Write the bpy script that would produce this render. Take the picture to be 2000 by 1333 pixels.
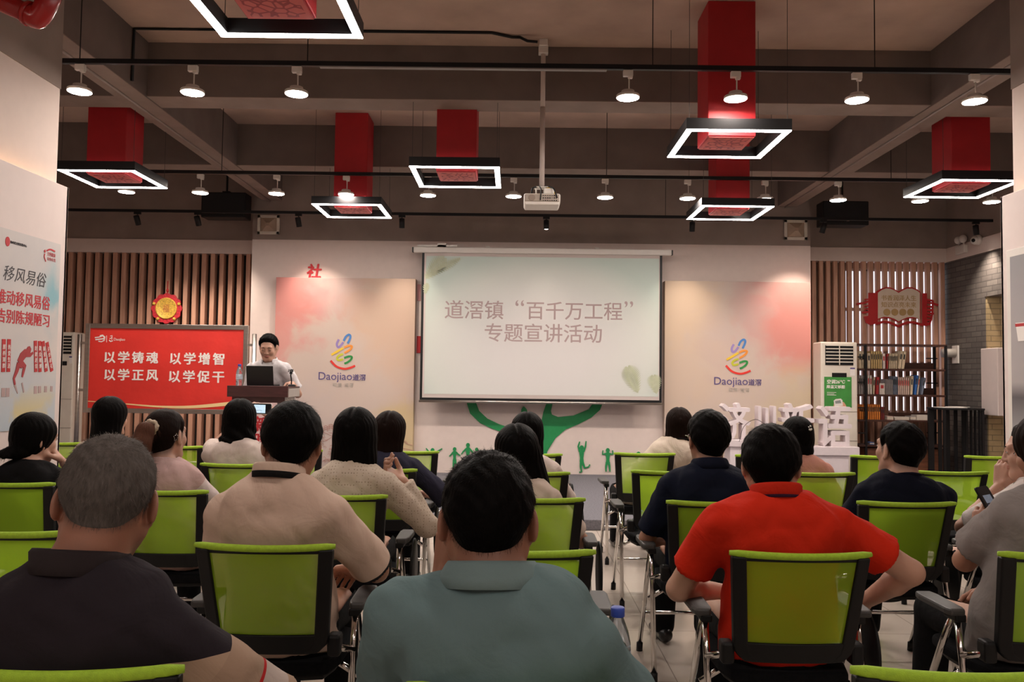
import bpy, bmesh, math, random
import numpy as np
from mathutils import Vector, Matrix, Euler

random.seed(7)
SC = bpy.context.scene
for _o in list(bpy.data.objects):
    bpy.data.objects.remove(_o)
COL = SC.collection
R = math.radians

# ------------------------------------------------------------------ camera
FPX, EYE = 1600.0, 1.45
PITCH, YAW, ROLL = math.atan(71.4 / 1600), 0.0037, 0.0125
CAMR = Matrix.Rotation(YAW, 3, 'Z') @ Matrix.Rotation(math.pi / 2 + PITCH, 3, 'X') @ Matrix.Rotation(ROLL, 3, 'Z')
cam_d = bpy.data.cameras.new('camera')
cam_d.sensor_width = 36.0
cam_d.lens = FPX / 2000 * 36.0
cam_d.clip_start = 0.05
cam = bpy.data.objects.new('camera', cam_d)
COL.objects.link(cam)
cam.matrix_world = Matrix.Translation((0, 0, EYE)) @ CAMR.to_4x4()
SC.camera = cam


def ray(px, py):
    return CAMR @ Vector(((px - 1000) / FPX, (666.5 - py) / FPX, -1.0))


def at(px, py, Y):
    """point at depth Y behind a photograph pixel"""
    d = ray(px, py)
    t = Y / d.y
    return Vector((d.x * t, Y, EYE + d.z * t))


def atz(px, py, z):
    d = ray(px, py)
    t = (z - EYE) / d.z
    return Vector((d.x * t, d.y * t, z))


def atx(px, py, X):
    d = ray(px, py)
    t = X / d.x
    return Vector((X, d.y * t, EYE + d.z * t))


# ------------------------------------------------------------------ world, view
W = bpy.data.worlds.new('world')
SC.world = W
W.use_nodes = True
W.node_tree.nodes['Background'].inputs[0].default_value = (0.75, 0.82, 1.0, 1)
W.node_tree.nodes['Background'].inputs[1].default_value = 0.6
vs = SC.view_settings
vs.view_transform = 'Standard'
vs.look = 'None'
vs.gamma = 1.0
vs.use_curve_mapping = False
vs.exposure = 1.75
SC.cycles.max_bounces = 7
SC.cycles.diffuse_bounces = 4
SC.cycles.transparent_max_bounces = 16
SC.cycles.sample_clamp_indirect = 4.0
SC.cycles.caustics_reflective = False
SC.cycles.caustics_refractive = False
SC.cycles.use_denoising = True

LAMP_COL = (1.0, 0.86, 0.76)
DISC_E, PANEL_E, TAIL_E = 82.0, 13.0, 1.0


# ------------------------------------------------------------------ materials
def new_mat(name):
    m = bpy.data.materials.new(name)
    m.use_nodes = True
    nt = m.node_tree
    return m, nt, nt.nodes['Principled BSDF']


def c4(c):
    return (c[0], c[1], c[2], 1.0)


def mat(name, col, rough=0.6, metal=0.0, noise=0.06, nscale=12.0, bump=0.0, bscale=60.0, stretch=None, spec=0.5,
        emit=0.0, ecol=None, trans=0.0, coat=0.0, sheen=0.0, bdist=0.01, sss=0.0):
    m, nt, b = new_mat(name)
    L = nt.links
    b.inputs['Roughness'].default_value = rough
    b.inputs['Metallic'].default_value = metal
    b.inputs['Specular IOR Level'].default_value = spec
    b.inputs['Base Color'].default_value = c4(col)
    b.inputs['Transmission Weight'].default_value = trans
    b.inputs['Coat Weight'].default_value = coat
    b.inputs['Sheen Weight'].default_value = sheen
    if sss:
        b.inputs['Subsurface Weight'].default_value = sss
        b.inputs['Subsurface Radius'].default_value = (0.012, 0.004, 0.002)
    tc = nt.nodes.new('ShaderNodeTexCoord')
    src = tc.outputs['Object']
    if stretch:
        mp = nt.nodes.new('ShaderNodeMapping')
        mp.inputs['Scale'].default_value = stretch
        L.new(src, mp.inputs[0])
        src = mp.outputs[0]
    if noise:
        n = nt.nodes.new('ShaderNodeTexNoise')
        n.inputs['Scale'].default_value = nscale
        n.inputs['Detail'].default_value = 5
        L.new(src, n.inputs[0])
        r = nt.nodes.new('ShaderNodeValToRGB')
        r.color_ramp.elements[0].position = 0.3
        r.color_ramp.elements[1].position = 0.7
        r.color_ramp.elements[0].color = c4([max(0, x * (1 - noise)) for x in col])
        r.color_ramp.elements[1].color = c4([min(1, x * (1 + noise)) for x in col])
        L.new(n.outputs['Fac'], r.inputs[0])
        L.new(r.outputs[0], b.inputs['Base Color'])
    if bump:
        n2 = nt.nodes.new('ShaderNodeTexNoise')
        n2.inputs['Scale'].default_value = bscale
        n2.inputs['Detail'].default_value = 4
        L.new(src, n2.inputs[0])
        bp = nt.nodes.new('ShaderNodeBump')
        bp.inputs['Strength'].default_value = bump
        bp.inputs['Distance'].default_value = bdist
        L.new(n2.outputs['Fac'], bp.inputs['Height'])
        L.new(bp.outputs[0], b.inputs['Normal'])
    if emit:
        b.inputs['Emission Color'].default_value = c4(ecol or col)
        b.inputs['Emission Strength'].default_value = emit
    return m


class G:
    """tiny node-graph helper"""
    def __init__(s, name):
        s.m, s.nt, s.b = new_mat(name)
        s.tc = s.nt.nodes.new('ShaderNodeTexCoord')
        s.obj = s.tc.outputs['Object']

    def n(s, kind, ins=None, **props):
        x = s.nt.nodes.new('ShaderNode' + kind)
        for k, v in props.items():
            setattr(x, k, v)
        for k, v in (ins or {}).items():
            if hasattr(v, 'is_output'):
                s.nt.links.new(v, x.inputs[k])
            else:
                x.inputs[k].default_value = v
        return x

    def math(s, op, a, b=0.0, c=0.0):
        return s.n('Math', {0: a, 1: b, 2: c}, operation=op).outputs[0]

    def mix(s, f, a, b):
        x = s.nt.nodes.new('ShaderNodeMix')
        x.data_type = 'RGBA'
        for i, v in ((0, f), (6, a), (7, b)):
            if hasattr(v, 'is_output'):
                s.nt.links.new(v, x.inputs[i])
            else:
                x.inputs[i].default_value = v if i == 0 else c4(v)
        return x.outputs[2]

    def ramp(s, f, stops, interp='LINEAR'):
        x = s.nt.nodes.new('ShaderNodeValToRGB')
        cr = x.color_ramp
        cr.interpolation = interp
        while len(cr.elements) < len(stops):
            cr.elements.new(0.5)
        for e, (p, c) in zip(cr.elements, stops):
            e.position = p
            e.color = c4(c)
        s.nt.links.new(f, x.inputs[0])
        return x.outputs[0]

    def noise(s, scale, detail=4, vec=None, dist=0.0):
        x = s.n('TexNoise', {'Scale': scale, 'Detail': detail, 'Distortion': dist})
        s.nt.links.new(vec or s.obj, x.inputs[0])
        return x.outputs['Fac']

    def xyz(s):
        x = s.nt.nodes.new('ShaderNodeSeparateXYZ')
        s.nt.links.new(s.obj, x.inputs[0])
        return x.outputs

    def set(s, **kw):
        for k, v in kw.items():
            k = k.replace('_', ' ')
            if hasattr(v, 'is_output'):
                s.nt.links.new(v, s.b.inputs[k])
            else:
                s.b.inputs[k].default_value = v
        return s

    def bump(s, h, strength=0.3, dist=0.01):
        x = s.n('Bump', {'Strength': strength, 'Distance': dist, 'Height': h})
        s.nt.links.new(x.outputs[0], s.b.inputs['Normal'])


M = {}
M['white_wall'] = mat('white_wall', (0.72, 0.61, 0.56), 0.75, noise=0.02, bump=0.03, bscale=120)
M['white_board'] = mat('white_board', (0.68, 0.585, 0.555), 0.5, noise=0.015)
M['dark_paint'] = mat('dark_paint', (0.29, 0.232, 0.205), 0.85, noise=0.1, nscale=3, bump=0.08, bscale=40)
M['beam_underside'] = mat('beam_underside', (0.27, 0.205, 0.175), 0.85, noise=0.12, nscale=4, bump=0.1, bscale=30)  # beam undersides, a lighter tone than the beam sides
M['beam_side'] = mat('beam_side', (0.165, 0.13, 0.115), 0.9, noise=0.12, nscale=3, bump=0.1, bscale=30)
M['slab_paint'] = mat('slab_paint', (0.50, 0.36, 0.29), 0.9, noise=0.15, nscale=2, bump=0.1, bscale=20)
M['black_metal'] = mat('black_metal', (0.010, 0.010, 0.011), 0.45, 0.0, noise=0, spec=0.3)
M['black_plastic'] = mat('black_plastic', (0.006, 0.006, 0.0065), 0.5, noise=0.1, bump=0.05, bscale=300, spec=0.28)
M['grey_plastic'] = mat('grey_plastic', (0.045, 0.043, 0.042), 0.5, noise=0.08, bump=0.06, bscale=300)
M['black_fabric'] = mat('black_fabric', (0.006, 0.006, 0.007), 0.95, spec=0.1, noise=0.2, nscale=80, bump=0.2, bscale=400)
M['chrome'] = mat('chrome', (0.72, 0.70, 0.68), 0.12, 1.0, noise=0)
M['steel'] = mat('steel', (0.50, 0.46, 0.42), 0.32, 1.0, noise=0.08, nscale=4, stretch=(1, 1, 8))
M['white_plastic'] = mat('white_plastic', (0.72, 0.68, 0.63), 0.4, noise=0.02)
M['cream_plastic'] = mat('cream_plastic', (0.72, 0.66, 0.57), 0.42, noise=0.03)
M['red_box'] = mat('red_box', (0.42, 0.012, 0.018), 0.55, noise=0.08, nscale=5)
M['red_pipe'] = mat('red_pipe', (0.35, 0.012, 0.012), 0.25, noise=0.08, nscale=6)
M['carpet'] = mat('carpet', (0.155, 0.15, 0.17), 0.95, noise=0.25, nscale=60, bump=0.4, bscale=220)
M['lamp_glow'] = mat('lamp_glow', (1, 0.95, 0.9), 0.5, noise=0, emit=DISC_E, ecol=LAMP_COL)
M['tail_glow'] = mat('tail_glow', (1, 0.95, 0.9), 0.5, noise=0, emit=TAIL_E, ecol=LAMP_COL)
M['panel_glow'] = mat('panel_glow', (1, 1, 1), 0.5, noise=0, emit=PANEL_E, ecol=(1.0, 0.95, 0.90))
M['dark_red'] = mat('dark_red', (0.45, 0.012, 0.015), 0.5, noise=0.05)
M['gold'] = mat('gold', (0.78, 0.48, 0.08), 0.45, 0.15, noise=0.35, nscale=45, bump=0.4, bscale=60)
M['gold_ink'] = mat('gold_ink', (0.42, 0.27, 0.11), 0.5, noise=0.1)
M['cream_paper'] = mat('cream_paper', (0.66, 0.54, 0.43), 0.6, noise=0.03)
M['green_vinyl'] = mat('green_vinyl', (0.012, 0.26, 0.075), 0.5, noise=0.06, nscale=20)
M['banner_red'] = mat('banner_red', (0.64, 0.026, 0.017), 0.6, noise=0.10, nscale=2.2, bump=0.25, bscale=2.5, bdist=0.05)
M['white_ink'] = mat('white_ink', (0.80, 0.76, 0.72), 0.6, noise=0)
M['cream_ink'] = mat('cream_ink', (0.85, 0.62, 0.30), 0.6, noise=0)
M['red_ink'] = mat('red_ink', (0.50, 0.02, 0.03), 0.6, noise=0)
M['dark_ink'] = mat('dark_ink', (0.03, 0.028, 0.035), 0.6, noise=0)
M['navy_ink'] = mat('navy_ink', (0.10, 0.075, 0.22), 0.6, noise=0)
M['grey_ink'] = mat('grey_ink', (0.45, 0.41, 0.37), 0.6, noise=0)
M['brown_ink'] = mat('brown_ink', (0.42, 0.22, 0.18), 0.6, noise=0)
M['screen_ink'] = mat('screen_ink', (0.40, 0.30, 0.295), 0.7, noise=0)
M['lectern_wood'] = mat('lectern_wood', (0.055, 0.016, 0.017), 0.35, noise=0.3, nscale=6, stretch=(1, 1, 8))
M['shelf_wood'] = mat('shelf_wood', (0.060, 0.022, 0.014), 0.45, noise=0.3, nscale=8, stretch=(1, 8, 8))
M['cabinet_wood'] = mat('cabinet_wood', (0.20, 0.075, 0.038), 0.45, noise=0.25, nscale=6, stretch=(1, 8, 8))
M['glass'] = mat('glass', (0.9, 0.95, 1.0), 0.05, noise=0, trans=0.9)
M['water_bottle'] = mat('water_bottle', (0.82, 0.9, 0.98), 0.08, noise=0, trans=0.9)
M['blue_cap'] = mat('blue_cap', (0.03, 0.07, 0.42), 0.4, noise=0)
M['laptop'] = mat('laptop', (0.006, 0.006, 0.007), 0.35, noise=0)
M['chair_green'] = mat('chair_green', (0.34, 0.55, 0.025), 0.7, noise=0.1, nscale=90, bump=0.35, bscale=500)


def wood_slats():
    g = G('slat_wood')
    x, y, z = g.xyz()
    mp = g.n('Mapping', {'Scale': (9, 9, 0.7)})
    g.nt.links.new(g.obj, mp.inputs[0])
    f = g.noise(3.0, 6, mp.outputs[0], 0.6)
    c = g.ramp(f, [(0.2, (0.38, 0.185, 0.12)), (0.5, (0.53, 0.285, 0.195)), (0.8, (0.64, 0.39, 0.27))])
    g.set(Base_Color=c, Roughness=0.5)
    return g.m


M['slat_wood'] = wood_slats()


def brick(name, ca, cb, mortar, axis='x'):
    g = G(name)
    x, y, z = g.xyz()
    u = g.n('CombineXYZ', {0: y if axis == 'x' else x, 1: z})
    t = g.n('TexBrick', {'Color1': c4(ca), 'Color2': c4(cb), 'Mortar': c4(mortar), 'Scale': 1.0, 'Mortar Size': 0.006,
                         'Brick Width': 0.26, 'Row Height': 0.075, 'Bias': -0.3})
    g.nt.links.new(u.outputs[0], t.inputs[0])
    f = g.noise(14, 5)
    c = g.mix(g.math('MULTIPLY', f, 0.55), t.outputs['Color'], [v * 0.55 for v in ca])
    g.set(Base_Color=c, Roughness=0.85)
    g.bump(g.math('ADD', g.math('MULTIPLY', t.outputs['Fac'], -0.7), g.math('MULTIPLY', f, 0.5)), 0.6, 0.01)
    return g.m


M['grey_brick'] = brick('grey_brick', (0.125, 0.108, 0.098), (0.20, 0.175, 0.155), (0.06, 0.052, 0.048))
M['yellow_brick'] = brick('yellow_brick', (0.42, 0.31, 0.16), (0.50, 0.38, 0.22), (0.22, 0.17, 0.10), 'y')


def floor_tiles():
    g = G('floor_tiles')
    t = g.n('TexBrick', {'Color1': (0.56, 0.49, 0.43, 1), 'Color2': (0.59, 0.52, 0.455, 1), 'Mortar': (0.28, 0.24, 0.21, 1), 'Scale': 1.0,
                         'Mortar Size': 0.003, 'Brick Width': 0.8, 'Row Height': 0.8}, offset=0.0)
    g.nt.links.new(g.obj, t.inputs[0])
    f = g.noise(2.5, 6, None, 1.2)
    c = g.mix(g.math('MULTIPLY', f, 0.35), t.outputs['Color'], (0.42, 0.35, 0.29))
    g.set(Base_Color=c, Roughness=0.16)
    return g.m


M['floor_tiles'] = floor_tiles()


def chair_mesh():
    """green knitted mesh: fine holes let what is behind show through"""
    g = G('chair_mesh')
    x, y, z = g.xyz()
    k = 2 * math.pi / 0.0042
    w = g.math('MULTIPLY', g.math('SINE', g.math('MULTIPLY', x, k)), g.math('SINE', g.math('MULTIPLY', z, k)))
    hole = g.n('MapRange', {0: w, 1: -1.0, 2: 1.0, 3: 0.10, 4: 0.52}).outputs[0]
    c = g.ramp(w, [(0.0, (0.34, 0.60, 0.015)), (1.0, (0.42, 0.68, 0.03))])
    g.set(Base_Color=c, Roughness=0.75)
    tl = g.n('BsdfTranslucent', {'Color': (0.46, 0.74, 0.04, 1)})
    tr = g.n('BsdfTransparent')
    m1 = g.n('MixShader', {0: 0.38})
    g.nt.links.new(g.b.outputs[0], m1.inputs[1])
    g.nt.links.new(tl.outputs[0], m1.inputs[2])
    m2 = g.n('MixShader', {0: hole})
    g.nt.links.new(m1.outputs[0], m2.inputs[1])
    g.nt.links.new(tr.outputs[0], m2.inputs[2])
    g.nt.links.new(m2.outputs[0], g.nt.nodes['Material Output'].inputs[0])
    return g.m


M['chair_mesh'] = chair_mesh()


def lantern_print():
    g = G('lantern_print')
    mp = g.n('Mapping', {'Scale': (1, 1, 1)})
    g.nt.links.new(g.obj, mp.inputs[0])
    v = g.n('TexVoronoi', {'Scale': 16.0}, feature='DISTANCE_TO_EDGE')
    g.nt.links.new(mp.outputs[0], v.inputs[0])
    x, y, z = g.xyz()
    ax = g.math('MAXIMUM', g.math('ABSOLUTE', x), g.math('ABSOLUTE', y))
    f = g.math('MULTIPLY', g.math('LESS_THAN', v.outputs[0], 0.09), g.math('LESS_THAN', ax, 0.15))
    f = g.math('MAXIMUM', f, g.math('MULTIPLY', g.math('GREATER_THAN', ax, 0.175), g.math('LESS_THAN', ax, 0.19)))
    g.set(Base_Color=g.mix(f, (0.62, 0.10, 0.085), (0.30, 0.012, 0.014)), Roughness=0.6)
    return g.m


M['lantern_print'] = lantern_print()


def watercolour(name, blobs, base):
    """printed wash: soft coloured blotches (x, z, radius, colour) on a pale ground, edges broken by noise"""
    g = G(name)
    x, y, z = g.xyz()
    n1 = g.noise(2.2, 6, None, 0.8)
    n2 = g.noise(5.5, 5)
    wob = g.math('ADD', g.math('MULTIPLY', g.math('SUBTRACT', n1, 0.5), 1.1), g.math('MULTIPLY', g.math('SUBTRACT', n2, 0.5), 0.35))
    c = base
    for (bx, bz, rad, col, amt) in blobs:
        dx = g.math('SUBTRACT', x, bx)
        dz = g.math('SUBTRACT', z, bz)
        d = g.math('SQRT', g.math('ADD', g.math('MULTIPLY', dx, dx), g.math('MULTIPLY', dz, dz)))
        d = g.math('ADD', d, wob)
        f = g.n('MapRange', {0: d, 1: rad * 0.45, 2: rad * 1.15, 3: amt, 4: 0.0}, interpolation_type='SMOOTHSTEP').outputs[0]
        c = g.mix(f, c, col)
    g.set(Base_Color=c, Roughness=0.6)
    return g.m


# ------------------------------------------------------------------ mesh building
class MB:
    def __init__(s):
        s.v, s.f, s.k = [], [], 0

    def add(s, vs_, fs):
        b = len(s.v)
        s.v += [tuple(v) for v in vs_]
        s.f += [tuple(i + b for i in f) for f in fs]
        return s

    def box(s, c, d, rot=None):
        x, y, z = d[0] / 2, d[1] / 2, d[2] / 2
        P = [Vector(p) for p in ((-x, -y, -z), (x, -y, -z), (x, y, -z), (-x, y, -z), (-x, -y, z), (x, -y, z), (x, y, z), (-x, y, z))]
        if rot is not None:
            P = [rot @ p for p in P]
        c = Vector(c)
        return s.add([p + c for p in P], [(0, 3, 2, 1), (4, 5, 6, 7), (0, 1, 5, 4), (1, 2, 6, 5), (2, 3, 7, 6), (3, 0, 4, 7)])

    def box2(s, a, b):
        a, b = Vector(a), Vector(b)
        return s.box((a + b) / 2, [abs(b[i] - a[i]) for i in range(3)])

    def tube(s, pts, r, n=10, caps=True):
        pts = [Vector(p) for p in pts]
        rs = r if isinstance(r, (list, tuple)) else [r] * len(pts)
        rings, prev = [], None
        for i, p in enumerate(pts):
            if i == 0:
                t = pts[1] - p
            elif i == len(pts) - 1:
                t = p - pts[i - 1]
            else:
                t = (pts[i + 1] - p).normalized() + (p - pts[i - 1]).normalized()
            t = t.normalized() if t.length > 1e-9 else Vector((0, 0, 1))
            if prev is None:
                a = Vector((0, 0, 1)) if abs(t.z) < 0.9 else Vector((1, 0, 0))
                u = t.cross(a).normalized()
            else:
                u = prev - t * prev.dot(t)
                u = u.normalized() if u.length > 1e-6 else t.orthogonal().normalized()
            prev = u
            w = t.cross(u)
            rings.append([p + (u * math.cos(2 * math.pi * k / n) + w * math.sin(2 * math.pi * k / n)) * rs[i] for k in range(n)])
        V = [q for rg in rings for q in rg]
        F = []
        for i in range(len(rings) - 1):
            for k in range(n):
                k2 = (k + 1) % n
                F.append((i * n + k, i * n + k2, (i + 1) * n + k2, (i + 1) * n + k))
        if caps:
            F.append(tuple(range(n))[::-1])
            F.append(tuple((len(rings) - 1) * n + k for k in range(n)))
        return s.add(V, F)

    def lathe(s, prof, c=(0, 0, 0), n=24, rot=None):
        c = Vector(c)
        V = []
        for (r, z) in prof:
            for k in range(n):
                a = 2 * math.pi * k / n
                p = Vector((r * math.cos(a), r * math.sin(a), z))
                V.append((rot @ p if rot is not None else p) + c)
        F = []
        for i in range(len(prof) - 1):
            for k in range(n):
                k2 = (k + 1) % n
                F.append((i * n + k, i * n + k2, (i + 1) * n + k2, (i + 1) * n + k))
        F.append(tuple(range(n))[::-1])
        F.append(tuple((len(prof) - 1) * n + k for k in range(n)))
        return s.add(V, F)

    def ball(s, c, r, n=12, m=8, rot=None):
        r = r if isinstance(r, (tuple, list)) else (r, r, r)
        c = Vector(c)
        V = []
        for i in range(m + 1):
            th = math.pi * i / m
            for k in range(n):
                a = 2 * math.pi * k / n
                st = max(math.sin(th), 1e-3)
                p = Vector((r[0] * st * math.cos(a), r[1] * st * math.sin(a), -r[2] * math.cos(th)))
                V.append((rot @ p if rot is not None else p) + c)
        F = [(i * n + k, i * n + (k + 1) % n, (i + 1) * n + (k + 1) % n, (i + 1) * n + k) for i in range(m) for k in range(n)]
        F.append(tuple(range(n))[::-1])
        F.append(tuple(m * n + k for k in range(n)))
        return s.add(V, F)

    def prism(s, poly, fr, d0, d1):
        """2-D outline (any simple polygon, CCW) on frame fr, from d0 to d1 along its normal"""
        n = len(poly)
        d1 += s.k * 1.5e-4          # overlapping outlines never share a plane
        d0 += s.k * 1.5e-4
        s.k += 1
        V = [fr @ Vector((p[0], p[1], d0)) for p in poly] + [fr @ Vector((p[0], p[1], d1)) for p in poly]
        F = [tuple(range(n))[::-1], tuple(range(n, 2 * n))]
        F += [(i, (i + 1) % n, n + (i + 1) % n, n + i) for i in range(n)]
        return s.add(V, F)

    def ribbon(s, pts, w, fr, d0, d1):
        """thick 2-D stroke"""
        pts = [Vector(p).to_2d() if len(p) > 2 else Vector(p) for p in pts]
        ws = w if isinstance(w, (list, tuple)) else [w] * len(pts)
        d1 += s.k * 1.5e-4
        d0 += s.k * 1.5e-4
        s.k += 1
        Lf, Rt = [], []
        for i, p in enumerate(pts):
            t = pts[min(i + 1, len(pts) - 1)] - pts[max(i - 1, 0)]
            t = t.normalized() if t.length > 1e-9 else Vector((1, 0))
            nrm = Vector((-t.y, t.x))
            Lf.append(p + nrm * ws[i] / 2)
            Rt.append(p - nrm * ws[i] / 2)
        n = len(pts)
        V = [fr @ Vector((q.x, q.y, d)) for d in (d0, d1) for q in Rt + Lf]
        F = []
        m = 2 * n
        for i in range(n - 1):
            a, b, c, d = i, i + 1, n + i + 1, n + i
            F.append((m + a, m + b, m + c, m + d))
            F.append((d, c, b, a))
            F.append((a, b, m + b, m + a))
            F.append((c, d, m + d, m + c))
        F.append((n, 0, m, m + n))
        F.append((n - 1, 2 * n - 1, m + 2 * n - 1, m + n - 1))
        return s.add(V, F)

    def build(s, name, m, parent=None, smooth=False, bevel=0.0, off=None, segs=2):
        me = bpy.data.meshes.new(name)
        me.from_pydata(s.v if off is None else [tuple(Vector(v) - off) for v in s.v], [], s.f)
        bm = bmesh.new()
        bm.from_mesh(me)
        bmesh.ops.recalc_face_normals(bm, faces=bm.faces)
        bm.to_mesh(me)
        bm.free()
        return link(name, me, m, parent, smooth, bevel, segs)


def link(name, me, m, parent=None, smooth=False, bevel=0.0, segs=2):
    o = bpy.data.objects.new(name, me)
    COL.objects.link(o)
    if m is not None:
        me.materials.append(M[m] if isinstance(m, str) else m)
    if parent is not None:
        o.parent = parent
    if smooth:
        me.polygons.foreach_set('use_smooth', [True] * len(me.polygons))
    if bevel:
        b = o.modifiers.new('edge', 'BEVEL')
        b.width = bevel
        b.segments = segs
        b.limit_method = 'ANGLE'
        b.angle_limit = R(40)
        if smooth:
            b.harden_normals = True
    return o


def tag(o, label, cat, group=None):
    o['label'] = label
    o['category'] = cat
    if group:
        o['group'] = group
    return o


def thing(name, loc, label, cat, group=None, rz=0.0):
    o = bpy.data.objects.new(name, None)
    COL.objects.link(o)
    o.location = loc
    o.rotation_euler = (0, 0, rz)
    o.empty_display_size = 0.1
    return tag(o, label, cat, group)


def struct(o):
    o['kind'] = 'structure'
    return o


def dup(root, loc, rz=0.0, label=None, group=None):
    r = root.copy()
    COL.objects.link(r)
    r.location = loc
    r.rotation_euler = (0, 0, rz)
    if label:
        r['label'] = label
    if group:
        r['group'] = group
    for ch in list(root.children):
        c = ch.copy()
        COL.objects.link(c)
        c.parent = r
        for g_ in list(ch.children):
            d = g_.copy()
            COL.objects.link(d)
            d.parent = c
    return r


def frame(o, xd, yd):
    o, xd, yd = Vector(o), Vector(xd).normalized(), Vector(yd).normalized()
    zd = xd.cross(yd)
    return Matrix(((xd.x, yd.x, zd.x, o.x), (xd.y, yd.y, zd.y, o.y), (xd.z, yd.z, zd.z, o.z), (0, 0, 0, 1)))


def text(name, body, fr, w=None, h=None, m='white_ink', parent=None, bold=0.0, depth=0.002, spacing=1.0, shear=0.0, align='CENTER', off=0.0):
    """lettering as a mesh on frame fr (origin = centre of the text box), fitted to width w and/or height h"""
    cu = bpy.data.curves.new('lettering', 'FONT')
    cu.body = body
    cu.offset = 0.0
    cu.extrude = 0.0
    cu.resolution_u = 3
    cu.space_character = spacing
    cu.shear = shear
    ob = bpy.data.objects.new('lettering_source', cu)
    COL.objects.link(ob)
    dg = bpy.context.evaluated_depsgraph_get()
    dg.update()
    me = bpy.data.meshes.new_from_object(ob.evaluated_get(dg))
    bpy.data.objects.remove(ob)
    bpy.data.curves.remove(cu)
    bm = bmesh.new()
    bm.from_mesh(me)
    if not bm.verts:
        bm.free()
        return None
    xs = [v.co.x for v in bm.verts]
    ys = [v.co.y for v in bm.verts]
    x0, x1, y0, y1 = min(xs), max(xs), min(ys), max(ys)
    sx = w / (x1 - x0) if w else None
    sy = h / (y1 - y0) if h else None
    sx = sx or sy
    sy = sy or sx
    cx = (x0 + x1) / 2 if align == 'CENTER' else x0
    if bold > 0:      # heavier strokes: the outline repeated with small shifts
        src = bm.faces[:]
        for kk, (ox, oy) in enumerate(((-bold, 0), (bold, 0), (0, bold * .6), (0, -bold * .6), (bold * .7, bold * .4), (-bold * .7, -bold * .4))):
            q = bmesh.ops.duplicate(bm, geom=src)
            bmesh.ops.translate(bm, verts=[e for e in q['geom'] if isinstance(e, bmesh.types.BMVert)], vec=(ox, oy, .0004 * (kk + 1)))
    r = bmesh.ops.extrude_face_region(bm, geom=bm.faces[:])
    up = {e for e in r['geom'] if isinstance(e, bmesh.types.BMVert)}
    for v in bm.verts:
        v.co = fr @ Vector(((v.co.x - cx) * sx, (v.co.y - (y0 + y1) / 2) * sy, off + v.co.z * abs(sx) + (depth if v in up else 0.0)))
    bmesh.ops.recalc_face_normals(bm, faces=bm.faces)
    bm.to_mesh(me)
    bm.free()
    me.materials.clear()
    return link(name, me, m, parent)


def spline(pts, n=8):
    """Catmull-Rom through 2-D/3-D points"""
    P = [Vector(p) for p in pts]
    P = [P[0] * 2 - P[1]] + P + [P[-1] * 2 - P[-2]]
    out = []
    for i in range(1, len(P) - 2):
        for k in range(n):
            t = k / n
            a, b, c, d = P[i - 1], P[i], P[i + 1], P[i + 2]
            out.append(0.5 * ((2 * b) + (c - a) * t + (2 * a - 5 * b + 4 * c - d) * t * t + (3 * b - a - 3 * c + d) * t ** 3))
    out.append(P[-2])
    return out


def circle2(cx, cy, r, n=24, ry=None):
    ry = ry or r
    return [(cx + r * math.cos(2 * math.pi * k / n), cy + ry * math.sin(2 * math.pi * k / n)) for k in range(n)]
# ------------------------------------------------------------------ room shell
ZC, ZB, ZST = 4.45, 3.95, 0.10        # slab, beam soffit, stage
YW, YS = 11.6, 12.2                   # middle wall, recessed slatted walls
XL, XR, YN = -8.2, 7.6, -4.0
XBR = 6.44


def sbox(name, a, b, m, bevel=0.0):
    return struct(MB().box2(a, b).build(name, m, bevel=bevel))


sbox('floor', (XL, YN, -0.1), (XR, YS + 0.4, 0.0), 'floor_tiles')
sbox('floor_stage', (-6.9, 7.9, 0.002), (XBR, YS, ZST), 'carpet', 0.006)
sbox('ceiling', (XL, YN, ZC), (XR, YS + 0.4, ZC + 0.15), 'slab_paint')
for yb in (2.65, 5.05, 7.45, 9.85):
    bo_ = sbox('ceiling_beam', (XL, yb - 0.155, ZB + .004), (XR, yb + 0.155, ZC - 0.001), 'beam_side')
    sf = struct(MB().box2((XL, yb - 0.156, ZB), (XR, yb + 0.156, ZB + .006)).build('beam_soffit', 'beam_underside', bo_))
for xb in (-3.495, 3.86):
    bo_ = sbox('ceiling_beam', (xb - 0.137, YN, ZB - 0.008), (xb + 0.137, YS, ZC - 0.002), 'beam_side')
    sf = struct(MB().box2((xb - 0.138, YN, ZB - 0.014), (xb + 0.138, YS, ZB - .007)).build('beam_soffit', 'beam_underside', bo_))
    o = MB().tube([(xb - 0.03, YN, ZB - 0.02), (xb - 0.03, YS - 0.3, ZB - 0.02)], 0.012, 8).build('conduit', 'dark_paint', smooth=True)
    tag(o, 'thin dark conduit running under the long %s ceiling beam' % ('left' if xb < 0 else 'right'), 'conduit')
x0, x1 = at(493, 466, YW).x, at(1583, 480, YW).x
sbox('wall_back', (x0, YW, 0), (x1, YS + 0.3, 3.375), 'white_wall')
sbox('wall_back_upper', (x0, YW, 3.375), (x1, YS + 0.3, ZC), 'dark_paint')
for a, b, sd in ((XL, x0, 'left'), (x1, XBR + 0.3, 'right')):
    sbox('wall_%s_upper' % sd, (a, YS, 3.455), (b, YS + 0.3, ZC), 'dark_paint')
    sbox('trim_%d' % (1 if sd == 'left' else 2), (a, YS - 0.02, 3.25), (b, YS + 0.3, 3.455), 'white_wall')
sbox('wall_back_left', (XL, YS + 0.16, 0), (x0, YS + 0.3, 3.25), mat('slat_backing', (0.035, 0.022, 0.018), 0.9))
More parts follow.
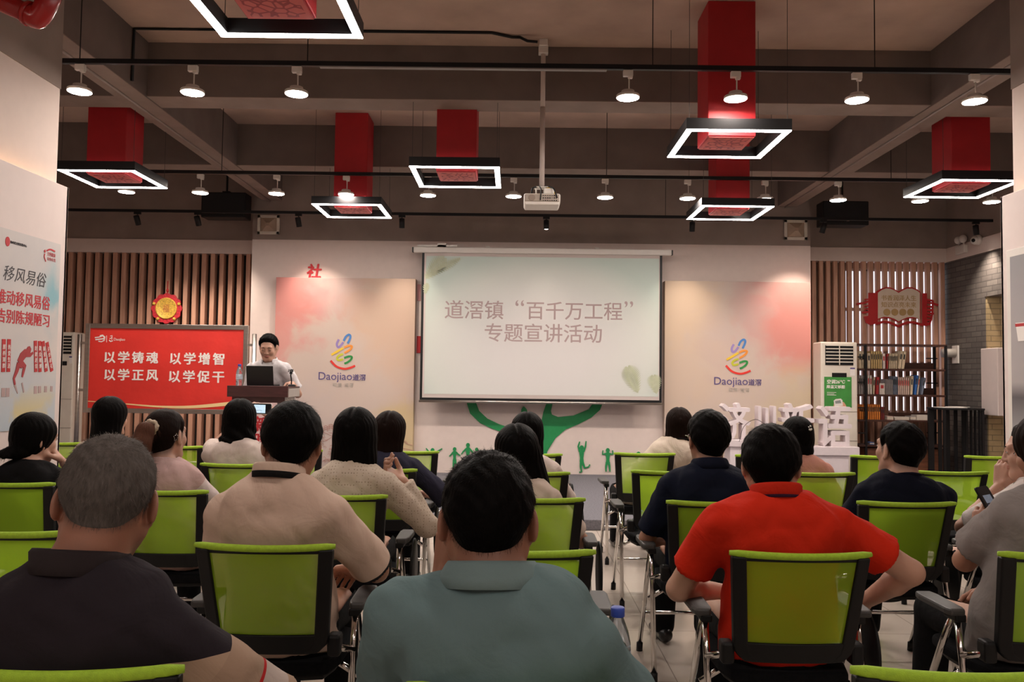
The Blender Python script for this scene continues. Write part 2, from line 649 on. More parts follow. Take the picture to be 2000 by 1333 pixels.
# right recess: wall with a window opening behind the slats
wx0, wx1, wz0, wz1 = at(1644, 513, YS + .3).x, XBR - 0.03, 1.0, 3.16
mbk = MB()
mbk.box2((x1, YS + 0.16, 0), (wx0, YS + 0.3, 3.25)).box2((wx0, YS + 0.16, 0), (wx1, YS + 0.3, wz0)).box2((wx0, YS + 0.16, wz1), (wx1, YS + 0.3, 3.25)).box2((wx1, YS + 0.16, 0), (XBR + .3, YS + 0.3, 3.25))
struct(mbk.build('wall_back_right', mat('recess_wall', (0.30, 0.22, 0.17), 0.8)))
win = MB()
nb = 4
for i in range(nb + 1):
    xx = wx0 + (wx1 - wx0) * i / nb
    win.box((xx, YS + 0.24, (wz0 + wz1) / 2), (0.05, 0.05, wz1 - wz0))
for zz in (wz0, wz0 + 1.55, wz1):
    win.box(((wx0 + wx1) / 2, YS + 0.24, zz), (wx1 - wx0, 0.05, 0.05))
wo = struct(win.build('window_1', mat('window_frame', (0.45, 0.42, 0.40), 0.4)))
gp = MB().box(((wx0 + wx1) / 2, YS + 0.245, (wz0 + wz1) / 2), (wx1 - wx0, 0.008, wz1 - wz0)).build('pane', mat('window_daylight', (0.7, 0.75, 0.9), 0.3, noise=0.0, emit=0.36, ecol=(0.86, 0.90, 1.0)), wo)
gp['kind'] = 'structure'


def slats(name, xa, xb, pitch, w, z0, z1, seed, dp=.11):
    rng = random.Random(seed)
    mb = MB()
    x = xa + pitch * 0.4
    while x < xb - w / 2:
        mb.box((x, YS - .01 + dp / 2, (z0 + z1) / 2), (w, dp, z1 - z0))
        x += pitch
    return struct(mb.build(name, 'slat_wood', bevel=0.004, segs=1))


slats('wall_left_slats', XL, x0 - 0.02, 0.1335, 0.066, ZST, 3.25, 1)
slats('wall_right_slats', x1 + 0.01, XBR - 0.02, 0.1065, 0.064, ZST, 3.25, 2, .062)
# side walls
sbox('wall_left', (XL - 0.2, YN, 0), (XL, YS + 0.3, ZC), 'white_wall')
sbox('wall_rear', (XL, YN - 0.2, 0), (XR, YN, ZC), 'white_wall')
sbox('wall_right', (XR, YN, 0), (XR + 0.2, YS + 0.3, ZC), 'white_wall')
yj = at(1925, 700, 0.001 + XBR / (at(1925, 700, 1).x)).y
sbox('wall_brick', (XBR, yj, 0), (XBR + 0.3, YS + 0.16, 3.25), 'grey_brick')
sbox('wall_brick_lintel', (XBR, 7.9, 2.64), (XBR + 0.3, yj, 3.25), 'grey_brick')
sbox('wall_brick_reveal', (XBR + 0.012, yj - 0.03, 0), (XR, yj, 2.64), 'yellow_brick')
sbox('trim_3', (XBR - 0.02, 7.9, 3.25), (XBR + 0.3, YS - 0.02, 3.455), 'white_wall')
sbox('wall_brick_upper', (XBR, 7.9, 3.455), (XBR + 0.3, YS, ZC), 'dark_paint')
sbox('wall_right_far', (XR - 0.01, yj, 0), (XR + .1, YS + 0.3, ZC), 'white_wall')


# columns with white cladding
def column(sd, X, far, cl_far, cl_top, white_top):
    s = -1 if sd == 'left' else 1
    near, w = 4.3, 0.85
    root = bpy.data.objects.new('column_' + sd, None)
    COL.objects.link(root)
    root.location = (s * (X + w / 2), (near + far) / 2, 0)
    struct(root)
    off = root.location.copy()
    fx = s * (X + 0.055)
    struct(MB().box2((fx, near, 0), (fx + s * w, far, white_top)).build('column_shaft', 'white_wall', root, off=off, bevel=0.004))
    struct(MB().box2((fx - s * 0.004, near, white_top), (fx + s * w, far + 0.004, ZC)).build('column_head', 'dark_paint', root, off=off))
    cl = MB()
    xa = s * X
    cl.box2((xa, near - 0.08, 0), (xa + s * 0.03, cl_far, cl_top))
    cl.box2((xa, cl_far - 0.03, 0), (xa + s * (w + .1), cl_far, cl_top))
    struct(cl.build('column_cladding', 'white_board', root, off=off, bevel=0.006))
    st = MB().box2((xa + s * 0.033, near, cl_top - 0.10), (xa + s * 0.05, cl_far - 0.1, cl_top - 0.09)).build(
        'column_cove_strip', mat('cove_glow_' + sd, (1, .7, .4), .5, noise=0, emit=9.0, ecol=(1.0, 0.62, 0.22)), root, off=off)
    struct(st)
    return root


pcl = atx(135, 367, -3.15)
column('left', 3.15, pcl.y - 0.06, pcl.y, pcl.z, 3.43)
pcr = atx(1953, 385, 3.30)
column('right', 3.30, pcr.y - 0.06, pcr.y, pcr.z, 3.45)

# ------------------------------------------------------------------ ceiling lights
TRZ = 3.787
TRF, YTN, YTF = 3.67, 6.10, 9.00


def lamp_proto():
    r = thing('track_lamp', (0, 0, 0), 'x', 'lamp', 'round lamps on the ceiling tracks')
    MB().box((0, 0, -0.03), (0.085, 0.04, 0.05)).box((0.02, 0, -0.06), (0.04, 0.035, 0.02)).build('adapter', 'white_plastic', r, bevel=0.005)
    MB().tube([(0.01, 0, -0.06), (0.01, 0, -0.165)], 0.006, 8).build('stem', 'white_plastic', r, True)
    MB().lathe([(0.03, -0.165), (0.055, -0.17), (0.06, -0.2), (0.096, -0.203), (0.10, -0.21), (0.10, -0.226), (0.094, -0.227), (0.094, -0.222)], n=28).build('housing', 'white_plastic', r, True)
    MB().lathe([(0.0935, -0.2215), (0.0935, -0.2285)], n=28).build('lamp_disc', 'lamp_glow', r)
    return r


LP = lamp_proto()
LP.scale = (.88, .88, .95)
lamp_used = False
NEARL = [(163, 187), (373, 182), (572, 178), (1232, 180), (1445, 186), (1680, 194), (1903, 202)]
FARL = [(247, 380), (391, 376), (540, 375), (676, 374), (836, 377), (1003, 378), (1182, 380), (1343, 383), (1494, 387), (1637, 391), (1797, 396), (1937, 400)]
near_desc = ['beside the left column', 'second from the left column', 'third from the left column', 'just right of the projector pole', 'in front of the tall red lantern box', 'right of the tall red lantern box', 'beside the right column']
far_desc = ['below the leftmost square pendant', 'third from the far left wall', 'under the long left beam', 'in front of the lantern box above the screen corner', 'below the pendant above the screen', 'just left of the projector',
            'just right of the projector', 'left of the lower right lantern box', 'right of the lower right lantern box', 'under the long right beam', 'below the rightmost square pendant', 'beside the right column']
lamp_pts = []
for i, (px, py) in enumerate(NEARL):
    p = atz(px, py, TRZ - 0.226)
    lamp_pts.append((Vector((p.x, YTN, TRZ)), 'round white lamp on the near ceiling track, ' + near_desc[i], 'round lamps on the near track'))
for i, (px, py) in enumerate(FARL):
    p = at(px, py, YTF)
    lamp_pts.append((Vector((p.x, YTF, TRF)), 'small lamp on the far track, ' + far_desc[i], 'round lamps on the far track'))
for loc, lab, grp in lamp_pts:
    if not lamp_used:
        LP.location = loc
        LP['label'], LP['group'] = lab, grp
        lamp_used = True
    else:
        dup(LP, loc, 0, lab, grp)


def track(Y, z, xa, xb, label, wires, w=0.034):
    t = thing('ceiling_track', ((xa + xb) / 2, Y, z), label, 'track')
    off = t.location.copy()
    MB().box2((xa, Y - w / 2, z), (xb, Y + w / 2, z + 0.036)).build('rail', 'black_metal', t, off=off)
    for x in wires:
        MB().tube([(x, Y, z + 0.036), (x, Y, ZC)], 0.004, 6).build('suspension_wire', 'black_metal', t, off=off)
    return t


tn = track(YTN, TRZ, -7.0, 6.3, 'long black lighting track nearest the camera, carrying seven large lamps', [at(q_, 60, YTN).x for q_ in (158, 602, 1275, 1708)])
MB().box2((at(625, 120, YTN).x, YTN - .02, TRZ - 0.010), (at(1185, 120, YTN).x, YTN + .02, TRZ - 0.001)).build('cover_strip', mat('grey_strip', (.22, .2, .19), .5), tn, off=tn.location.copy())
track(YTF, TRF, -7.0, 6.4, 'black lighting track near the rear beam, carrying twelve small lamps', [at(x, 300, YTF).x for x in (434, 860, 1185, 1740)])
T3Y = 10.95
z3 = at(1000, 423, T3Y).z
track(T3Y, z3, -7.0, 6.4, 'thin black spotlight track in front of the dark upper wall', [at(x, 380, T3Y).x for x in (700, 1300)], 0.03)


def spot(px, py, lit, aim, label):
    p = at(px, py, T3Y)
    r = thing('track_spotlight', (p.x, T3Y, z3), label, 'spotlight', 'small black spotlights')
    d = Vector(aim).normalized()
    q = d.to_track_quat('Z', 'Y').to_matrix()
    MB().box((0, 0, -0.015), (0.09, 0.03, 0.03)).tube([(0, 0, -0.03), (0, 0, -0.07)], 0.008, 8).build('bracket', 'black_metal', r)
    MB().lathe([(0.03, -0.065), (0.037, -0.06), (0.037, 0.065), (0.033, 0.066), (0.031, 0.05)], (0, 0, -0.11), 20, q).build('can', 'black_metal', r, True)
    if lit:
        c = Vector((0, 0, -0.11)) + d * 0.055
        MB().lathe([(0.029, 0), (0.029, 0.002)], c, 16, q).build('lamp_lens', mat('spot_glow', (1, .95, .9), .5, noise=0, emit=6.0, ecol=LAMP_COL), r)
        ld = bpy.data.lights.new('spot_beam', 'SPOT')
        ld.energy = lit
        ld.color = (1.0, 0.84, 0.70)
        ld.spot_size = R(80)
        ld.spot_blend = 1.0
        ld.shadow_soft_size = 0.025
        lo = bpy.data.objects.new('spot_beam', ld)
        COL.objects.link(lo)
        lo.location = Vector((p.x, T3Y, z3 - 0.11)) + d * 0.08
        lo.rotation_euler = (-d).to_track_quat('Z', 'Y').to_euler()
    return r


spot(268, 433, 45, (0.1, 0.5, -1), 'dark tilted spotlight on the rear track, farthest left')
spot(386, 433, 45, (0.1, 0.5, -1), 'dark tilted spotlight on the rear track, beside the left hanging loudspeaker')
spot(583, 432, 34, (0.12, 0.30, -1), 'tilted spotlight on the rear track beside the left ceiling vent, washing the left backdrop board')
spot(785, 435, 25, (0, 0.10, -1), 'small lit downlight on the rear track above the left end of the screen')
spot(1067, 436, 8, (0, -0.12, -1), 'small lit downlight on the rear track below the projector')
spot(1352, 443, 25, (0, 0.10, -1), 'small lit downlight on the rear track above the right end of the screen')
spot(1608, 466, 40, (-0.20, 0.30, -1), 'dark tilted spotlight on the rear track, under the right hanging loudspeaker')
spot(1906, 438, 40, (0.2, 0.2, -1), 'lit spotlight on the rear track above the brick wall')


def pendant(cx, cy, z, w, label):
    """square ring lamp: black frame, white light strip below, four wires"""
    r = thing('square_pendant', (cx, cy, z), label, 'pendant lamp', 'square black pendant lamps')
    h, t = 0.085, 0.052
    a, b = w / 2, w / 2 - t
    fr = MB()
    st = MB()
    for sx, sy, lx, ly in ((0, -1, w, t), (0, 1, w, t), (-1, 0, t, w - 2 * t), (1, 0, t, w - 2 * t)):
        fr.box((sx * (a - t / 2), sy * (a - t / 2), h / 2 + 0.004), (lx, ly, h))
        e = 0.004
        st.box((sx * (a - t / 2), sy * (a - t / 2), 0.001), (lx - (0 if sx == 0 and False else e) if sx == 0 else t - 2 * e, (t - 2 * e) if sx == 0 else ly + 2 * e, 0.006))
    fr.build('frame', 'black_metal', r)
    st.build('light_strip', 'panel_glow', r)
    for sx in (-1, 1):
        for sy in (-1, 1):
            MB().tube([(sx * (a - t / 2), sy * (a - t / 2), h), (sx * (a - t / 2), sy * (a - t / 2), ZC - z)], 0.0022, 5).build('suspension_wire', 'grey_plastic', r)
    return r


def lantern(cx, cy, z, w, label):
    r = thing('lantern_box', (cx, cy, z), label, 'lantern box', 'red lantern boxes hanging from the ceiling')
    MB().box((0, 0, (ZC - z) / 2 + 0.002), (w, w, ZC - z - 0.006)).build('box_body', 'red_box', r, bevel=0.006)
    MB().box((0, 0, -0.001), (w - 0.02, w - 0.02, 0.006)).build('printed_bottom', 'lantern_print', r)
    return r


PZ = EYE + 1.90
PAN = [  # far-edge centre pixel, width, descriptions
    (571, 74, 0.907, 'large square pendant lamp nearest the camera, cut by the top of the view', 'red lantern box inside the nearest large square pendant'),
    (1394, 309, 0.905, 'square pendant lamp right of the projector pole, in front of a tall red box', 'tall red lantern box right of the projector pole, seen up to the slab'),
    (899, 367, 0.93, 'square pendant lamp just left of the projector pole', 'red lantern box just left of the projector pole'),
    (702, 426, 0.88, 'square pendant lamp above the upper left corner of the screen', 'red lantern box above the left end of the screen'),
    (1406, 430, 0.90, 'square pendant lamp above the upper right corner of the screen', 'red lantern box behind the right near pendant, above the screen'),
    (258, 368, 0.83, 'square pendant lamp beside the left column', 'red lantern box beside the left column'),
    (1837, 387, 0.87, 'square pendant lamp beside the right column', 'red lantern box beside the right column'),
]
for px, py, w, la, lb in PAN:
    p = atz(px, py, PZ)
    w *= 0.884
    cy = p.y - w / 2
    pendant(p.x, cy, PZ, w, la)
    lantern(p.x, cy, PZ + 0.012, 0.375, lb)
# unseen lamps of the same kind, added behind the camera to brighten the backs
for ty_ in (2.35, -0.9):
    track(ty_, TRZ, -7.0, 6.3, 'unseen black lighting track added behind the camera, %s' % ('near' if ty_ > 0 else 'far'), [-4, -1, 2, 5])
    for tx_ in ((-3.6, 0.2, 3.8) if ty_ > 0 else (-4.5, -1.5, 1.8, 4.6)):
        dup(LP, (tx_, ty_, TRZ), 0, 'unseen round white lamp added behind the camera as fill light', 'added fill lamps behind the camera')
for (px_, py_) in ((-1.6, -1.9), (2.0, -1.9)):
    pendant(px_, py_, PZ, 0.9, 'unseen square pendant lamp added behind the camera as fill light')

# ------------------------------------------------------------------ projector, pipe, vents, loudspeakers
pj = at(1058, 395, 7.16)
pr = thing('projector', (pj.x, 7.16, pj.z), 'white ceiling projector with cables on a long white pole', 'projector')
hw, hd, hh = 0.158, 0.12, 0.050
body = MB()
prof = [(-hw, -hh * .55), (-hw * .93, -hh), (hw * .93, -hh), (hw, -hh * .55), (hw, hh * .75), (hw * .95, hh), (-hw * .95, hh), (-hw, hh * .75)]
body.prism(prof, frame((0, 0, 0), (1, 0, 0), (0, 0, 1)), -hd, hd)
body.build('case', 'white_plastic', pr, bevel=0.008)
MB().box((0, -hd - 0.003, 0.012), (hw * 1.86, 0.008, 0.062)).build('rear_panel', mat('projector_rear', (.42, .36, .31), .5), pr, bevel=0.003)
prt = MB()
rg = random.Random(3)
for i in range(7):
    for j in range(3):
        prt.box((0.01 + i * 0.019, -hd - 0.008, -0.012 + j * 0.021), (rg.choice((.007, .011, .013)), 0.006, rg.choice((.005, .008))))
prt.build('sockets', 'black_plastic', pr)
MB().lathe([(0.001, 0), (0.028, 0), (0.030, 0.003), (0.028, 0.006)], (-0.09, -hd - 0.004, 0.012), 20, Matrix.Rotation(R(90), 3, 'X')).build('speaker_grille', mat('pj_grille', (.30, .24, .20), .6), pr)
MB().lathe([(0.045, 0), (0.045, 0.02), (0.035, 0.022)], (-0.07, hd, 0.0), 20, Matrix.Rotation(R(-90), 3, 'X')).build('lens', 'black_plastic', pr)
top = ZC - pj.z
MB().box((0, 0, hh + 0.075), (0.13, 0.10, 0.008)).box((-0.05, 0, hh + 0.035), (0.012, 0.04, 0.08)).box((0.05, 0, hh + 0.035), (0.012, 0.04, 0.08)).build('mount_plate', 'white_plastic', pr)
MB().tube([(0, 0, hh + 0.075), (0, 0, 0.85)], 0.0225, 14).tube([(0, 0, 0.8), (0, 0, top - 0.06)], 0.0215, 14).build('pole', mat('pole_white', (.62, .54, .50), .4), pr, True)
MB().box((0, 0, top - 0.09), (0.085, 0.07, 0.07)).box((0, 0, top - 0.03), (0.075, 0.09, 0.06)).build('ceiling_bracket', 'white_plastic', pr, bevel=0.004)
cbl = MB()
cbl.tube(spline([(0.01, 0, hh + 0.09), (0.06, -0.05, hh + 0.075), (0.10, -0.12, hh + 0.04), (0.13, -0.14, 0.01)], 8), 0.006, 8)
cbl.tube(spline([(-0.02, -0.02, hh + 0.085), (-0.08, -0.06, hh + 0.06), (-0.09, -0.03, hh + 0.02)], 8), 0.008, 8)
cbl.tube(spline([(-0.02, -0.04, hh + 0.08), (-0.01, -0.12, hh + 0.03), (-0.015, -0.135, -0.01)], 8), 0.005, 8)
cbl.build('cables', 'black_plastic', pr, True)
MB().tube(spline([(0.03, 0, hh + 0.07), (0.07, -0.06, hh + 0.06), (0.115, -0.05, hh + 0.03), (0.10, 0.0, hh + 0.01)], 8), 0.009, 8).build('yellow_cable', mat('yellow_cable', (.65, .42, .04), .5), pr, True)
MB().box((0.06, -0.05, hh + 0.03), (0.09, 0.08, 0.05)).build('cable_box', 'white_plastic', pr, bevel=0.006)
cp = [at(x, y, 7.05) for x, y in ((1050, 82), (1030, 80), (1016, 70), (1016, 58), (1000, 48))]
for p in cp:
    p.z = min(p.z, ZC - 0.02)
cp += [Vector((at(960, 50, 7.0).x, 6.98, ZC - 0.012)), Vector((at(720, 50, 7.0).x, 6.98, ZC - 0.012)), Vector((-3.34, 6.98, ZC - 0.012)), Vector((-3.345, 6.98, ZB + .03))]
o = MB().tube(cp, 0.013, 8).build('ceiling_cable', 'black_plastic', smooth=True)
tag(o, 'black cable sleeve running along the slab to the projector pole bracket', 'cable')
pa, pb = at(-80, -30, 4.25), at(74, 34, 4.25)
pp = thing('sprinkler_pipe', (pb.x, pb.y, pb.z), 'glossy red pipe with an elbow in the upper left corner by the column', 'pipe')
off = pp.location.copy()
pc = pb + Vector((0.055, 0.0, 0.10))
MB().tube([pa, pa.lerp(pb, 0.93)], 0.05, 18).build('pipe_run', 'red_pipe', pp, True, off=off)
MB().tube(spline([pa.lerp(pb, 0.88), pb, pc, pc + Vector((0.01, 0.03, 0.12))], 6), 0.056, 18).tube([pa.lerp(pb, 0.86), pa.lerp(pb, 0.90)], 0.066, 18).build('elbow', 'red_pipe', pp, True, off=off)
MB().tube([pc + Vector((0, 0.01, 0.05)), Vector((pc.x + 0.012, pc.y + 0.05, ZB + 0.45))], 0.045, 16).build('pipe_riser', 'red_pipe', pp, True, off=off)


def vent(px0, py0, px1, py1, Y, label):
    a, b = at(px0, py1, Y), at(px1, py0, Y)
    cx, cz, w, h = (a.x + b.x) / 2, (a.z + b.z) / 2, b.x - a.x, b.z - a.z
    r = thing('air_vent', (cx, Y, cz), label, 'air vent', 'square cream air vents on the dark upper wall')
    fr_ = MB()
    t = w * 0.13
    for sx, sz in ((-1, 0), (1, 0), (0, -1), (0, 1)):
        fr_.box((sx * (w - t) / 2, -0.01, sz * (h - t) / 2), (t if sx else w, 0.025, t if sz else h))
    fr_.build('frame', 'cream_plastic', r, bevel=0.003)
    sl = MB()
    n = 1
    for k in range(n):
        f0, f1 = 1, .14
        for sx, sz in ((-1, 0), (1, 0), (0, -1), (0, 1)):
            W0, W1 = (w / 2 - t) * f0, (w / 2 - t) * f1
            y0, y1 = -0.002, -0.055
            if sx:
                q = [(sx * W0, y0, -W0), (sx * W0, y0, W0), (sx * W1, y1, W1), (sx * W1, y1, -W1)]
            else:
                q = [(-W0, y0, sz * W0), (W0, y0, sz * W0), (W1, y1, sz * W1), (-W1, y1, sz * W1)]
            vv = q + [(p[0], p[1] + 0.004, p[2]) for p in q]
            sl.add(vv, [(0, 1, 2, 3), (7, 6, 5, 4), (0, 4, 5, 1), (1, 5, 6, 2), (2, 6, 7, 3), (3, 7, 4, 0)])
    sl.box((0, -0.052, 0), (0.045, 0.02, 0.045))
    sl.build('louvers', mat('vent_louver', (.42, .32, .24), .6), r)
    MB().box((0, 0.003, 0), (w - t, 0.004, h - t)).build('duct_back', mat('vent_dark', (.16, .11, .08), .8), r)
    return r


vent(503, 421, 547, 458, YW - 0.012, 'square cream air vent high above the left backdrop board')
vent(1531, 430, 1576, 469, YW - 0.012, 'square cream air vent high above the right backdrop board')


def loudspeaker(px0, py0, px1, py1, Y, label):
    a, b = at(px0, py1, Y), at(px1, py0, Y)
    c = (a + b) / 2
    r = thing('loudspeaker', (c.x, Y, c.z), label, 'loudspeaker', 'black loudspeakers hung from the rear beam')
    w, h = b.x - a.x, b.z - a.z
    MB().box((0, 0.13, 0), (w, 0.26, h)).build('cabinet', 'black_plastic', r, bevel=0.012)
    MB().box((0, -0.004, 0), (w * 0.94, 0.012, h * 0.9)).build('grille', mat('speaker_cloth', (.014, .014, .015), .9, bump=.4, bscale=300), r)
    MB().box((0.02, -0.012, -h * 0.34), (0.04, 0.006, 0.014)).build('badge', 'chrome', r)
    MB().tube([(0, 0.13, h / 2), (0, 0.13, h / 2 + 0.3)], 0.015, 8).box((0, 0.13, h / 2 + 0.02), (0.1, 0.08, 0.03)).tube([(0, 0.13, h / 2 + 0.3), (0, 0.13, ZC - c.z)], 0.012, 8).build('hanger', 'black_metal', r)
    return r


loudspeaker(392, 376, 480, 424, 11.2, 'black loudspeaker hanging at left in front of the dark upper wall')
loudspeaker(1608, 393, 1697, 439, 11.2, 'black loudspeaker hanging at right in front of the dark upper wall')

# emergency lamp, dome camera, wall fixture on the brick side
e0 = atx(1882, 488, XBR - 0.02)
r = thing('emergency_light', (XBR - 0.02, e0.y, e0.z), 'white twin-head emergency light on the brick wall trim', 'emergency light')
MB().box((-0.03, 0, 0), (0.06, 0.24, 0.12)).build('battery_box', 'white_plastic', r, bevel=0.01)
for sy in (-0.06, 0.06):
    h_ = MB()
    h_.tube([(-0.03, sy, 0.06), (-0.03, sy, 0.1)], 0.012, 8)
    h_.ball((-0.04, sy, 0.145), (0.055, 0.05, 0.058), 16, 10)
    h_.build('lamp_head', 'white_plastic', r, True)
e1 = atx(1913, 469, XBR - 0.02)
r = thing('dome_camera', (XBR - 0.02, e1.y, e1.z), 'small white dome security camera on the brick wall trim', 'security camera')
MB().lathe([(0.07, 0), (0.07, 0.03), (0.062, 0.05)], (0, 0, 0), 20, Matrix.Rotation(R(-90), 3, 'Y')).build('camera_base', 'white_plastic', r, True)
MB().ball((-0.06, 0, -0.005), 0.06, 18, 12).build('dome', 'white_plastic', r, True)
MB().ball((-0.10, -0.03, -0.012), 0.026, 12, 8).build('lens', 'black_plastic', r, True)
e2 = atx(1868, 693, XBR)
r = thing('wall_lamp', (XBR, e2.y, e2.z), 'white cylindrical fixture on a square plate on the grey brick wall', 'wall fixture')
MB().box((-0.012, 0, 0), (0.024, 0.16, 0.26)).build('wall_plate', 'white_plastic', r, bevel=0.005)
MB().tube([(-0.02, 0, 0.02), (-0.20, 0, 0.02)], 0.065, 18).build('cylinder_shade', mat('lamp_cyl', (.5, .46, .42), .5), r, True)
e3a, e3b = at(1948, 813, yj - 0.4), at(1985, 680, yj - 0.4)
o = MB().box2((e3a.x, yj - 0.42, e3a.z), (e3b.x, yj - 0.03, e3b.z)).build('wall_sign', 'white_board', bevel=0.01)
tag(o, 'blank white box sign on the yellow brick reveal, half behind the right column', 'sign')
# ------------------------------------------------------------------ back wall: boards, screen, decals
def wallpts(pts, Y):
    out = []
    for px, py in pts:
        p = at(px, py, Y)
        out.append((p.x, p.z))
    return out


def wfr(Y, root=None):
    o = Vector((0, Y, 0))
    if root is not None:
        o = o - root.location
    return frame(o, (1, 0, 0), (0, 0, 1))


YB = 11.46
PINK, PEACH, LILAC, YEL = (0.78, 0.33, 0.29), (0.80, 0.55, 0.42), (0.60, 0.50, 0.52), (0.58, 0.44, 0.23)


def backdrop(px0, px1, pytop, label, blobs, dx, seed):
    a, b = at(px0, 920, YB), at(px1, pytop, YB)
    cx = (a.x + b.x) / 2
    r = thing('backdrop_board', (cx, YB, ZST), label, 'backdrop board', 'pastel backdrop boards on the stage')
    m = watercolour('wash_%d' % seed, blobs, (0.56, 0.455, 0.395))
    MB().box2((a.x, YB, ZST), (b.x, YW - 0.002, b.z)).build('board', m, r, off=r.location, bevel=0.004)
    F = wfr(YB - 0.001, r)
    L = [('blue', (0.06, 0.20, 0.50), [(525, 270), (570, 185), (630, 145), (662, 180), (642, 250), (605, 320)]),
         ('violet', (0.30, 0.22, 0.50), [(430, 240), (388, 330), (410, 393), (460, 370), (520, 295)]),
         ('yellow', (0.75, 0.50, 0.03), [(280, 550), (400, 480), (520, 412)]),
         ('orange', (0.78, 0.28, 0.04), [(535, 402), (620, 370), (688, 378), (668, 430), (600, 480), (540, 512)]),
         ('lime', (0.50, 0.52, 0.03), [(515, 535), (440, 560), (395, 610), (420, 655), (515, 638)]),
         ('green', (0.02, 0.25, 0.05), [(535, 610), (630, 580), (688, 592), (670, 645), (600, 700), (540, 725)]),
         ('red', (0.65, 0.03, 0.02), [(265, 665), (380, 780), (530, 828), (650, 810), (755, 768)])]
    for nm, col, pts in L:
        q = spline([Vector((at(620 + zx / 10.25, 640 + zy / 10.25, YB).x + dx, at(620 + zx / 10.25, 640 + zy / 10.25, YB).z, 0)) for zx, zy in pts], 6)
        key = 'logo_' + nm
        if key not in M:
            M[key] = mat(key, col, 0.6, noise=0)
        MB().ribbon(q, 0.029, F, 0, 0.004).build('logo_stroke', key, r)

    def W(px, py):
        p = at(px, py, YB)
        return p.x + dx, p.z
    tx, tz = W(655, 736)
    text('lettering', 'Daojiao', F @ Matrix.Translation((tx, tz - 0.010, 0)), w=0.468, m='navy_ink', parent=r, depth=0.004)
    tx, tz = W(701.5, 737.5)
    text('lettering', '道滘', F @ Matrix.Translation((tx, tz, 0)), w=0.18, m='navy_ink', parent=r, bold=0.012, depth=0.004)
    tx, tz = W(670, 752)
    text('lettering', '和美·道滘', F @ Matrix.Translation((tx, tz, 0)), w=0.29, m='grey_ink', parent=r, depth=0.004, spacing=1.25)
    return r, W, F


bw = at(812, 545, YB).x - at(530, 545, YB).x
zt = at(600, 545, YB).z - ZST
blL = [(-bw * .40, zt - .12, .75, (0.592, 0.222, 0.200), .95), (-bw * .5, zt - .75, .6, (0.607, 0.252, 0.222), .8), (-bw * .05, zt - .1, .5, (0.548, 0.370, 0.355), .5), (bw * .40, zt - .4, .9, (0.592, 0.385, 0.252), .55),
       (bw * .5, zt - 1.1, .8, (0.592, 0.414, 0.311), .5), (bw * .45, .35, .7, YEL, .8), (-bw * .3, .5, .8, (0.518, 0.444, 0.429), .5)]
bl, WL, FL = backdrop(530, 812, 545, 'tall pastel backdrop board behind the speaker, left of the screen', blL, 0.0, 1)
dxr = at(1441.5, 740, YB).x - at(669, 730, YB).x
blR = [(bw * .42, zt - .45, .85, (0.622, 0.237, 0.207), .95), (bw * .12, zt - .15, .5, (0.548, 0.340, 0.311), .55), (-bw * .42, zt - .3, .8, (0.607, 0.444, 0.281), .6), (-bw * .45, zt - 1.2, .8, (0.607, 0.459, 0.333), .5),
       (bw * .45, .8, .8, (0.592, 0.488, 0.311), .6), (-bw * .05, zt - .8, .6, (0.518, 0.400, 0.370), .5)]
br, WR_, FR = backdrop(1297, 1583, 552, 'tall pastel backdrop board right of the screen, with a pink upper right corner', blR, dxr, 2)

# fine line drawing printed along the bottom of the left board
ld = MB()


def ln(pts, w=0.006, n=5):
    q = spline([Vector((WL(x, y)[0], WL(x, y)[1], 0)) for x, y in pts], n) if n else [Vector((WL(x, y)[0], WL(x, y)[1])) for x, y in pts]
    ld.ribbon(q, w, FL, 0, 0.002)


ln([(627, 849), (636, 860), (650, 853)])
ln([(642, 846), (655, 847)])
ln([(624, 853), (635, 855)])
ln([(628, 844), (640, 848), (652, 853), (700, 862), (740, 866), (805, 880)])
ln([(620, 862), (632, 862), (640, 861)])
for x0_, y0_ in ((636, 832), (646, 829)):
    for k in range(3):
        ln([(x0_ - 4, y0_ + k * 3.5 + 2), (x0_, y0_ + k * 3.5), (x0_ + 5, y0_ + k * 3.5 + 2)], 0.009, 0)
    ln([(x0_ - 3, y0_ + 2), (x0_ - 3, y0_ + 12)], 0.006, 0)
    ln([(x0_ + 4, y0_ + 2), (x0_ + 4, y0_ + 12)], 0.006, 0)
rg = random.Random(5)
for k in range(46):
    x_, y_ = 618 + rg.random() * 80, 866 + rg.random() * 38
    ln([(x_ - 2, y_), (x_ - 1, y_ - 2), (x_ + 1, y_ - 2), (x_ + 2.5, y_), (x_ + 1.5, y_ + 2)], 0.005, 3)
ln([(784, 866), (790, 862), (793, 866), (797, 868), (806, 870)], 0.006, 0)
ln([(784, 864), (788, 864), (792, 861), (796, 866)], 0.006, 0)
ln([(632, 900), (640, 897), (655, 899), (660, 903)], 0.006, 3)
ln([(640, 905), (640, 918)], 0.006, 0)
ln([(655, 903), (655, 918)], 0.006, 0)
for k in range(6):
    ln([(700 + 16 * k, 905), (708 + 16 * k, 893 - (k % 3) * 4), (716 + 16 * k, 905)], 0.006, 0)
ld.build('line_drawing', 'brown_ink', bl)

# red character on the wall, half hidden by the board; red strips beside the screen
def sign_thing(name, px, py, Y, label, cat):
    p = at(px, py, Y)
    return thing(name, p, label, cat)


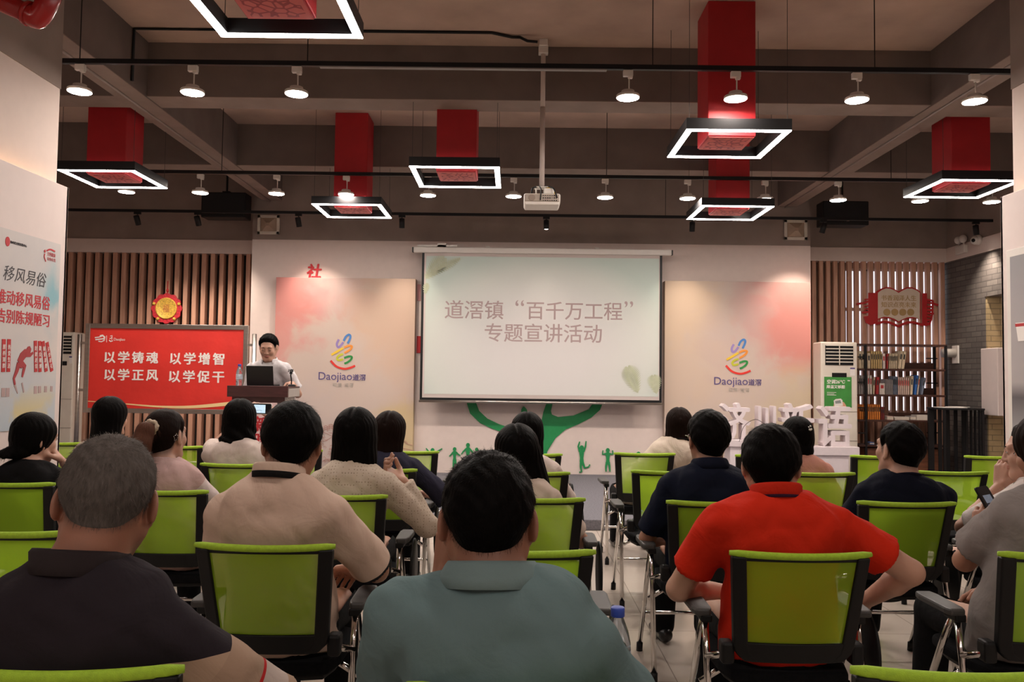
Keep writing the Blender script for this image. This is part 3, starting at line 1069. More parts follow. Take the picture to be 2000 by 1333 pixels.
r = sign_thing('wall_character', 614, 530, YW, 'red brush character on the white wall, cut off by the left backdrop board', 'lettering')
text('lettering', '社', frame((0, -0.001, 0.0), (1, 0, 0), (0, 0, 1)), w=0.20, h=0.20, m='red_ink', parent=r, bold=0.03, depth=0.012, shear=0.15)
a, b = at(813.5, 690, YW), at(822, 657, YW)
o = MB().box2((a.x, YW - 0.015, a.z), (b.x, YW - 0.002, b.z)).build('wall_plaque', 'dark_red', bevel=0.003)
tag(o, 'red plaque on the wall peeking out beside the left edge of the screen', 'plaque')
a, b = at(815, 588, YW), at(822, 556, YW)
o = MB().box2((a.x, YW - 0.012, a.z), (b.x, YW - 0.002, b.z)).build('wall_plaque', mat('pale_plaque', (.55, .25, .25), .6), bevel=0.003)
tag(o, 'pale pink plaque on the wall beside the upper left edge of the screen', 'plaque')

# projection screen
YP = 11.28
a, b = at(819.5, 781, YP), at(1293.5, 496, YP)
sx0, sx1, sz0, sz1 = a.x, b.x, at(1056, 784.5, YP).z, at(1056, 492, YP).z
r = thing('projection_screen', ((sx0 + sx1) / 2, YP, sz1), 'large white projection screen showing a pale two-line Chinese title', 'projection screen')
off = r.location.copy()
MB().box2((sx0, YP, sz0), (sx1, YP + 0.006, sz1)).build('border', 'black_metal', r, off=off)
bd = 0.034
MB().box2((sx0 + bd, YP - 0.004, sz0 + bd), (sx1 - bd, YP - 0.001, sz1)).build('screen_cloth', mat('screen_cloth', (.55, .47, .44), .7, noise=0), r, off=off)
ia, ib = at(828, 770, YP), at(1287, 503, YP)
iz0, iz1 = at(1056, 772.5, YP).z, at(1056, 503, YP).z
g = G('projected_slide')
x, y, z = g.xyz()
hx, hz = (ib.x - ia.x) / 2, (iz1 - iz0) / 2
cz_ = (iz1 + iz0) / 2 - off.z
dd = g.math('ADD', g.math('POWER', g.math('DIVIDE', x, hx * 1.2), 2.0), g.math('POWER', g.math('DIVIDE', g.math('SUBTRACT', z, cz_ - 0.35), hz * 1.45), 2.0))
col = g.ramp(dd, [(0.1, (0.62, 0.595, 0.575)), (0.65, (0.56, 0.58, 0.53)), (1.0, (0.46, 0.53, 0.475))])
g.set(Base_Color=col, Roughness=0.8, Emission_Color=col, Emission_Strength=0.03)
MB().box2((ia.x, YP - 0.006, iz0), (ib.x, YP - 0.003, iz1)).build('projected_slide', g.m, r, off=off)
F = wfr(YP - 0.007, r)
p = at(1054, 607, YP)
text('lettering', '道滘镇', F @ Matrix.Translation((at(926, 606, YP).x - 0, p.z, 0)), w=at(983, 600, YP).x - at(869, 600, YP).x, m='screen_ink', parent=r, depth=0.001, bold=0.008)
text('lettering', '“', F @ Matrix.Translation((at(1015, 600, YP).x, p.z + 0.10, 0)), w=0.12, m='screen_ink', parent=r, depth=0.001)
text('lettering', '百千万工程', F @ Matrix.Translation((at(1122, 606, YP).x, p.z, 0)), w=at(1215, 600, YP).x - at(1029, 600, YP).x, m='screen_ink', parent=r, depth=0.001, bold=0.008)
text('lettering', '”', F @ Matrix.Translation((at(1228, 600, YP).x, p.z + 0.10, 0)), w=0.12, m='screen_ink', parent=r, depth=0.001)
p = at(1061, 651, YP)
text('lettering', '专题宣讲活动', F @ Matrix.Translation((p.x, p.z, 0)), w=at(1175, 650, YP).x - at(947, 650, YP).x, m='screen_ink', parent=r, depth=0.001, bold=0.008)
M['leaf_print'] = mat('leaf_print', (0.47, 0.50, 0.35), 0.8, noise=0.1)


def feather(p0, p1, w, n):
    lf = MB()
    p0, p1 = Vector(p0), Vector(p1)
    d = p1 - p0
    nn = Vector((-d.y, d.x)).normalized()
    for k in range(n):
        t = (k + 0.5) / n
        c = p0 + d * t
        L_ = w * math.sin(math.pi * (0.12 + 0.8 * t))
        for s_ in (-1, 1):
            e = c + nn * s_ * L_ + d.normalized() * L_ * 0.7
            lf.ribbon([c, c.lerp(e, .5) + d.normalized() * .01, e], [0.012, 0.02, 0.004], F, 0, 0.0008)
    lf.ribbon([p0, p1], 0.008, F, 0, 0.0008)
    lf.build('leaf_print', 'leaf_print', r)


for q0, q1, w_, n_ in (((830, 545), (868, 505), .12, 14), ((832, 540), (898, 506), .07, 16), ((830, 575), (834, 555), .05, 6), ((1246, 768), (1226, 718), .13, 16), ((1282, 770), (1276, 735), .10, 12)):
    A, B = at(*q0, YP), at(*q1, YP)
    feather((A.x, A.z), (B.x, B.z), w_, n_)
ca, cb = at(808, 497, YP), at(1311, 486, YP)
zc_ = at(1056, 492, YP).z
MB().box2((ca.x, YP - 0.04, zc_ - 0.035), (cb.x, YP + 0.05, zc_ + 0.045)).build('casing', 'white_plastic', r, off=off, bevel=0.012)
MB().box2((cb.x, YP - 0.035, zc_ - 0.03), (cb.x + 0.02, YP + 0.045, zc_ + 0.04)).box2((ca.x - .02, YP - 0.035, zc_ - 0.03), (ca.x, YP + 0.045, zc_ + 0.04)).build('end_cap', 'grey_plastic', r, off=off, bevel=0.005)
MB().box2((ca.x + 0.05, YP - 0.02, zc_ + 0.05), (ca.x + 0.6, YP + 0.02, zc_ + 0.075)).box2((ca.x + 0.33, YP - 0.02, zc_ + 0.05), (ca.x + 0.45, YP + 0.02, zc_ + 0.1)).box2((ca.x + 1, YP, zc_ + .04), (ca.x + 1.05, YW - .004, zc_ + .07)).box2((cb.x - 1, YP, zc_ + .04), (cb.x - 1.05, YW - .004, zc_ + .07)).build('bracket', 'white_plastic', r, off=off)
MB().tube([(sx0 - 0.01, YP, sz0 - 0.015), (sx1 + 0.01, YP, sz0 - 0.015)], 0.018, 12).build('bottom_bar', 'steel', r, True, off=off)

# green decals under the screen
YD = YW - 0.004


def decal(name, label, cat, build, group=None):
    mb = MB()
    build(mb)
    xs = [v[0] for v in mb.v]
    zs = [v[2] for v in mb.v]
    loc = Vector(((min(xs) + max(xs)) / 2, YD, min(zs)))
    o = mb.build(name, 'green_vinyl', off=loc)
    o.location = loc
    return tag(o, label, cat, group)


FD = wfr(YD)


def tree(mb):
    pts = [(911, 785), (918, 808), (938, 827), (962, 838), (990, 848), (1008, 868), (1014, 922), (1062, 922), (1064, 905), (1069, 882), (1085, 856), (1105, 839), (1130, 829), (1155, 816), (1172, 801),
           (1180, 780), (1163, 780), (1150, 800), (1120, 812), (1090, 815), (1078, 810), (1076, 803), (1081, 780), (1070, 780), (1061, 806), (1055, 836), (1030, 838), (1000, 837), (975, 829), (952, 818), (936, 803), (927, 780)]
    mb.prism(wallpts(pts[::-1], YD), FD, 0, 0.012)
    mb.prism(wallpts([(1018, 812), (1018, 800), (1023, 794), (1029, 800), (1031, 812), (1036, 838), (1020, 838)][::-1], YD), FD, 0, 0.012)


decal('tree_decal', 'large green tree cut-out on the wall below the projection screen', 'wall decal', tree)


def person_fig(px, py, s, arms, legs):
    """small human cut-out: head, torso, arm and leg strokes in pixels relative to (px, py) at the hips"""
    def f(mb):
        def W2(q):
            return [Vector(v) for v in wallpts([(px + x * s, py + y * s) for x, y in q], YD)]
        u = s / 138.0
        mb.prism([(v.x, v.y) for v in W2(circle2(0, -27, 4.6, 18, 5.2))], FD, 0, 0.012)
        mb.ribbon(W2([(0, -24), (0, -20), (0, -14), (0, -6), (0, 1)]), [3.5 * u, 10 * u, 9 * u, 7 * u, 8.5 * u], FD, 0, 0.012)
        for q in arms:
            mb.ribbon(W2(q), [4 * u, 3.4 * u, 2.4 * u][:len(q)] if len(q) <= 3 else [4 * u] + [3.2 * u] * (len(q) - 2) + [2.4 * u], FD, 0, 0.012)
        for q in legs:
            mb.ribbon(W2(q), [5.5 * u, 4.2 * u, 2.6 * u, 2.6 * u][:len(q)], FD, 0, 0.012)
    return f


G_F = 'green figure decals along the stage wall'
UPA = [[(-4, -19), (-7, -30), (-4, -40)], [(4, -19), (8, -30), (9, -41)]]
decal('figure_decal', 'green cut-out of a person jumping with both arms raised, below the screen', 'wall decal', person_fig(1136, 901, 0.95, UPA, [[(-1, 0), (-2, 12), (0, 22), (-5, 23)], [(1, 0), (6, 14), (14, 12), (17, 7)]]), G_F)
decal('figure_decal', 'green cut-out of a strongman flexing both arms, below the screen', 'wall decal', person_fig(1187, 903, 0.85, [[(-4, -19), (-12, -18), (-11, -27)], [(4, -19), (12, -18), (11, -27)]], [[(-2, 0), (-4, 10), (-4, 22)], [(2, 0), (4, 10), (5, 22)]]), G_F)
decal('figure_decal', 'tallest green cut-out in the hand-holding family group', 'wall decal', person_fig(914, 893, 0.85, [[(-4, -19), (-11, -12), (-15, -6)], [(4, -19), (10, -12), (15, -6)]], [[(-2, 0), (-3, 14), (-4, 28)], [(2, 0), (3, 14), (4, 28)]]), G_F)
decal('figure_decal', 'child-sized green cut-out on the outer side of the family group', 'wall decal', person_fig(888, 898, 0.75, [[(-4, -19), (-10, -12), (-14, -8)], [(4, -19), (9, -14), (15, -10)]], [[(-2, 0), (-3, 12), (-4, 26)], [(2, 0), (3, 12), (4, 26)]]), G_F)
decal('figure_decal', 'child-sized green cut-out of the family group nearest the seated women', 'wall decal', person_fig(931, 898, 0.72, [[(-4, -19), (-9, -14), (-14, -10)], [(4, -19), (10, -14), (14, -10)]], [[(-2, 0), (-3, 12), (-4, 26)], [(2, 0), (3, 12), (4, 26)]]), G_F)
decal('figure_decal', 'green cut-out with arms spread wide, over the chair beside the navy top', 'wall decal', person_fig(845, 903, 0.85, [[(-4, -19), (-9, -24), (-15, -32)], [(4, -19), (12, -25), (22, -31)]], [[(-2, 0), (-3, 10), (-4, 20)], [(2, 0), (3, 10), (4, 20)]]), G_F)
decal('figure_decal', 'green cut-out bending low beside the first chair right of the aisle', 'wall decal', person_fig(1247, 910, 0.85, [[(-4, -19), (-6, -26), (-4, -29)], [(4, -19), (6, -26), (8, -27)]], [[(-2, 0), (-3, 5), (-4, 10)], [(2, 0), (3, 5), (4, 10)]]), G_F)
decal('figure_decal', 'green cut-out flexing both arms, half behind the bobbed woman', 'wall decal', person_fig(1288, 893, 0.85, [[(-4, -19), (-13, -18), (-15, -26)], [(4, -19), (6, -26), (5, -30)]], [[(-2, 0), (-3, 12), (-4, 26)], [(2, 0), (3, 12), (4, 26)]]), G_F)

# round ornament hung on the slats
YO = YS - 0.02
p = at(326, 603, YO)
r = thing('festive_ornament', p, 'round red and gold festive ornament hanging on the wooden slats', 'ornament')
rad = 31 / 1600 * YO
ring = [(rad * (0.95 + 0.035 * math.cos(12 * a)) * math.cos(a), rad * (0.95 + 0.035 * math.cos(12 * a)) * math.sin(a)) for a in [2 * math.pi * k / 120 for k in range(120)]]
MB().prism(ring, frame((0, 0, 0), (1, 0, 0), (0, 0, 1)), -0.012, 0.02).build('red_rim', mat('ornament_red', (.55, .02, .035), .6, noise=.3, nscale=40, bump=.5, bscale=50), r, bevel=0.006)
MB().lathe([(rad * .66, 0), (rad * .68, 0.03), (rad * .64, 0.036), (rad * .60, 0.03), (0.001, 0.03)], (0, 0, 0), 40, Matrix.Rotation(R(90), 3, 'X')).build('gold_disc', 'gold', r, True)
for a in (20, 160, 232, 308):
    MB().ball((rad * .84 * math.cos(R(a)), -0.02, rad * .84 * math.sin(R(a))), 0.026, 10, 8).build('gold_bead', 'gold', r, True)
text('lettering', '福', frame((0, -0.031, 0), (1, 0, 0), (0, 0, 1)), w=rad * .42, h=rad * .5, m=mat('ornament_mark', (.48, .16, .05), .6), parent=r, depth=0.004)
MB().tube([(0, 0, rad * .95), (0, 0, rad * 1.75)], 0.008, 8).ball((0, 0, rad * 1.15), (.02, .012, .03)).build('hanging_cord', 'dark_red', r)

# open-book sign on the right slats
YK = YS - 0.04
K = lambda zx, zy: (1670 + zx / 11.765, 550 + zy / 11.765)
kc = at(1754, 600, YK)
r = thing('book_sign', kc, 'red open-book sign with a gold two-line motto hung on the slats', 'sign')
F = wfr(YK, r)


def kp(pts):
    return wallpts([K(*q) for q in pts], YK)


red = MB()
top_ = [(510, 265), (600, 200), (700, 165), (800, 175), (900, 215), (985, 270), (1080, 210), (1180, 170), (1290, 170), (1400, 215), (1470, 265)]
bot_ = [(1470, 880), (1400, 840), (1300, 820), (1180, 830), (1080, 870), (985, 920), (880, 860), (760, 820), (640, 815), (510, 860)]
outer = [(470, 235), (600, 165), (700, 130), (800, 140), (900, 185), (985, 235), (1080, 180), (1180, 135), (1290, 135), (1420, 190), (1490, 250), (1490, 880), (1400, 850), (1300, 850), (1180, 860), (1080, 900), (985, 950), (880, 890), (760, 850), (640, 845), (470, 900)]
red.prism(kp(outer[::-1]), F, 0, 0.02)
red.prism(kp([(300, 265), (510, 265), (510, 960), (340, 1010), (240, 950), (190, 810), (300, 790)][::-1]), F, 0, 0.016)
red.prism(kp([(1535, 275), (1640, 275), (1640, 1030), (1535, 1010)][::-1]), F, 0, 0.016)
for q, w_ in (([(470, 980), (640, 930), (760, 940), (880, 985), (985, 1035), (1090, 985), (1200, 945), (1330, 940), (1480, 985), (1560, 1000)], .035), ([(30, 525), (200, 495), (310, 460)], .03), ([(150, 720), (310, 700)], .03),
              ([(210, 420), (310, 410)], .02), ([(200, 580), (310, 560)], .02), ([(200, 650), (310, 630)], .02), ([(1640, 420), (1780, 450)], .03), ([(1640, 490), (1760, 500), (1900, 550)], .03), ([(1640, 580), (1770, 590)], .03),
              ([(1640, 655), (1770, 665)], .03), ([(1640, 730), (1800, 745)], .03), ([(1640, 810), (1760, 820)], .03), ([(1640, 890), (1740, 890)], .03), ([(1640, 970), (1710, 970)], .03), ([(1780, 440), (1770, 700), (1740, 880), (1700, 990), (1600, 1010)], .022)):
    red.ribbon([Vector(v) for v in kp(q)], w_, F, 0, 0.016)
red.build('red_cover', 'dark_red', r)
MB().prism(kp((top_ + bot_)[::-1]), F, 0.018, 0.026).build('page', 'cream_paper', r)
for body_, yy in (('书香润泽人生', 385), ('知识点亮未来', 540)):
    v = kp([(985, yy)])[0]
    text('lettering', body_, F @ Matrix.Translation((v[0], v[1], 0.027)), w=kp([(1390, yy)])[0][0] - kp([(590, yy)])[0][0], m='gold_ink', parent=r, bold=0.015, depth=0.003)
for zx in (712, 893, 1077, 1257):
    v = kp([(zx, 712)])[0]
    MB().prism(circle2(v[0], v[1], 0.052), F, 0.026, 0.031).build('gold_seal', 'gold_ink', r)

# ------------------------------------------------------------------ left column poster
XP = -3.15
fr_l = frame((XP, 0, 0), (0, 1, 0), (0, 0, 1))


def cp2(px, py):
    p = atx(px, py, XP + 0.006)
    return p.y, p.z


pe = cp2(119, 478)
pyf, pzt = pe
pzb = cp2(112, 832)[1]
pyn = pyf - 1.25
r = thing('wall_poster', (XP, (pyn + pyf) / 2, pzb), 'pale blue poster with red Chinese slogans on the left column', 'poster')
Fl = Matrix.Translation(-r.location) @ fr_l
g = G('poster_print')
x, y, z = g.xyz()
n1 = g.noise(1.6, 5, None, .6)
n2 = g.noise(3.2, 5)
c = g.mix(g.ramp(n1, [(.35, (0, 0, 0)), (.65, (1, 1, 1))]), (0.52, 0.50, 0.50), (0.60, 0.55, 0.52))
hz_ = g.n('MapRange', {0: g.math('ADD', z, g.math('MULTIPLY', n1, .5)), 1: 0.25, 2: .85, 3: .7, 4: 0.0}).outputs[0]
c = g.mix(hz_, c, (0.38, 0.48, 0.56))
eb = g.n('MapRange', {0: g.math('ADD', g.math('ABSOLUTE', g.math('SUBTRACT', z, 0.88)), g.math('MULTIPLY', g.math('ABSOLUTE', g.math('SUBTRACT', y, .55)), 1.2)), 1: 0.05, 2: .35, 3: .85, 4: 0.0}).outputs[0]
c = g.mix(g.math('MULTIPLY', eb, g.ramp(n2, [(.4, (0, 0, 0)), (.6, (1, 1, 1))])), c, (0.16, 0.42, 0.50))
yb_ = g.n('MapRange', {0: z, 1: 0.02, 2: .30, 3: .9, 4: 0.0}).outputs[0]
c = g.mix(g.math('MULTIPLY', yb_, g.ramp(n2, [(.5, (0, 0, 0)), (.6, (1, 1, 1))])), c, (0.66, 0.50, 0.10))
g.set(Base_Color=c, Roughness=0.5)
MB().box2((0.0, pyn, pzb), (0.006, pyf, pzt)).build('print', g.m, r, off=Vector((0, r.location.y, pzb)))


def ptext(body_, px, py, w=None, h=None, m='red_ink', **k):
    yy, zz = cp2(px, py)
    return text('lettering', body_, Fl @ Matrix.Translation((yy, zz, 0.007)), w=w, h=h, m=m, parent=r, depth=0.002, **k)


def ptext_span(body_, px0, px1, py, full, h, m, **k):
    """span of the photographed characters px0..px1; all of body_ is set at that pitch, ending at px1"""
    y0, z0 = cp2(px0, py)
    y1, z1 = cp2(px1, py)
    pitch = (y1 - y0) / full
    w = pitch * len(body_) * .96
    return text('lettering', body_, Fl @ Matrix.Translation((y1 - w / 2, z1, 0.007)), w=w, h=h, m=m, parent=r, depth=0.0006, **k)


zrow = lambda px, a, b: abs(cp2(px, a)[1] - cp2(px, b)[1])
ptext_span('移风易俗', 2, 90, 549, 4, zrow(85, 534, 562), 'dark_ink', bold=-0.004, shear=0.18)
ptext_span('推动移风易俗', 8, 97, 594, 5, zrow(95, 581, 607), 'red_ink', bold=0.022)
ptext_span('告别陈规陋习', 8, 96, 627.5, 5, zrow(95, 616, 641), 'red_ink', bold=0.022)
ptext_span('文明健康', 91, 108, 500, 4, zrow(95, 496, 504), 'red_ink')
ptext_span('有你有我', 91, 108, 509.5, 4, zrow(95, 506, 513), 'red_ink')
text('lettering', '新时代文明实践中心', Fl @ Matrix.Translation((cp2(36, 480)[0], cp2(36, 477)[1], 0.007)), w=cp2(52, 480)[0] - cp2(20, 480)[0], m='dark_ink', parent=r, depth=0.002)
lg = MB()
cy_, cz_2 = cp2(14.5, 472)
lg.prism(circle2(cy_, cz_2, .022, 16, .03), Fl, 0.006, 0.009)
lg.build('round_logo', 'red_ink', r)
arc = MB()
arc.ribbon(spline([Vector((*cp2(91, 490), 0)), Vector((*cp2(98, 487.5), 0)), Vector((*cp2(107, 491.5), 0))], 6), 0.010, Fl, 0.006, 0.009)
arc.ribbon([Vector(cp2(86.5, 489)), Vector(cp2(88, 493))], 0.015, Fl, 0.006, 0.009)
arc.ribbon(spline([Vector((*cp2(87, 496), 0)), Vector((*cp2(86, 502), 0)), Vector((*cp2(89, 511), 0))], 4), 0.007, Fl, 0.006, 0.009)
arc.build('arc_logo', 'red_ink', r)
Z2 = lambda zx, zy: cp2(zx / 7.015, 640 + zy / 7.015)
for (xa, ya, xb_, yb2, w_, tx_) in ((50, 160, 40, 610, .058, '厚养薄葬'), (122, 160, 110, 610, .056, '热爱生活'), (482, 182, 488, 610, .055, '封建迷信'), (540, 185, 545, 610, .055, '聚众赌博'), (585, 190, 630, 605, .055, '铺张浪费'), (640, 205, 708, 600, .055, '天价彩礼')):
    A, B = Vector(Z2(xa, ya)), Vector(Z2(xb_, yb2))
    w_ *= .62
    MB().ribbon([A, B], w_, Fl, 0.006, 0.009).build('red_tag', 'dark_red', r)
    d = (B - A)
    for k, ch in enumerate(tx_):
        q = A + d * (0.24 + 0.19 * k)
        text('lettering', ch, Fl @ Matrix.Translation((q.x, q.y, 0.0095)), w=w_ * .72, h=d.length * .15, m='white_ink', parent=r, depth=0.001, bold=.01)
run = MB()
for q, w_ in (([(255, 480), (300, 400), (350, 345), (400, 320)], [.06, .085, .075, .04]), ([(385, 345), (395, 290), (392, 260)], [.06, .07, .03]), ([(350, 370), (410, 380), (450, 345)], [.05, .035, .02]), ([(250, 490), (300, 510), (335, 530), (315, 610), (300, 680)], [.05, .075, .05, .035, .02]),
              ([(255, 490), (225, 600), (185, 700), (200, 785)], [.06, .045, .03, .025])):
    run.ribbon([Vector(Z2(*v)) for v in q], [.66 * v for v in w_], Fl, 0.006, 0.009)
run.build('figure_print', mat('poster_red', (.34, .03, .035), .6), r)
M['poster_pale_red'] = mat('poster_pale_red', (.42, .30, .29), .6)
for q, w_ in (([(200, 790), (240, 905)], [.03, .012]), ([(300, 760), (325, 890)], [.022, .02]), ([(45, 830), (40, 950)], .055), ([(105, 830), (100, 950)], .055), ([(485, 805), (482, 910)], .05), ([(540, 805), (538, 900)], .05), ([(625, 805), (620, 890)], .045), ([(705, 805), (700, 880)], .04)):
    MB().ribbon([Vector(Z2(*v)) for v in q], [.65 * v for v in w_] if isinstance(w_, list) else .65 * w_, Fl, 0.006, 0.008).build('printed_reflection', 'poster_pale_red', r)

# right column poster
XQ = 3.30
p0 = atx(1968, 490, XQ - 0.02)
p1 = atx(1970, 880, XQ - 0.02)
r = thing('framed_poster', (XQ, p0.y - 0.6, 0.9), 'grey poster in a white frame on the right column', 'poster')
off = r.location.copy()
yn_ = p0.y - 1.2
MB().box2((XQ - 0.03, yn_, 0.55), (XQ, p0.y, p0.z)).build('frame', 'white_plastic', r, off=off, bevel=0.004)
g = G('grey_print')
x, y, z = g.xyz()
c = g.ramp(g.math('DIVIDE', g.math('ADD', z, .4), 2.4), [(0.1, (0.16, 0.16, 0.17)), (.28, (0.30, 0.29, 0.30)), (.36, (0.10, 0.09, 0.10)), (.40, (0.40, 0.37, 0.37)), (.62, (0.36, 0.34, 0.35)), (.78, (0.25, 0.25, 0.26)), (1.0, (0.22, 0.22, 0.23))])
g.set(Base_Color=c, Roughness=0.35)
MB().box2((XQ - 0.033, yn_ + 0.04, 0.6), (XQ - 0.029, p0.y - 0.045, p0.z - 0.05)).build('print', g.m, r, off=off)
Fq = Matrix.Translation(-off) @ frame((XQ - 0.034, 0, 0), (0, -1, 0), (0, 0, 1))
cq = atx(1999, 648, XQ - .034)
cup = MB()
cup.prism([(-cq.y - .055, cq.z - .06), (-cq.y + .055, cq.z - .06), (-cq.y + .08, cq.z + .06), (-cq.y - .08, cq.z + .06)], Fq, 0, 0.002)
cup.build('cup_print', 'white_ink', r)
MB().prism([(-cq.y - .08, cq.z + .035), (-cq.y + .08, cq.z + .035), (-cq.y + .083, cq.z + .055), (-cq.y - .083, cq.z + .055)], Fq, 0.002, 0.003).build('cup_rim_print', 'dark_red', r)
# ------------------------------------------------------------------ banner stand
YBN = 9.7
a, b = at(163, 803, YBN), at(486, 640, YBN)
bx0, bx1 = a.x, b.x
bz0, bz1 = at(320, 808, YBN).z, at(320, 634, YBN).z
cx = (bx0 + bx1) / 2
r = thing('banner_stand', (cx, YBN, ZST), 'red Chinese slogan banner in a wheeled steel frame beside the speaker', 'banner stand')
off = r.location.copy()
fw = 0.055
f_ = MB()
f_.box2((bx0, YBN - .02, bz0), (bx0 + fw, YBN + .02, bz1)).box2((bx1 - fw, YBN - .02, bz0), (bx1, YBN + .02, bz1)).box2((bx0 + fw, YBN - .02, bz1 - fw), (bx1 - fw, YBN + .02, bz1)).box2((bx0 + fw, YBN - .02, bz0), (bx1 - fw, YBN + .02, bz0 + fw))
f_.build('frame', 'steel', r, off=off, bevel=0.004)
g = M['banner_red']
MB().box2((bx0 + fw, YBN - .008, bz0 + fw), (bx1 - fw, YBN + .008, bz1 - fw)).build('banner_sheet', 'banner_red', r, off=off)
F = wfr(YBN - 0.009, r)


def bt(body_, px0, px1, py):
    A, B = at(px0, py, YBN), at(px1, py, YBN)
    text('lettering', body_, F @ Matrix.Translation(((A.x + B.x) / 2, (A.z + B.z) / 2, 0)), w=B.x - A.x, m='white_ink', parent=r, bold=0.03, depth=0.002, spacing=1.32)


bt('以学铸魂', 205, 309, 698.5)
bt('以学增智', 333, 438, 701)
bt('以学正风', 205, 309, 732.5)
bt('以学促干', 331, 438, 736)
st = MB()
yl = [(163, 783.5), (230, 788), (310, 794.5), (380, 795), (478, 786)]
st.ribbon(spline([Vector((at(x_, y_, YBN).x, at(x_, y_, YBN).z, 0)) for x_, y_ in yl], 8)[:-1] + [Vector((bx1 - fw, at(478, 786, YBN).z, 0))], [0.008] * 10 + [0.012 + 0.0016 * k for k in range(23)], F, 0, 0.001)
st.build('gold_swoosh', 'cream_ink', r)
sm = MB()
for q, w_ in (([(186, 660), (194, 659), (200, 657)], .012), ([(187, 664), (196, 663), (203, 662)], .014), ([(193, 667), (199, 668), (205, 665)], .012), ([(196, 657), (201, 655.5), (205, 659), (204, 664)], .02), ([(209, 656), (209, 669)], .006),
              ([(216, 657), (220, 656), (219, 660)], .01), ([(215, 662), (220, 660), (219, 664)], .01), ([(214, 665), (217, 667.5), (221, 666)], .012)):
    sm.ribbon([Vector(v) for v in wallpts(q, YBN)], w_, F, 0, 0.001)
sm.build('banner_logo', 'white_ink', r)
A, B = at(223, 664, YBN), at(245, 664, YBN)
text('lettering', 'Daojiao', F @ Matrix.Translation(((A.x + B.x) / 2, A.z, 0)), w=B.x - A.x, m='white_ink', parent=r, depth=0.001)
for sx, px in ((-1, bx0 - 0.085), (1, bx1 + 0.065)):
    z1 = bz1 - 0.13 if sx < 0 else bz1 - 0.10
    MB().tube([(px, YBN + .02, ZST + 0.12), (px, YBN + .02, z1)], 0.026, 14).build('post', 'steel', r, True, off=off)
    MB().box2((min(px, px - sx * .1), YBN, (bz0 + bz1) / 2 + .28), (max(px, px - sx * .1), YBN + .03, (bz0 + bz1) / 2 + .31)).box2((min(px, px - sx * .1), YBN, bz0 + .25), (max(px, px - sx * .1), YBN + .03, bz0 + .28)).build('clamp', 'steel', r, off=off)
    MB().tube([(px, YBN - .26, ZST + .07), (px, YBN + .02, ZST + .14), (px, YBN + .3, ZST + .07)], 0.022, 10).tube([(px, YBN + .02, ZST + .14), (px + .04 * -sx, YBN + .02, ZST + .34)], 0.03, 10).build('foot', 'black_metal', r, True, off=off)
    for yy in (-.26, .3):
        MB().lathe([(0.034, -0.011), (0.036, 0), (0.034, 0.011)], (px, YBN + yy, ZST + 0.036), 16, Matrix.Rotation(R(90), 3, 'Y')).build('caster', 'black_plastic', r, True, off=off)
MB().tube([(bx0 - 0.085, YBN + .02, ZST + .3), (bx1 + 0.065, YBN + .02, ZST + .3)], 0.018, 10).build('crossbar', 'steel', r, True, off=off)


# ------------------------------------------------------------------ air conditioners
def aircon(x0_, x1_, Y, ztop, depth, label, poster):
    w = x1_ - x0_
    cx = (x0_ + x1_) / 2
    H = ztop - ZST
    r = thing('air_conditioner', (cx, Y, ZST), label, 'air conditioner', 'tall floor-standing air conditioners')
    MB().box((0, depth / 2, H / 2), (w, depth, H)).build('cabinet', 'cream_plastic', r, bevel=0.018)
    g0, g1 = H - 0.045, H - 0.315
    MB().box((0, 0.0, (g0 + g1) / 2), (w * .76, 0.02, g0 - g1)).build('outlet_recess', 'black_plastic', r)
    lv = MB()
    for k in range(6):
        lv.box((0, -0.012, g1 + (g0 - g1) * (k + .5) / 6 + .02), (w * .74, 0.012, 0.013))
    lv.box((0, -0.014, (g0 + g1) / 2), (0.01, 0.012, g0 - g1))
    lv.build('louvers', 'cream_plastic', r)
    MB().box((0, -0.004, g1 - 0.135), (w * .40, 0.01, 0.06)).build('display', 'black_plastic', r, bevel=0.004)
    MB().box((w * .36, -0.003, g1 - 0.085), (w * .13, 0.004, 0.11)).build('energy_label', 'white_ink', r)
    MB().box((w * .36, -0.006, g1 - 0.042), (w * .13, 0.002, 0.02)).build('label_header', 'navy_ink', r)
    MB().box((0, -0.002, 0.55), (w * .96, 0.006, 0.008)).box((0, -0.002, H * .5), (w * .96, 0.006, 0.006)).build('panel_seam', mat('ac_seam', (.35, .31, .27), .6), r)
    return r, g1


ya = 11.15
pa_, pb_ = at(1603, 668, ya), at(1674.5, 668, ya)
ac, g1 = aircon(pa_.x, pb_.x, ya, pa_.z, 0.30, 'tall cream floor air conditioner with a green poster, beside the bookshelf', True)
aircon(at(103, 660, 11.75).x, at(146, 650, 11.75).x, 11.75, at(130, 649, 11.75).z, 0.30, 'cream floor air conditioner half behind the left column, beside the banner stand', False)
YA = ya - 0.004
A, B = at(1610, 796, YA), at(1663, 737, YA)
cz = (A.z + B.z) / 2
r = thing('poster', ((A.x + B.x) / 2, YA, A.z), 'green energy-saving poster stuck on the front of the air conditioner', 'poster')
off = r.location.copy()
MB().box2((A.x, YA - .003, A.z), (B.x, YA, B.z)).build('sheet', mat('poster_green', (.05, .27, .05), .5, noise=.15, nscale=6), r, off=off)
F = wfr(YA - .0035, r)


def gp_(body_, px0, px1, py, m='white_ink', bold=.03):
    A_, B_ = at(px0, py, YA), at(px1, py, YA)
    text('lettering', body_, F @ Matrix.Translation(((A_.x + B_.x) / 2, (A_.z + B_.z) / 2, 0)), w=B_.x - A_.x, m=m, parent=r, bold=bold, depth=.001, shear=.1)


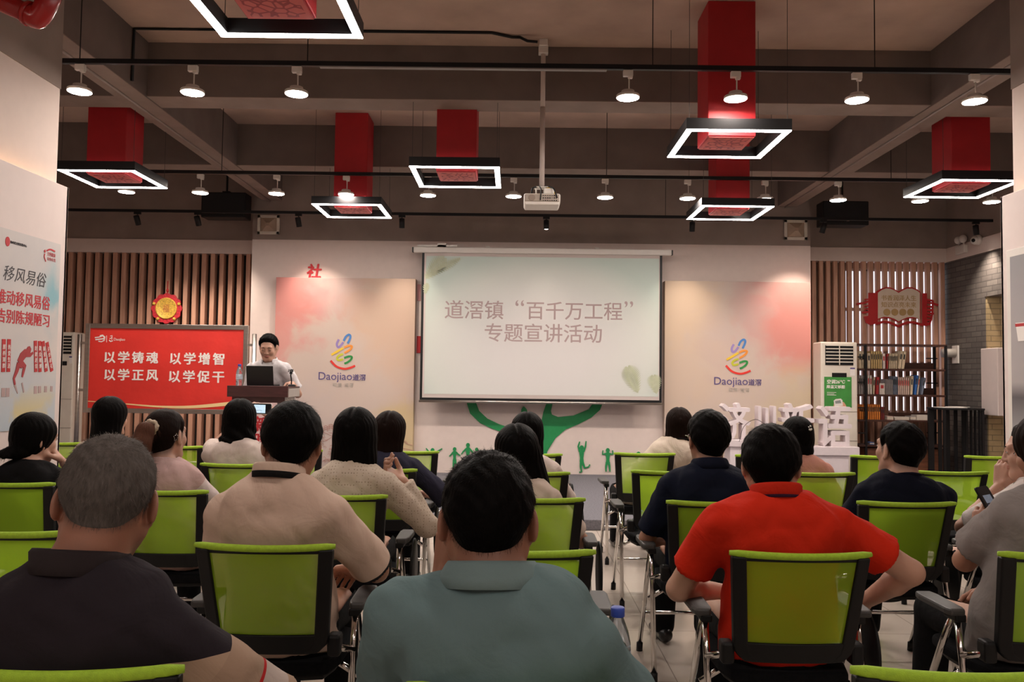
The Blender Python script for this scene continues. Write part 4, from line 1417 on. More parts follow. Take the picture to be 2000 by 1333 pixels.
gp_('空调26℃', 1615, 1650, 746)
gp_('降温又够酷', 1614.5, 1650, 756)
hp = MB()
hp.prism(wallpts([(1627, 797), (1629, 786), (1634, 783), (1648, 786), (1652, 792), (1653, 797)][::-1], YA), F, 0, .001)
hp.build('hand_print', mat('poster_skin', (.62, .30, .20), .6), r)
hp = MB()
hp.prism(wallpts([(1630, 795), (1628, 783), (1632, 780), (1642, 779), (1645, 782), (1646, 793)][::-1], YA), F, .001, .002)
hp.build('remote_print', 'white_ink', r)
hp = MB()
hp.prism(wallpts([(1631.5, 789), (1630.5, 784), (1641, 782), (1643, 788)][::-1], YA), F, .002, .003)
hp.build('remote_screen_print', mat('poster_grey', (.25, .27, .26), .5), r)
hp = MB()
for k in range(3):
    hp.ribbon([Vector(v) for v in wallpts([(1615, 767 + 2.5 * k), (1633 - 4 * (k % 2), 767.3 + 2.5 * k)], YA)], .006, F, 0, .001)
hp.ribbon([Vector(v) for v in wallpts([(1655, 744), (1660, 744.2)], YA)], .014, F, 0, .001)
hp.build('small_print', 'white_ink', r)

# ------------------------------------------------------------------ white foam characters on cartons
YF = 10.35
M['foam'] = mat('foam', (.70, .62, .64), .7, noise=.03, bump=.05, bscale=60)
for ch, px0, px1, py0, py1, lab in (('济', 1408, 1472, 789, 862, 'white foam sculpture of the character 济, leftmost on the plinths'), ('川', 1476, 1522, 795, 866, 'white foam sculpture of the three-stroke character 川'),
                                    ('新', 1528, 1596, 790, 868, 'white foam sculpture of the character 新, behind the hair clip'), ('语', 1600, 1669, 796, 874, 'white foam sculpture of the character 语, in front of the air conditioner')):
    A, B = at(px0, py1, YF), at(px1, py0, YF)
    o = text('foam_character', ch, frame((0, 0, 0), (1, 0, 0), (0, 0, 1)), w=B.x - A.x - .05, h=B.z - A.z, m='foam', bold=.025, depth=.17)
    o.location = ((A.x + B.x) / 2 - .02, YF + .17, (A.z + B.z) / 2)
    tag(o, lab, 'sculpture', 'white foam characters on the stage')
for k, (px0, px1, py0, py1, dpt, lab) in enumerate(((1412, 1524, 861, 873, .32, 'thin white slab plinth under the character 济'), (1426, 1520, 873, 925, .28, 'white carton under the slab of the character 济'),
                                                    (1526, 1678, 874, 889, .32, 'thin white slab plinth in front of the air conditioner'), (1535, 1658, 889, 925, .28, 'white carton below the slab in front of the air conditioner'))):
    A, B = at(px0, py1, YF - .06), at(px1, py0, YF - .06)
    zb = ZST if py1 == 925 else A.z
    r = thing('plinth', ((A.x + B.x) / 2, YF + .08, zb), lab, 'plinth', 'white plinths under the foam characters')
    MB().box((0, 0, (B.z - zb) / 2), (B.x - A.x, dpt, B.z - zb)).build('slab', 'foam', r, bevel=.006)
    if py1 == 925:
        MB().box(((B.x - A.x) * .1, -dpt / 2, (B.z - zb) * .72), (.09, .004, .018)).box((-(B.x - A.x) * .3, -dpt / 2, (B.z - zb) * .55), (.09, .004, .018)).build('hand_hole', mat('hole_%d' % k, (.30, .25, .26), .8), r)

# ------------------------------------------------------------------ lectern and what stands on it
YLC = 8.32
A, B = at(443, 773, YLC), at(562.5, 756, YLC)
zl1 = at(500, 754, YLC).z
zl0 = at(500, 776, YLC).z
lx0, lx1, dL = A.x, B.x, 0.46
cx = (lx0 + lx1) / 2
lec = thing('lectern', (cx, YLC, ZST), 'dark wooden lectern with grey sides on the edge of the stage', 'lectern')
off = lec.location.copy()
MB().box2((lx0, YLC, zl0), (lx1, YLC + .03, zl1)).build('top_fascia', 'lectern_wood', lec, off=off, bevel=.004)
M['lectern_grey'] = mat('lectern_grey', (.36, .32, .29), .5, noise=.05)
MB().box2((lx0, YLC + .03, zl0), (lx1, YLC + dL, zl1 - .025)).build('top_case', 'lectern_grey', lec, off=off, bevel=.004)
MB().box2((lx0, YLC + .03, zl1 - .024), (lx1, YLC + dL, zl1 - .006)).build('desk_top', 'lectern_wood', lec, off=off, bevel=.003)
lb0, lb1 = at(453, 780, YLC + .04).x, at(556, 780, YLC + .04).x
MB().box2((lb0, YLC + .04, ZST + .08), (lb1, YLC + .06, zl0)).build('front_panel', 'lectern_wood', lec, off=off)
MB().box2((lb0, YLC + .06, ZST + .08), (lb1, YLC + dL - .04, zl0)).build('body', 'lectern_grey', lec, off=off)
MB().box2((lx0, YLC, ZST), (lx1, YLC + dL, ZST + .08)).build('base', 'lectern_wood', lec, off=off, bevel=.004)
pw0, pw1 = at(480, 790, YLC + .03).x, at(541, 790, YLC + .03).x
pz1 = at(510, 787, YLC + .03).z
MB().box2((pw0, YLC + .030, ZST + .15), (pw1, YLC + .039, pz1)).build('front_sign', mat('sign_pink', (.78, .58, .60), .5), lec, off=off)
F = wfr(YLC + .0295, lec)
sg = MB()
for rr in (.05, .075, .1):
    sg.ribbon([((pw0 + pw1) / 2 + rr * math.cos(R(a_)), pz1 - .01 - rr * math.sin(R(a_))) for a_ in range(5, 180, 12)], .008, F, 0, .002)
sg.build('sign_ornament', 'red_ink', lec)
text('lettering', '新\n时\n代', F @ Matrix.Translation(((pw0 + pw1) / 2, pz1 - .38, 0)), w=.14, h=.48, m='red_ink', parent=lec, bold=.03, depth=.003)

# laptop
yl = YLC + .16
A, B = at(482, 752, yl), at(535, 733, yl)
lp = thing('laptop', ((A.x + B.x) / 2, yl, zl1 - .006), 'open black laptop seen from behind on the lectern', 'laptop')
w = B.x - A.x
tl = R(12)
MB().box((0, .115, .009), (w, .22, .016)).build('keyboard_base', 'laptop', lp, bevel=.004)
MB().box((0, -.0 - .09 * math.sin(tl), .012 + .10 * math.cos(tl)), (w, .009, .205), Matrix.Rotation(-tl * -1, 3, 'X')).build('lid', 'laptop', lp, bevel=.004)


def bottle(name, loc, label, group=None, tilt=None, h=.225, rad=.033):
    r = thing(name, loc, label, 'water bottle', group)
    rot = tilt or Matrix.Identity(3)
    z = lambda f: h * f
    MB().lathe([(rad * .85, 0), (rad, z(.03)), (rad, z(.2)), (rad * .94, z(.23)), (rad, z(.27)), (rad, z(.55)), (rad * .97, z(.62)), (rad * .8, z(.74)), (rad * .5, z(.86)), (rad * .42, z(.89)), (rad * .42, z(.92))], (0, 0, 0), 24, rot).build('bottle_body', 'water_bottle', r, True)
    MB().lathe([(rad * .50, z(.90)), (rad * .52, z(.905)), (rad * .52, z(.99)), (rad * .47, z(1.0))], (0, 0, 0), 24, rot).build('cap', 'blue_cap', r, True)
    MB().lathe([(rad * 1.01, z(.30)), (rad * 1.012, z(.31)), (rad * 1.012, z(.53)), (rad * 1.01, z(.54))], (0, 0, 0), 24, rot).build('bottle_label', mat('bottle_label', (.55, .62, .75), .4, noise=.4, nscale=30), r, True)
    return r


A = at(467, 752, YLC + .12)
bottle('water_bottle', (A.x, YLC + .12, zl1 - .006), 'small water bottle with a blue cap on the lectern beside the laptop')
A = at(569, 757, YLC + .30)
mc = thing('microphone', (A.x, YLC + .30, zl1 - .006), 'black gooseneck microphone standing on the lectern', 'microphone')
MB().lathe([(.045, 0), (.045, .012), (.03, .022)], (0, 0, 0), 20).build('base', 'black_metal', mc, True)
MB().tube(spline([(0, 0, .015), (0, -.005, .07), (-.006, -.01, .115), (-.008, 0, .14)], 6), .007, 10).build('gooseneck', 'black_metal', mc, True)
MB().tube([(-.008, 0, .135), (-.012, .03, .165)], .015, 12).ball((-.012, .03, .165), .018).tube([(-.035, .0, .15), (-.03, .01, .18)], .004, 6).tube([(.015, .0, .15), (.01, .01, .18)], .004, 6).build('mic_head', 'black_plastic', mc, True)

# ------------------------------------------------------------------ bookshelf, books, bar table
YBK = 11.72
SD = .30
bx0, bx1 = at(1676, 700, YBK).x, at(1851, 700, YBK).x
zs = [at(1764, y_, YBK).z for y_ in (674.5, 723, 773.5, 823, 872)]
cx = (bx0 + bx1) / 2
bs = thing('bookshelf', (cx, YBK + SD / 2, ZST), 'dark metal and wood bookshelf in front of the right slatted wall', 'bookshelf')
off = bs.location.copy()
up = at(1691, 700, YBK).x
for x_, y_ in ((bx0 + .01, YBK + SD - .02), (up, YBK), (bx1 - .02, YBK), (bx1 - .04, YBK + SD - .02)):
    MB().box2((x_ - .016, y_, ZST), (x_ + .016, y_ + .03, zs[0])).build('upright', 'black_metal', bs, off=off)
for k, z_ in enumerate(zs):
    MB().box2((bx0, YBK + .002, z_ - .014), (bx1, YBK + SD, z_ + .014)).build('shelf', 'shelf_wood', bs, off=off, bevel=.003)
for k in range(4):
    zm = (zs[k] + zs[k + 1]) / 2
    MB().box2((bx0, YBK + .004, zm - .008), (up, YBK + .02, zm + .008)).box2((bx1 - .16, YBK + SD - .02, zm - .008), (bx1, YBK + SD, zm + .008)).build('side_rail', 'black_metal', bs, off=off)
    if k < 4:
        MB().box2((up + .45, YBK + SD - .012, zs[k + 1] + .014), (bx1 - .05, YBK + SD - .002, zs[k + 1] + .11)).build('back_board', 'shelf_wood', bs, off=off)
MB().box2((up, YBK + SD * .2, ZST + .01), (bx1, YBK + SD, at(1764, 875, YBK).z - .016)).build('cabinet', 'cabinet_wood', bs, off=off, bevel=.004)
bkcols = {'cream': (.62, .50, .34), 'yellow': (.55, .38, .16), 'white': (.66, .58, .52), 'red': (.42, .03, .03), 'grey': (.34, .30, .29), 'pink': (.62, .45, .38), 'blue': (.03, .13, .42), 'slate': (.17, .20, .27), 'orange': (.66, .20, .03), 'maroon': (.20, .025, .025), 'black': (.03, .03, .03)}
for k, c in bkcols.items():
    M['book_' + k] = mat('book_' + k, c, .6, noise=.12, nscale=30)
M['book_paper'] = mat('book_paper', (.66, .58, .48), .8)
book_n = {}


def book(shelf, x0_, x1_, ytop, col, lab, lean=0.0, grp=None):
    """upright book: spine towards the room"""
    zb = zs[shelf] + .0145
    xa, xb_ = at(x0_, 720, YBK + .06).x, at(x1_, 720, YBK + .06).x
    zt_ = at((x0_ + x1_) / 2, ytop, YBK + .06).z
    w_, h_ = max(.008, xb_ - xa - .002), zt_ - zb
    r = thing('book', ((xa + xb_) / 2, YBK + .14, zb), lab, 'book', grp)
    rot = Matrix.Rotation(-lean, 4, 'Y')
    mb = MB()
    t = min(.003, w_ * .2)
    d_ = .16
    mb.box((0, -d_ / 2 + t / 2, h_ / 2), (w_, t, h_)).box((-w_ / 2 + t / 2, 0, h_ / 2), (t, d_, h_)).box((w_ / 2 - t / 2, 0, h_ / 2), (t, d_, h_))
    lift = abs(math.sin(lean)) * w_ / 2
    f2 = lambda mb_: setattr(mb_, 'v', [tuple(rot @ Vector(v) + Vector((0, 0, lift))) for v in mb_.v]) or mb_
    f2(mb).build('cover', 'book_' + col, r)
    f2(MB().box((0, 0, h_ / 2), (w_ - 2 * t, d_ - .01, h_ - .006))).build('pages', 'book_paper', r)
    if w_ > .018:
        f2(MB().box((0, -d_ / 2 - .0004, h_ * .68), (w_ * .5, .001, h_ * .3))).build('spine_title', 'book_red' if col in ('pink', 'white') else 'book_black', r)
    return r


S1, S2, S3 = 'books standing on the top shelf', 'books standing on the middle shelf', 'books standing on the lower shelf'
NUM = ['first', 'second', 'third', 'fourth', 'fifth', 'sixth', 'seventh', 'eighth', 'ninth', 'tenth', 'eleventh', 'twelfth']
def row(shelf, seq, grp, where):
    cnt = {}
    for (x0_, x1_, yt, col, n, lean) in seq:
        for k in range(n):
            a_ = x0_ + (x1_ - x0_) * k / n
            b_ = x0_ + (x1_ - x0_) * (k + 1) / n
            i = cnt.get(col, 0)
            cnt[col] = i + 1
            book(shelf, a_, b_, yt + (k % 3) * .6, col, '%s %s book from the air conditioner on the %s shelf' % (NUM[i], col, where), lean, grp)


row(1, [(1677, 1689, 686, 'cream', 2, 0), (1694, 1700.5, 690, 'cream', 1, 0), (1701, 1723, 686, 'yellow', 5, 0), (1723.5, 1729.5, 691, 'white', 1, 0), (1731, 1734.5, 691.5, 'red', 1, -.05), (1736, 1752, 690.5, 'cream', 5, -.05), (1753, 1766, 686, 'cream', 2, -.16)], S1, 'top')
row(2, [(1677, 1689, 733, 'grey', 3, 0), (1694, 1703, 733, 'white', 2, 0), (1704, 1708, 737, 'cream', 1, -.05), (1709.5, 1715.5, 737, 'red', 1, -.07), (1717, 1728.5, 749, 'white', 1, 0), (1729, 1744, 741, 'grey', 6, 0), (1744.5, 1753, 735, 'slate', 3, 0),
        (1753.5, 1776, 737, 'pink', 6, 0), (1776.5, 1782, 735, 'cream', 1, -.07), (1784, 1789, 733.5, 'blue', 1, -.13), (1790, 1793, 735, 'white', 1, -.13), (1797, 1802, 738, 'slate', 1, -.2)], S2, 'middle')
row(3, [(1678, 1689, 790, 'orange', 3, 0), (1694, 1719, 790, 'orange', 6, 0), (1720, 1727, 795, 'maroon', 2, 0)], S3, 'lower')


def flat_book(x0_, x1_, zb, t, col, lab, grp, yo=0.0):
    xa, xb_ = at(x0_, 815, YBK + .06).x, at(x1_, 815, YBK + .06).x
    r = thing('book', ((xa + xb_) / 2, YBK + .12 + yo, zb), lab, 'book', grp)
    MB().box((0, 0, t * .1), (xb_ - xa, .17, t * .2)).box((0, 0, t * .9), (xb_ - xa, .17, t * .2)).build('cover', 'book_' + col, r)
    MB().box((.001, -.001, t / 2), (xb_ - xa - .004, .166, t * .6)).build('pages', 'book_paper', r)


zz = zs[3] + .0145
for k, (t, nm) in enumerate(((.024, 'bottom'), (.026, 'middle'), (.022, 'top'))):
    flat_book(1788.5, 1817, zz, t, 'white', '%s white book of the three-book flat stack on the lower shelf' % nm, 'flat books in a stack of three')
    zz += t + .0004
flat_book(1776.5, 1787.5, zs[3] + .0145, .055, 'grey', 'small thick grey book lying beside the stack of three', None)
zz = zs[3] + .0145
for k, (t, nm, xa) in enumerate(((.022, 'lower', 1746), (.02, 'upper', 1745))):
    flat_book(xa, 1774, zz, t, 'white', '%s white book lying flat left of the small grey book' % nm, 'flat pale books on the lower shelf')
    zz += t + .0004
flat_book(1731, 1743.5, zs[3] + .0145, .05, 'pink', 'pale pinkish book lying flat beside the maroon books', None)
flat_book(1697, 1706, zs[4] + .0145, .03, 'blue', 'blue book lying on the lowest shelf beside the dark navy shirt', None)
flat_book(1793, 1808, zs[4] + .0145, .018, 'white', 'thin white booklet lying on the wooden cabinet', None)

yt_ = 11.0
tx0, tx1 = at(1841, 797, yt_).x, at(1922, 797, yt_ + .0).x
ztt = at(1880, 798, yt_).z
tb = thing('bar_table', ((tx0 + tx1) / 2, yt_ + .2, ZST), 'tall black slatted bar table against the grey brick wall', 'table')
w = tx1 - tx0
H = ztt - ZST
MB().box((0, 0, H - .012), (w, .45, .024)).build('table_top', 'black_metal', tb, bevel=.004)
for sx in (-1, 1):
    for sy in (-1, 1):
        MB().box((sx * (w / 2 - .02), sy * .2, (H - .024) / 2), (.03, .03, H - .024)).build('leg', 'black_metal', tb)
sl = MB()
for k in range(5):
    sl.box((-w / 2 + .06 + (w - .12) * k / 4, .2, H * .5), (.05, .015, H - .05))
for k in range(3):
    sl.box((w / 2 - .02, -.12 + .1 * k, H * .5), (.015, .04, H - .05))
sl.build('slat_panel', 'black_metal', tb)
o = MB().box((-.08, -.05, .004), (.34, .24, .008)).box((.06, .02, .011), (.22, .2, .006), Matrix.Rotation(.2, 3, 'Z')).build('paper_stack', 'white_ink')
o.location = (tb.location.x - .03, yt_ + .18, ztt + .001)
tag(o, 'loose white papers lying on the tall black bar table', 'papers')


# ------------------------------------------------------------------ chairs
def yback(z, u):
    return -.20 - (z - .47) * .25 - .028 * (1 - u * u)


def back_grid(x0f, x1f, z0, z1, nu, nz, thick, mb):
    V, F = [], []
    for s_ in (0, 1):
        for j in range(nz + 1):
            z_ = z0 + (z1 - z0) * j / nz
            a_, b_ = x0f(z_), x1f(z_)
            for i in range(nu + 1):
                x_ = a_ + (b_ - a_) * i / nu
                V.append((x_, yback(z_, x_ / .232) + (thick / 2 if s_ else -thick / 2), z_))
    n = (nu + 1) * (nz + 1)
    for j in range(nz):
        for i in range(nu):
            q = j * (nu + 1) + i
            F.append((q, q + 1, q + nu + 2, q + nu + 1))
            F.append((n + q + nu + 1, n + q + nu + 2, n + q + 1, n + q))
    for j in range(nz):
        for i in (0, nu):
            q, q2 = j * (nu + 1) + i, (j + 1) * (nu + 1) + i
            F.append((q, q2, n + q2, n + q))
    for i in range(nu):
        for j in (0, nz):
            q = j * (nu + 1) + i
            F.append((q + 1, q, n + q, n + q + 1))
    mb.add(V, F)


def outer_x(z_):
    t = (z_ - .49) / (.865 - .49)
    b_ = .202 + .030 * t
    if z_ < .54:
        b_ -= .035 * (1 - (z_ - .49) / .05) ** 2
    return b_


def make_chair():
    r = thing('mesh_chair', (0, 0, 0), 'x', 'chair', 'green mesh-backed conference chairs')
    s_ = MB()
    pr_ = [(-.20, -.205), (-.12, -.22), (.12, -.22), (.20, -.205), (.225, -.10), (.23, .10), (.215, .20), (.16, .232), (-.16, .232), (-.215, .20), (-.23, .10), (-.225, -.10)]
    s_.prism(pr_, frame((0, 0, .40), (1, 0, 0), (0, 1, 0)), .005, .052)
    s_.build('seat', 'black_fabric', r, bevel=.016, segs=3)
    MB().prism([(x_ * .9, y_ * .9) for x_, y_ in pr_], frame((0, 0, .38), (1, 0, 0), (0, 1, 0)), .005, .024).build('seat_pan', 'black_plastic', r, bevel=.004)
    f_ = MB()
    inn = lambda z_: outer_x(z_) - .047
    back_grid(lambda z_: -outer_x(z_), lambda z_: -inn(z_), .49, .862, 3, 12, .034, f_)
    back_grid(inn, outer_x, .49, .862, 3, 12, .034, f_)
    back_grid(lambda z_: -outer_x(z_) + .02, lambda z_: outer_x(z_) - .02, .488, .560, 14, 3, .030, f_)
    back_grid(lambda z_: -inn(z_) - .01, lambda z_: inn(z_) + .01, .846, .862, 14, 1, .02, f_)
    f_.build('back_frame', 'black_plastic', r, True, bevel=.007)
    m_ = MB()
    V, F = [], []
    nu, nz = 18, 14
    for j in range(nz + 1):
        z_ = .552 + (.858 - .552) * j / nz
        for i in range(nu + 1):
            u = -1 + 2 * i / nu
            x_ = u * (inn(z_) + .012)
            V.append((x_, yback(z_, x_ / .232) - .012 * math.cos(u * math.pi / 2) * math.sin(math.pi * j / nz) - .006, z_))
    for j in range(nz):
        for i in range(nu):
            q = j * (nu + 1) + i
            F.append((q, q + 1, q + nu + 2, q + nu + 1))
    m_.add(V, F)
    m_.build('back_mesh', 'chair_mesh', r, True)
    tp = [(u * .238, yback(.868, u) - .0, .866 + .006 * u * u) for u in [-1 + 2 * k / 16 for k in range(17)]]
    MB().tube(tp, [.008] + [.0125] * 15 + [.008], 12).build('top_roll', 'chair_green', r, True)
    for sx in (-1, 1):
        pad = MB()
        pp_ = [(-.026, -.135), (.026, -.135), (.035, -.10), (.038, .08), (.03, .125), (-.03, .125), (-.038, .08), (-.035, -.10)]
        pad.prism(pp_, frame((sx * .285, .0, .613), (1, 0, 0), (0, 1, 0)), 0, .026)
        pad.build('armrest', 'grey_plastic', r, bevel=.008)
        MB().box((sx * .272, -.085, .603), (.04, .09, .028)).build('arm_clamp', 'black_plastic', r, bevel=.006)
        for (y0, y1) in ((-.10, -.215), (-.07, .245)):
            MB().tube([(sx * .272, y0, .60), (sx * .272, y0 + (y1 - y0) * .25, .47), (sx * .275, y1, .03)], .0125, 12).build('leg', 'chrome', r, True)
            MB().tube([(sx * .275, y1 - (y1 - y0) * .022, .045), (sx * .2755, y1, .0)], .017, 12).build('foot_cap', 'black_plastic', r, True)
        MB().tube([(sx * .272, -.13, .475), (sx * .235, -.19, .50), (sx * .205, -.215, .52)], .013, 10).build('back_bracket', 'chrome', r, True)
        MB().box((sx * .222, -.20, .515), (.045, .06, .075)).build('hinge_cover', 'black_plastic', r, bevel=.01)
        MB().tube([(sx * .272, -.02, .345), (sx * .20, -.01, .385), (sx * .1, 0, .392)], .012, 10).build('seat_bracket', 'chrome', r, True)
    MB().tube([(-.272, .165, .225), (.272, .165, .225)], .010, 10).build('crossbar', 'chrome', r, True)
    tbl = MB()
    tbl.lathe([(.001, -.007), (.95, -.007), (1.0, -.003), (1.0, .003), (.95, .007), (.001, .007)], (0, 0, 0), 36)
    tbl.v = [(.335 + v[2] * 1.0, -.02 + v[0] * .125, .455 + v[1] * .165) for v in tbl.v]
    tbl.build('writing_tablet', 'black_plastic', r, True)
    return r


CH = make_chair()
chair_used = False
CHAIRS = {}


def chair(key, px, py, label, dy=0.0, rz=0.0):
    global chair_used
    p = atz(px, py, .872)
    loc = (p.x, p.y + .30 + dy, 0)
    if not chair_used:
        CH.location = loc
        CH.rotation_euler = (0, 0, rz)
        CH['label'] = label
        chair_used = True
        o = CH
    else:
        o = dup(CH, loc, rz, label)
    CHAIRS[key] = Vector(loc)
    return o


for key, px, py, lab in (
    ('a1', 112, 866, 'green mesh chair in the front row half hidden by the left column'),
    ('a2', 341, 873, 'front-row green mesh chair right of the ponytailed woman'),
    ('a3', 570, 880, 'front-row green mesh chair behind the neck of the beige polo man'),
    ('a4', 797, 883, 'front-row green mesh chair above the navy-clad woman'),
    ('a5', 1037, 888, 'front-row green mesh chair left of the aisle, in front of the long-haired women'),
    ('a6', 1259, 887, 'front-row green mesh chair right of the aisle, under the bob-haired woman'),
    ('a7', 1496, 891, 'front-row green mesh chair between the navy polo and red polo men'),
    ('a8', 1720, 892, 'front-row green mesh chair in front of the navy T-shirt man'),
    ('a9', 1942, 893, 'front-row green mesh chair beside the right column'),
    ('b0', 205, 903, 'second-row green mesh chair under the long-haired woman by the banner'),
    ('b1', 464, 908, 'second-row green mesh chair under the woman filming with a phone'),
    ('b2', 740, 918, 'second-row green mesh chair under the navy-clad woman'),
    ('b3', 1037, 924, 'second-row green mesh chair left of the aisle, behind the white-topped woman'),
    ('b4', 1306, 922, 'second-row green mesh chair right of the aisle with a water bottle beside it'),
    ('b5', 1596, 925, 'second-row green mesh chair under the pink-topped woman'),
    ('b6', 1859, 923, 'empty second-row green mesh chair between navy T-shirt man and right column'),
    ('c1', 18, 945, 'green mesh chair under the black-clad woman at the left edge'),
    ('c2', 313, 960, 'green mesh chair under the ponytailed woman in pink'),
    ('c3', 661, 969, 'green mesh chair under the woman in the dotted cream blouse'),
    ('c4', 1046, 975, 'third-row green mesh chair under the long-haired woman in cream'),
    ('c5', 1399, 982, 'green mesh chair under the man in the navy polo with glasses'),
    ('c6', 1770, 983, 'green mesh chair under the man in the navy T-shirt'),
    ('c7', 2080, 990, 'green mesh chair under the white-shirted man at the right edge'),
    ('d1', 14, 1040, 'empty green mesh chair at the left edge, left of the grey-haired man'),
    ('d2', 518, 1066, 'green mesh chair under the man in the beige polo'),
    ('d3', 1024, 1077, 'fourth-row green mesh chair right of the blue-grey polo man'),
    ('d4', 1563, 1082, 'green mesh chair under the man in the red polo'),
    ('d5', 2086, 1084, 'green mesh chair under the grey-shirted woman at the right edge'),
    ('e1', 101, 1308, 'nearest green mesh chair, under the grey-haired man in the striped polo'),
    ('e2', 1042, 1344, 'nearest green mesh chair under the man in the blue-grey polo'),
    ('e3', 1893, 1312, 'empty nearest green mesh chair in the bottom right corner'),
):
    chair(key, px, py, lab, rz=R(3) if key == 'e1' else 0.0)
# the near man's writing tablet is unfolded across his lap and carries a bottle
ec = None
for o in COL.objects:
    if o.get('category') == 'chair' and (Vector(o.location) - CHAIRS['e2']).length < .01:
        for q in o.children:
            if q.name.startswith('writing_tablet'):
                q.rotation_euler = (0, R(-90), 0)
                q.location = (.635, .24, .317)
bottle('water_bottle', (CHAIRS['e2'].x + .220, CHAIRS['e2'].y + .20, .6605), 'blue-capped water bottle on the unfolded tablet beside the blue-grey polo man')
A = at(1222, 1055, CHAIRS['b4'].y + .03)
bottle('water_bottle', (CHAIRS['b4'].x - .17, CHAIRS['b4'].y - .02, .486), 'water bottle lying on the empty second-row chair right of the aisle', None, Matrix.Rotation(R(-75), 3, 'X') @ Matrix.Rotation(R(20), 3, 'Y'))
# ------------------------------------------------------------------ smooth solid modelling (signed distances -> one continuous surface)
f32 = np.float32
V3 = lambda *a: np.array(a if len(a) > 1 else a[0], dtype=np.float64)


def n3(v):
    v = np.array(v, dtype=np.float64)
    return v / max(np.linalg.norm(v), 1e-9)


class RC:
    """tapered limb segment; sq = (axis, factor) flattens it; cut = (point, normal) ends it with a plane"""
    def __init__(s, a, b, ra, rb, sq=None, cut=None):
        s.a, s.b, s.ra, s.rb, s.sq, s.cut = V3(a), V3(b), ra, rb, sq, cut

    def bbox(s):
        r = max(s.ra, s.rb)
        return np.minimum(s.a, s.b) - r, np.maximum(s.a, s.b) + r

    def tpar(s, X, Y, Z):
        ab = s.b - s.a
        L2 = max(ab @ ab, 1e-9)
        return ((X - s.a[0]) * ab[0] + (Y - s.a[1]) * ab[1] + (Z - s.a[2]) * ab[2]) / L2

    def ev(s, X, Y, Z):
        ab = s.b - s.a
        t = np.clip(s.tpar(X, Y, Z), 0, 1)
        dx, dy, dz = X - s.a[0] - t * ab[0], Y - s.a[1] - t * ab[1], Z - s.a[2] - t * ab[2]
        if s.sq is not None:
            n, f = s.sq
            q = (dx * n[0] + dy * n[1] + dz * n[2]) * (f - 1)
            dx, dy, dz = dx + q * n[0], dy + q * n[1], dz + q * n[2]
        d = np.sqrt(dx * dx + dy * dy + dz * dz) - (s.ra + (s.rb - s.ra) * t)
        if s.cut is not None:
            p, n = s.cut
            d = np.maximum(d, (X - p[0]) * n[0] + (Y - p[1]) * n[1] + (Z - p[2]) * n[2])
        return d


class EL:
    def __init__(s, c, r, rot=None):
        s.c, s.r, s.rot = V3(c), V3(r), np.eye(3) if rot is None else np.array(rot, dtype=np.float64)

    def bbox(s):
        e = np.abs(s.rot) @ s.r
        return s.c - e, s.c + e

    def ev(s, X, Y, Z):
        dx, dy, dz = X - s.c[0], Y - s.c[1], Z - s.c[2]
        k0 = k1 = 0
        for i in range(3):
            q = dx * s.rot[0, i] + dy * s.rot[1, i] + dz * s.rot[2, i]
            k0 = k0 + (q / s.r[i]) ** 2
            k1 = k1 + (q / s.r[i] ** 2) ** 2
        k0 = np.sqrt(k0)
        return k0 * (k0 - 1) / np.maximum(np.sqrt(k1), 1e-6)


class LOFT:
    """chain of elliptical sections (pos, rx, ry) with lateral axis xd"""
    def __init__(s, nodes, xd):
        s.n = [(V3(p), rx, ry) for p, rx, ry in nodes]
        s.xd = n3(xd)

    def bbox(s):
        lo = np.min([p - max(rx, ry) for p, rx, ry in s.n], axis=0)
        hi = np.max([p + max(rx, ry) for p, rx, ry in s.n], axis=0)
        return lo, hi

    def ev(s, X, Y, Z):
        out = None
        for (p, ax, ay), (q, bx, by) in zip(s.n[:-1], s.n[1:]):
            ab = q - p
            L = np.linalg.norm(ab)
            u = ab / L
            xd = n3(s.xd - u * (s.xd @ u))
            yd = np.cross(u, xd)
            dx, dy, dz = X - p[0], Y - p[1], Z - p[2]
            h = dx * u[0] + dy * u[1] + dz * u[2]
            t = np.clip(h / L, 0, 1)
            t2 = t * t * (3 - 2 * t)
            rx, ry = ax + (bx - ax) * t2, ay + (by - ay) * t2
            ex = dx * xd[0] + dy * xd[1] + dz * xd[2]
            ey = dx * yd[0] + dy * yd[1] + dz * yd[2]
            ov = h - t * L
            rm = np.minimum(rx, ry)
            k = np.sqrt((ex / rx) ** 2 + (ey / ry) ** 2 + (ov / rm) ** 2)
            d = (k - 1) * rm
            out = d if out is None else np.minimum(out, d)
        return out


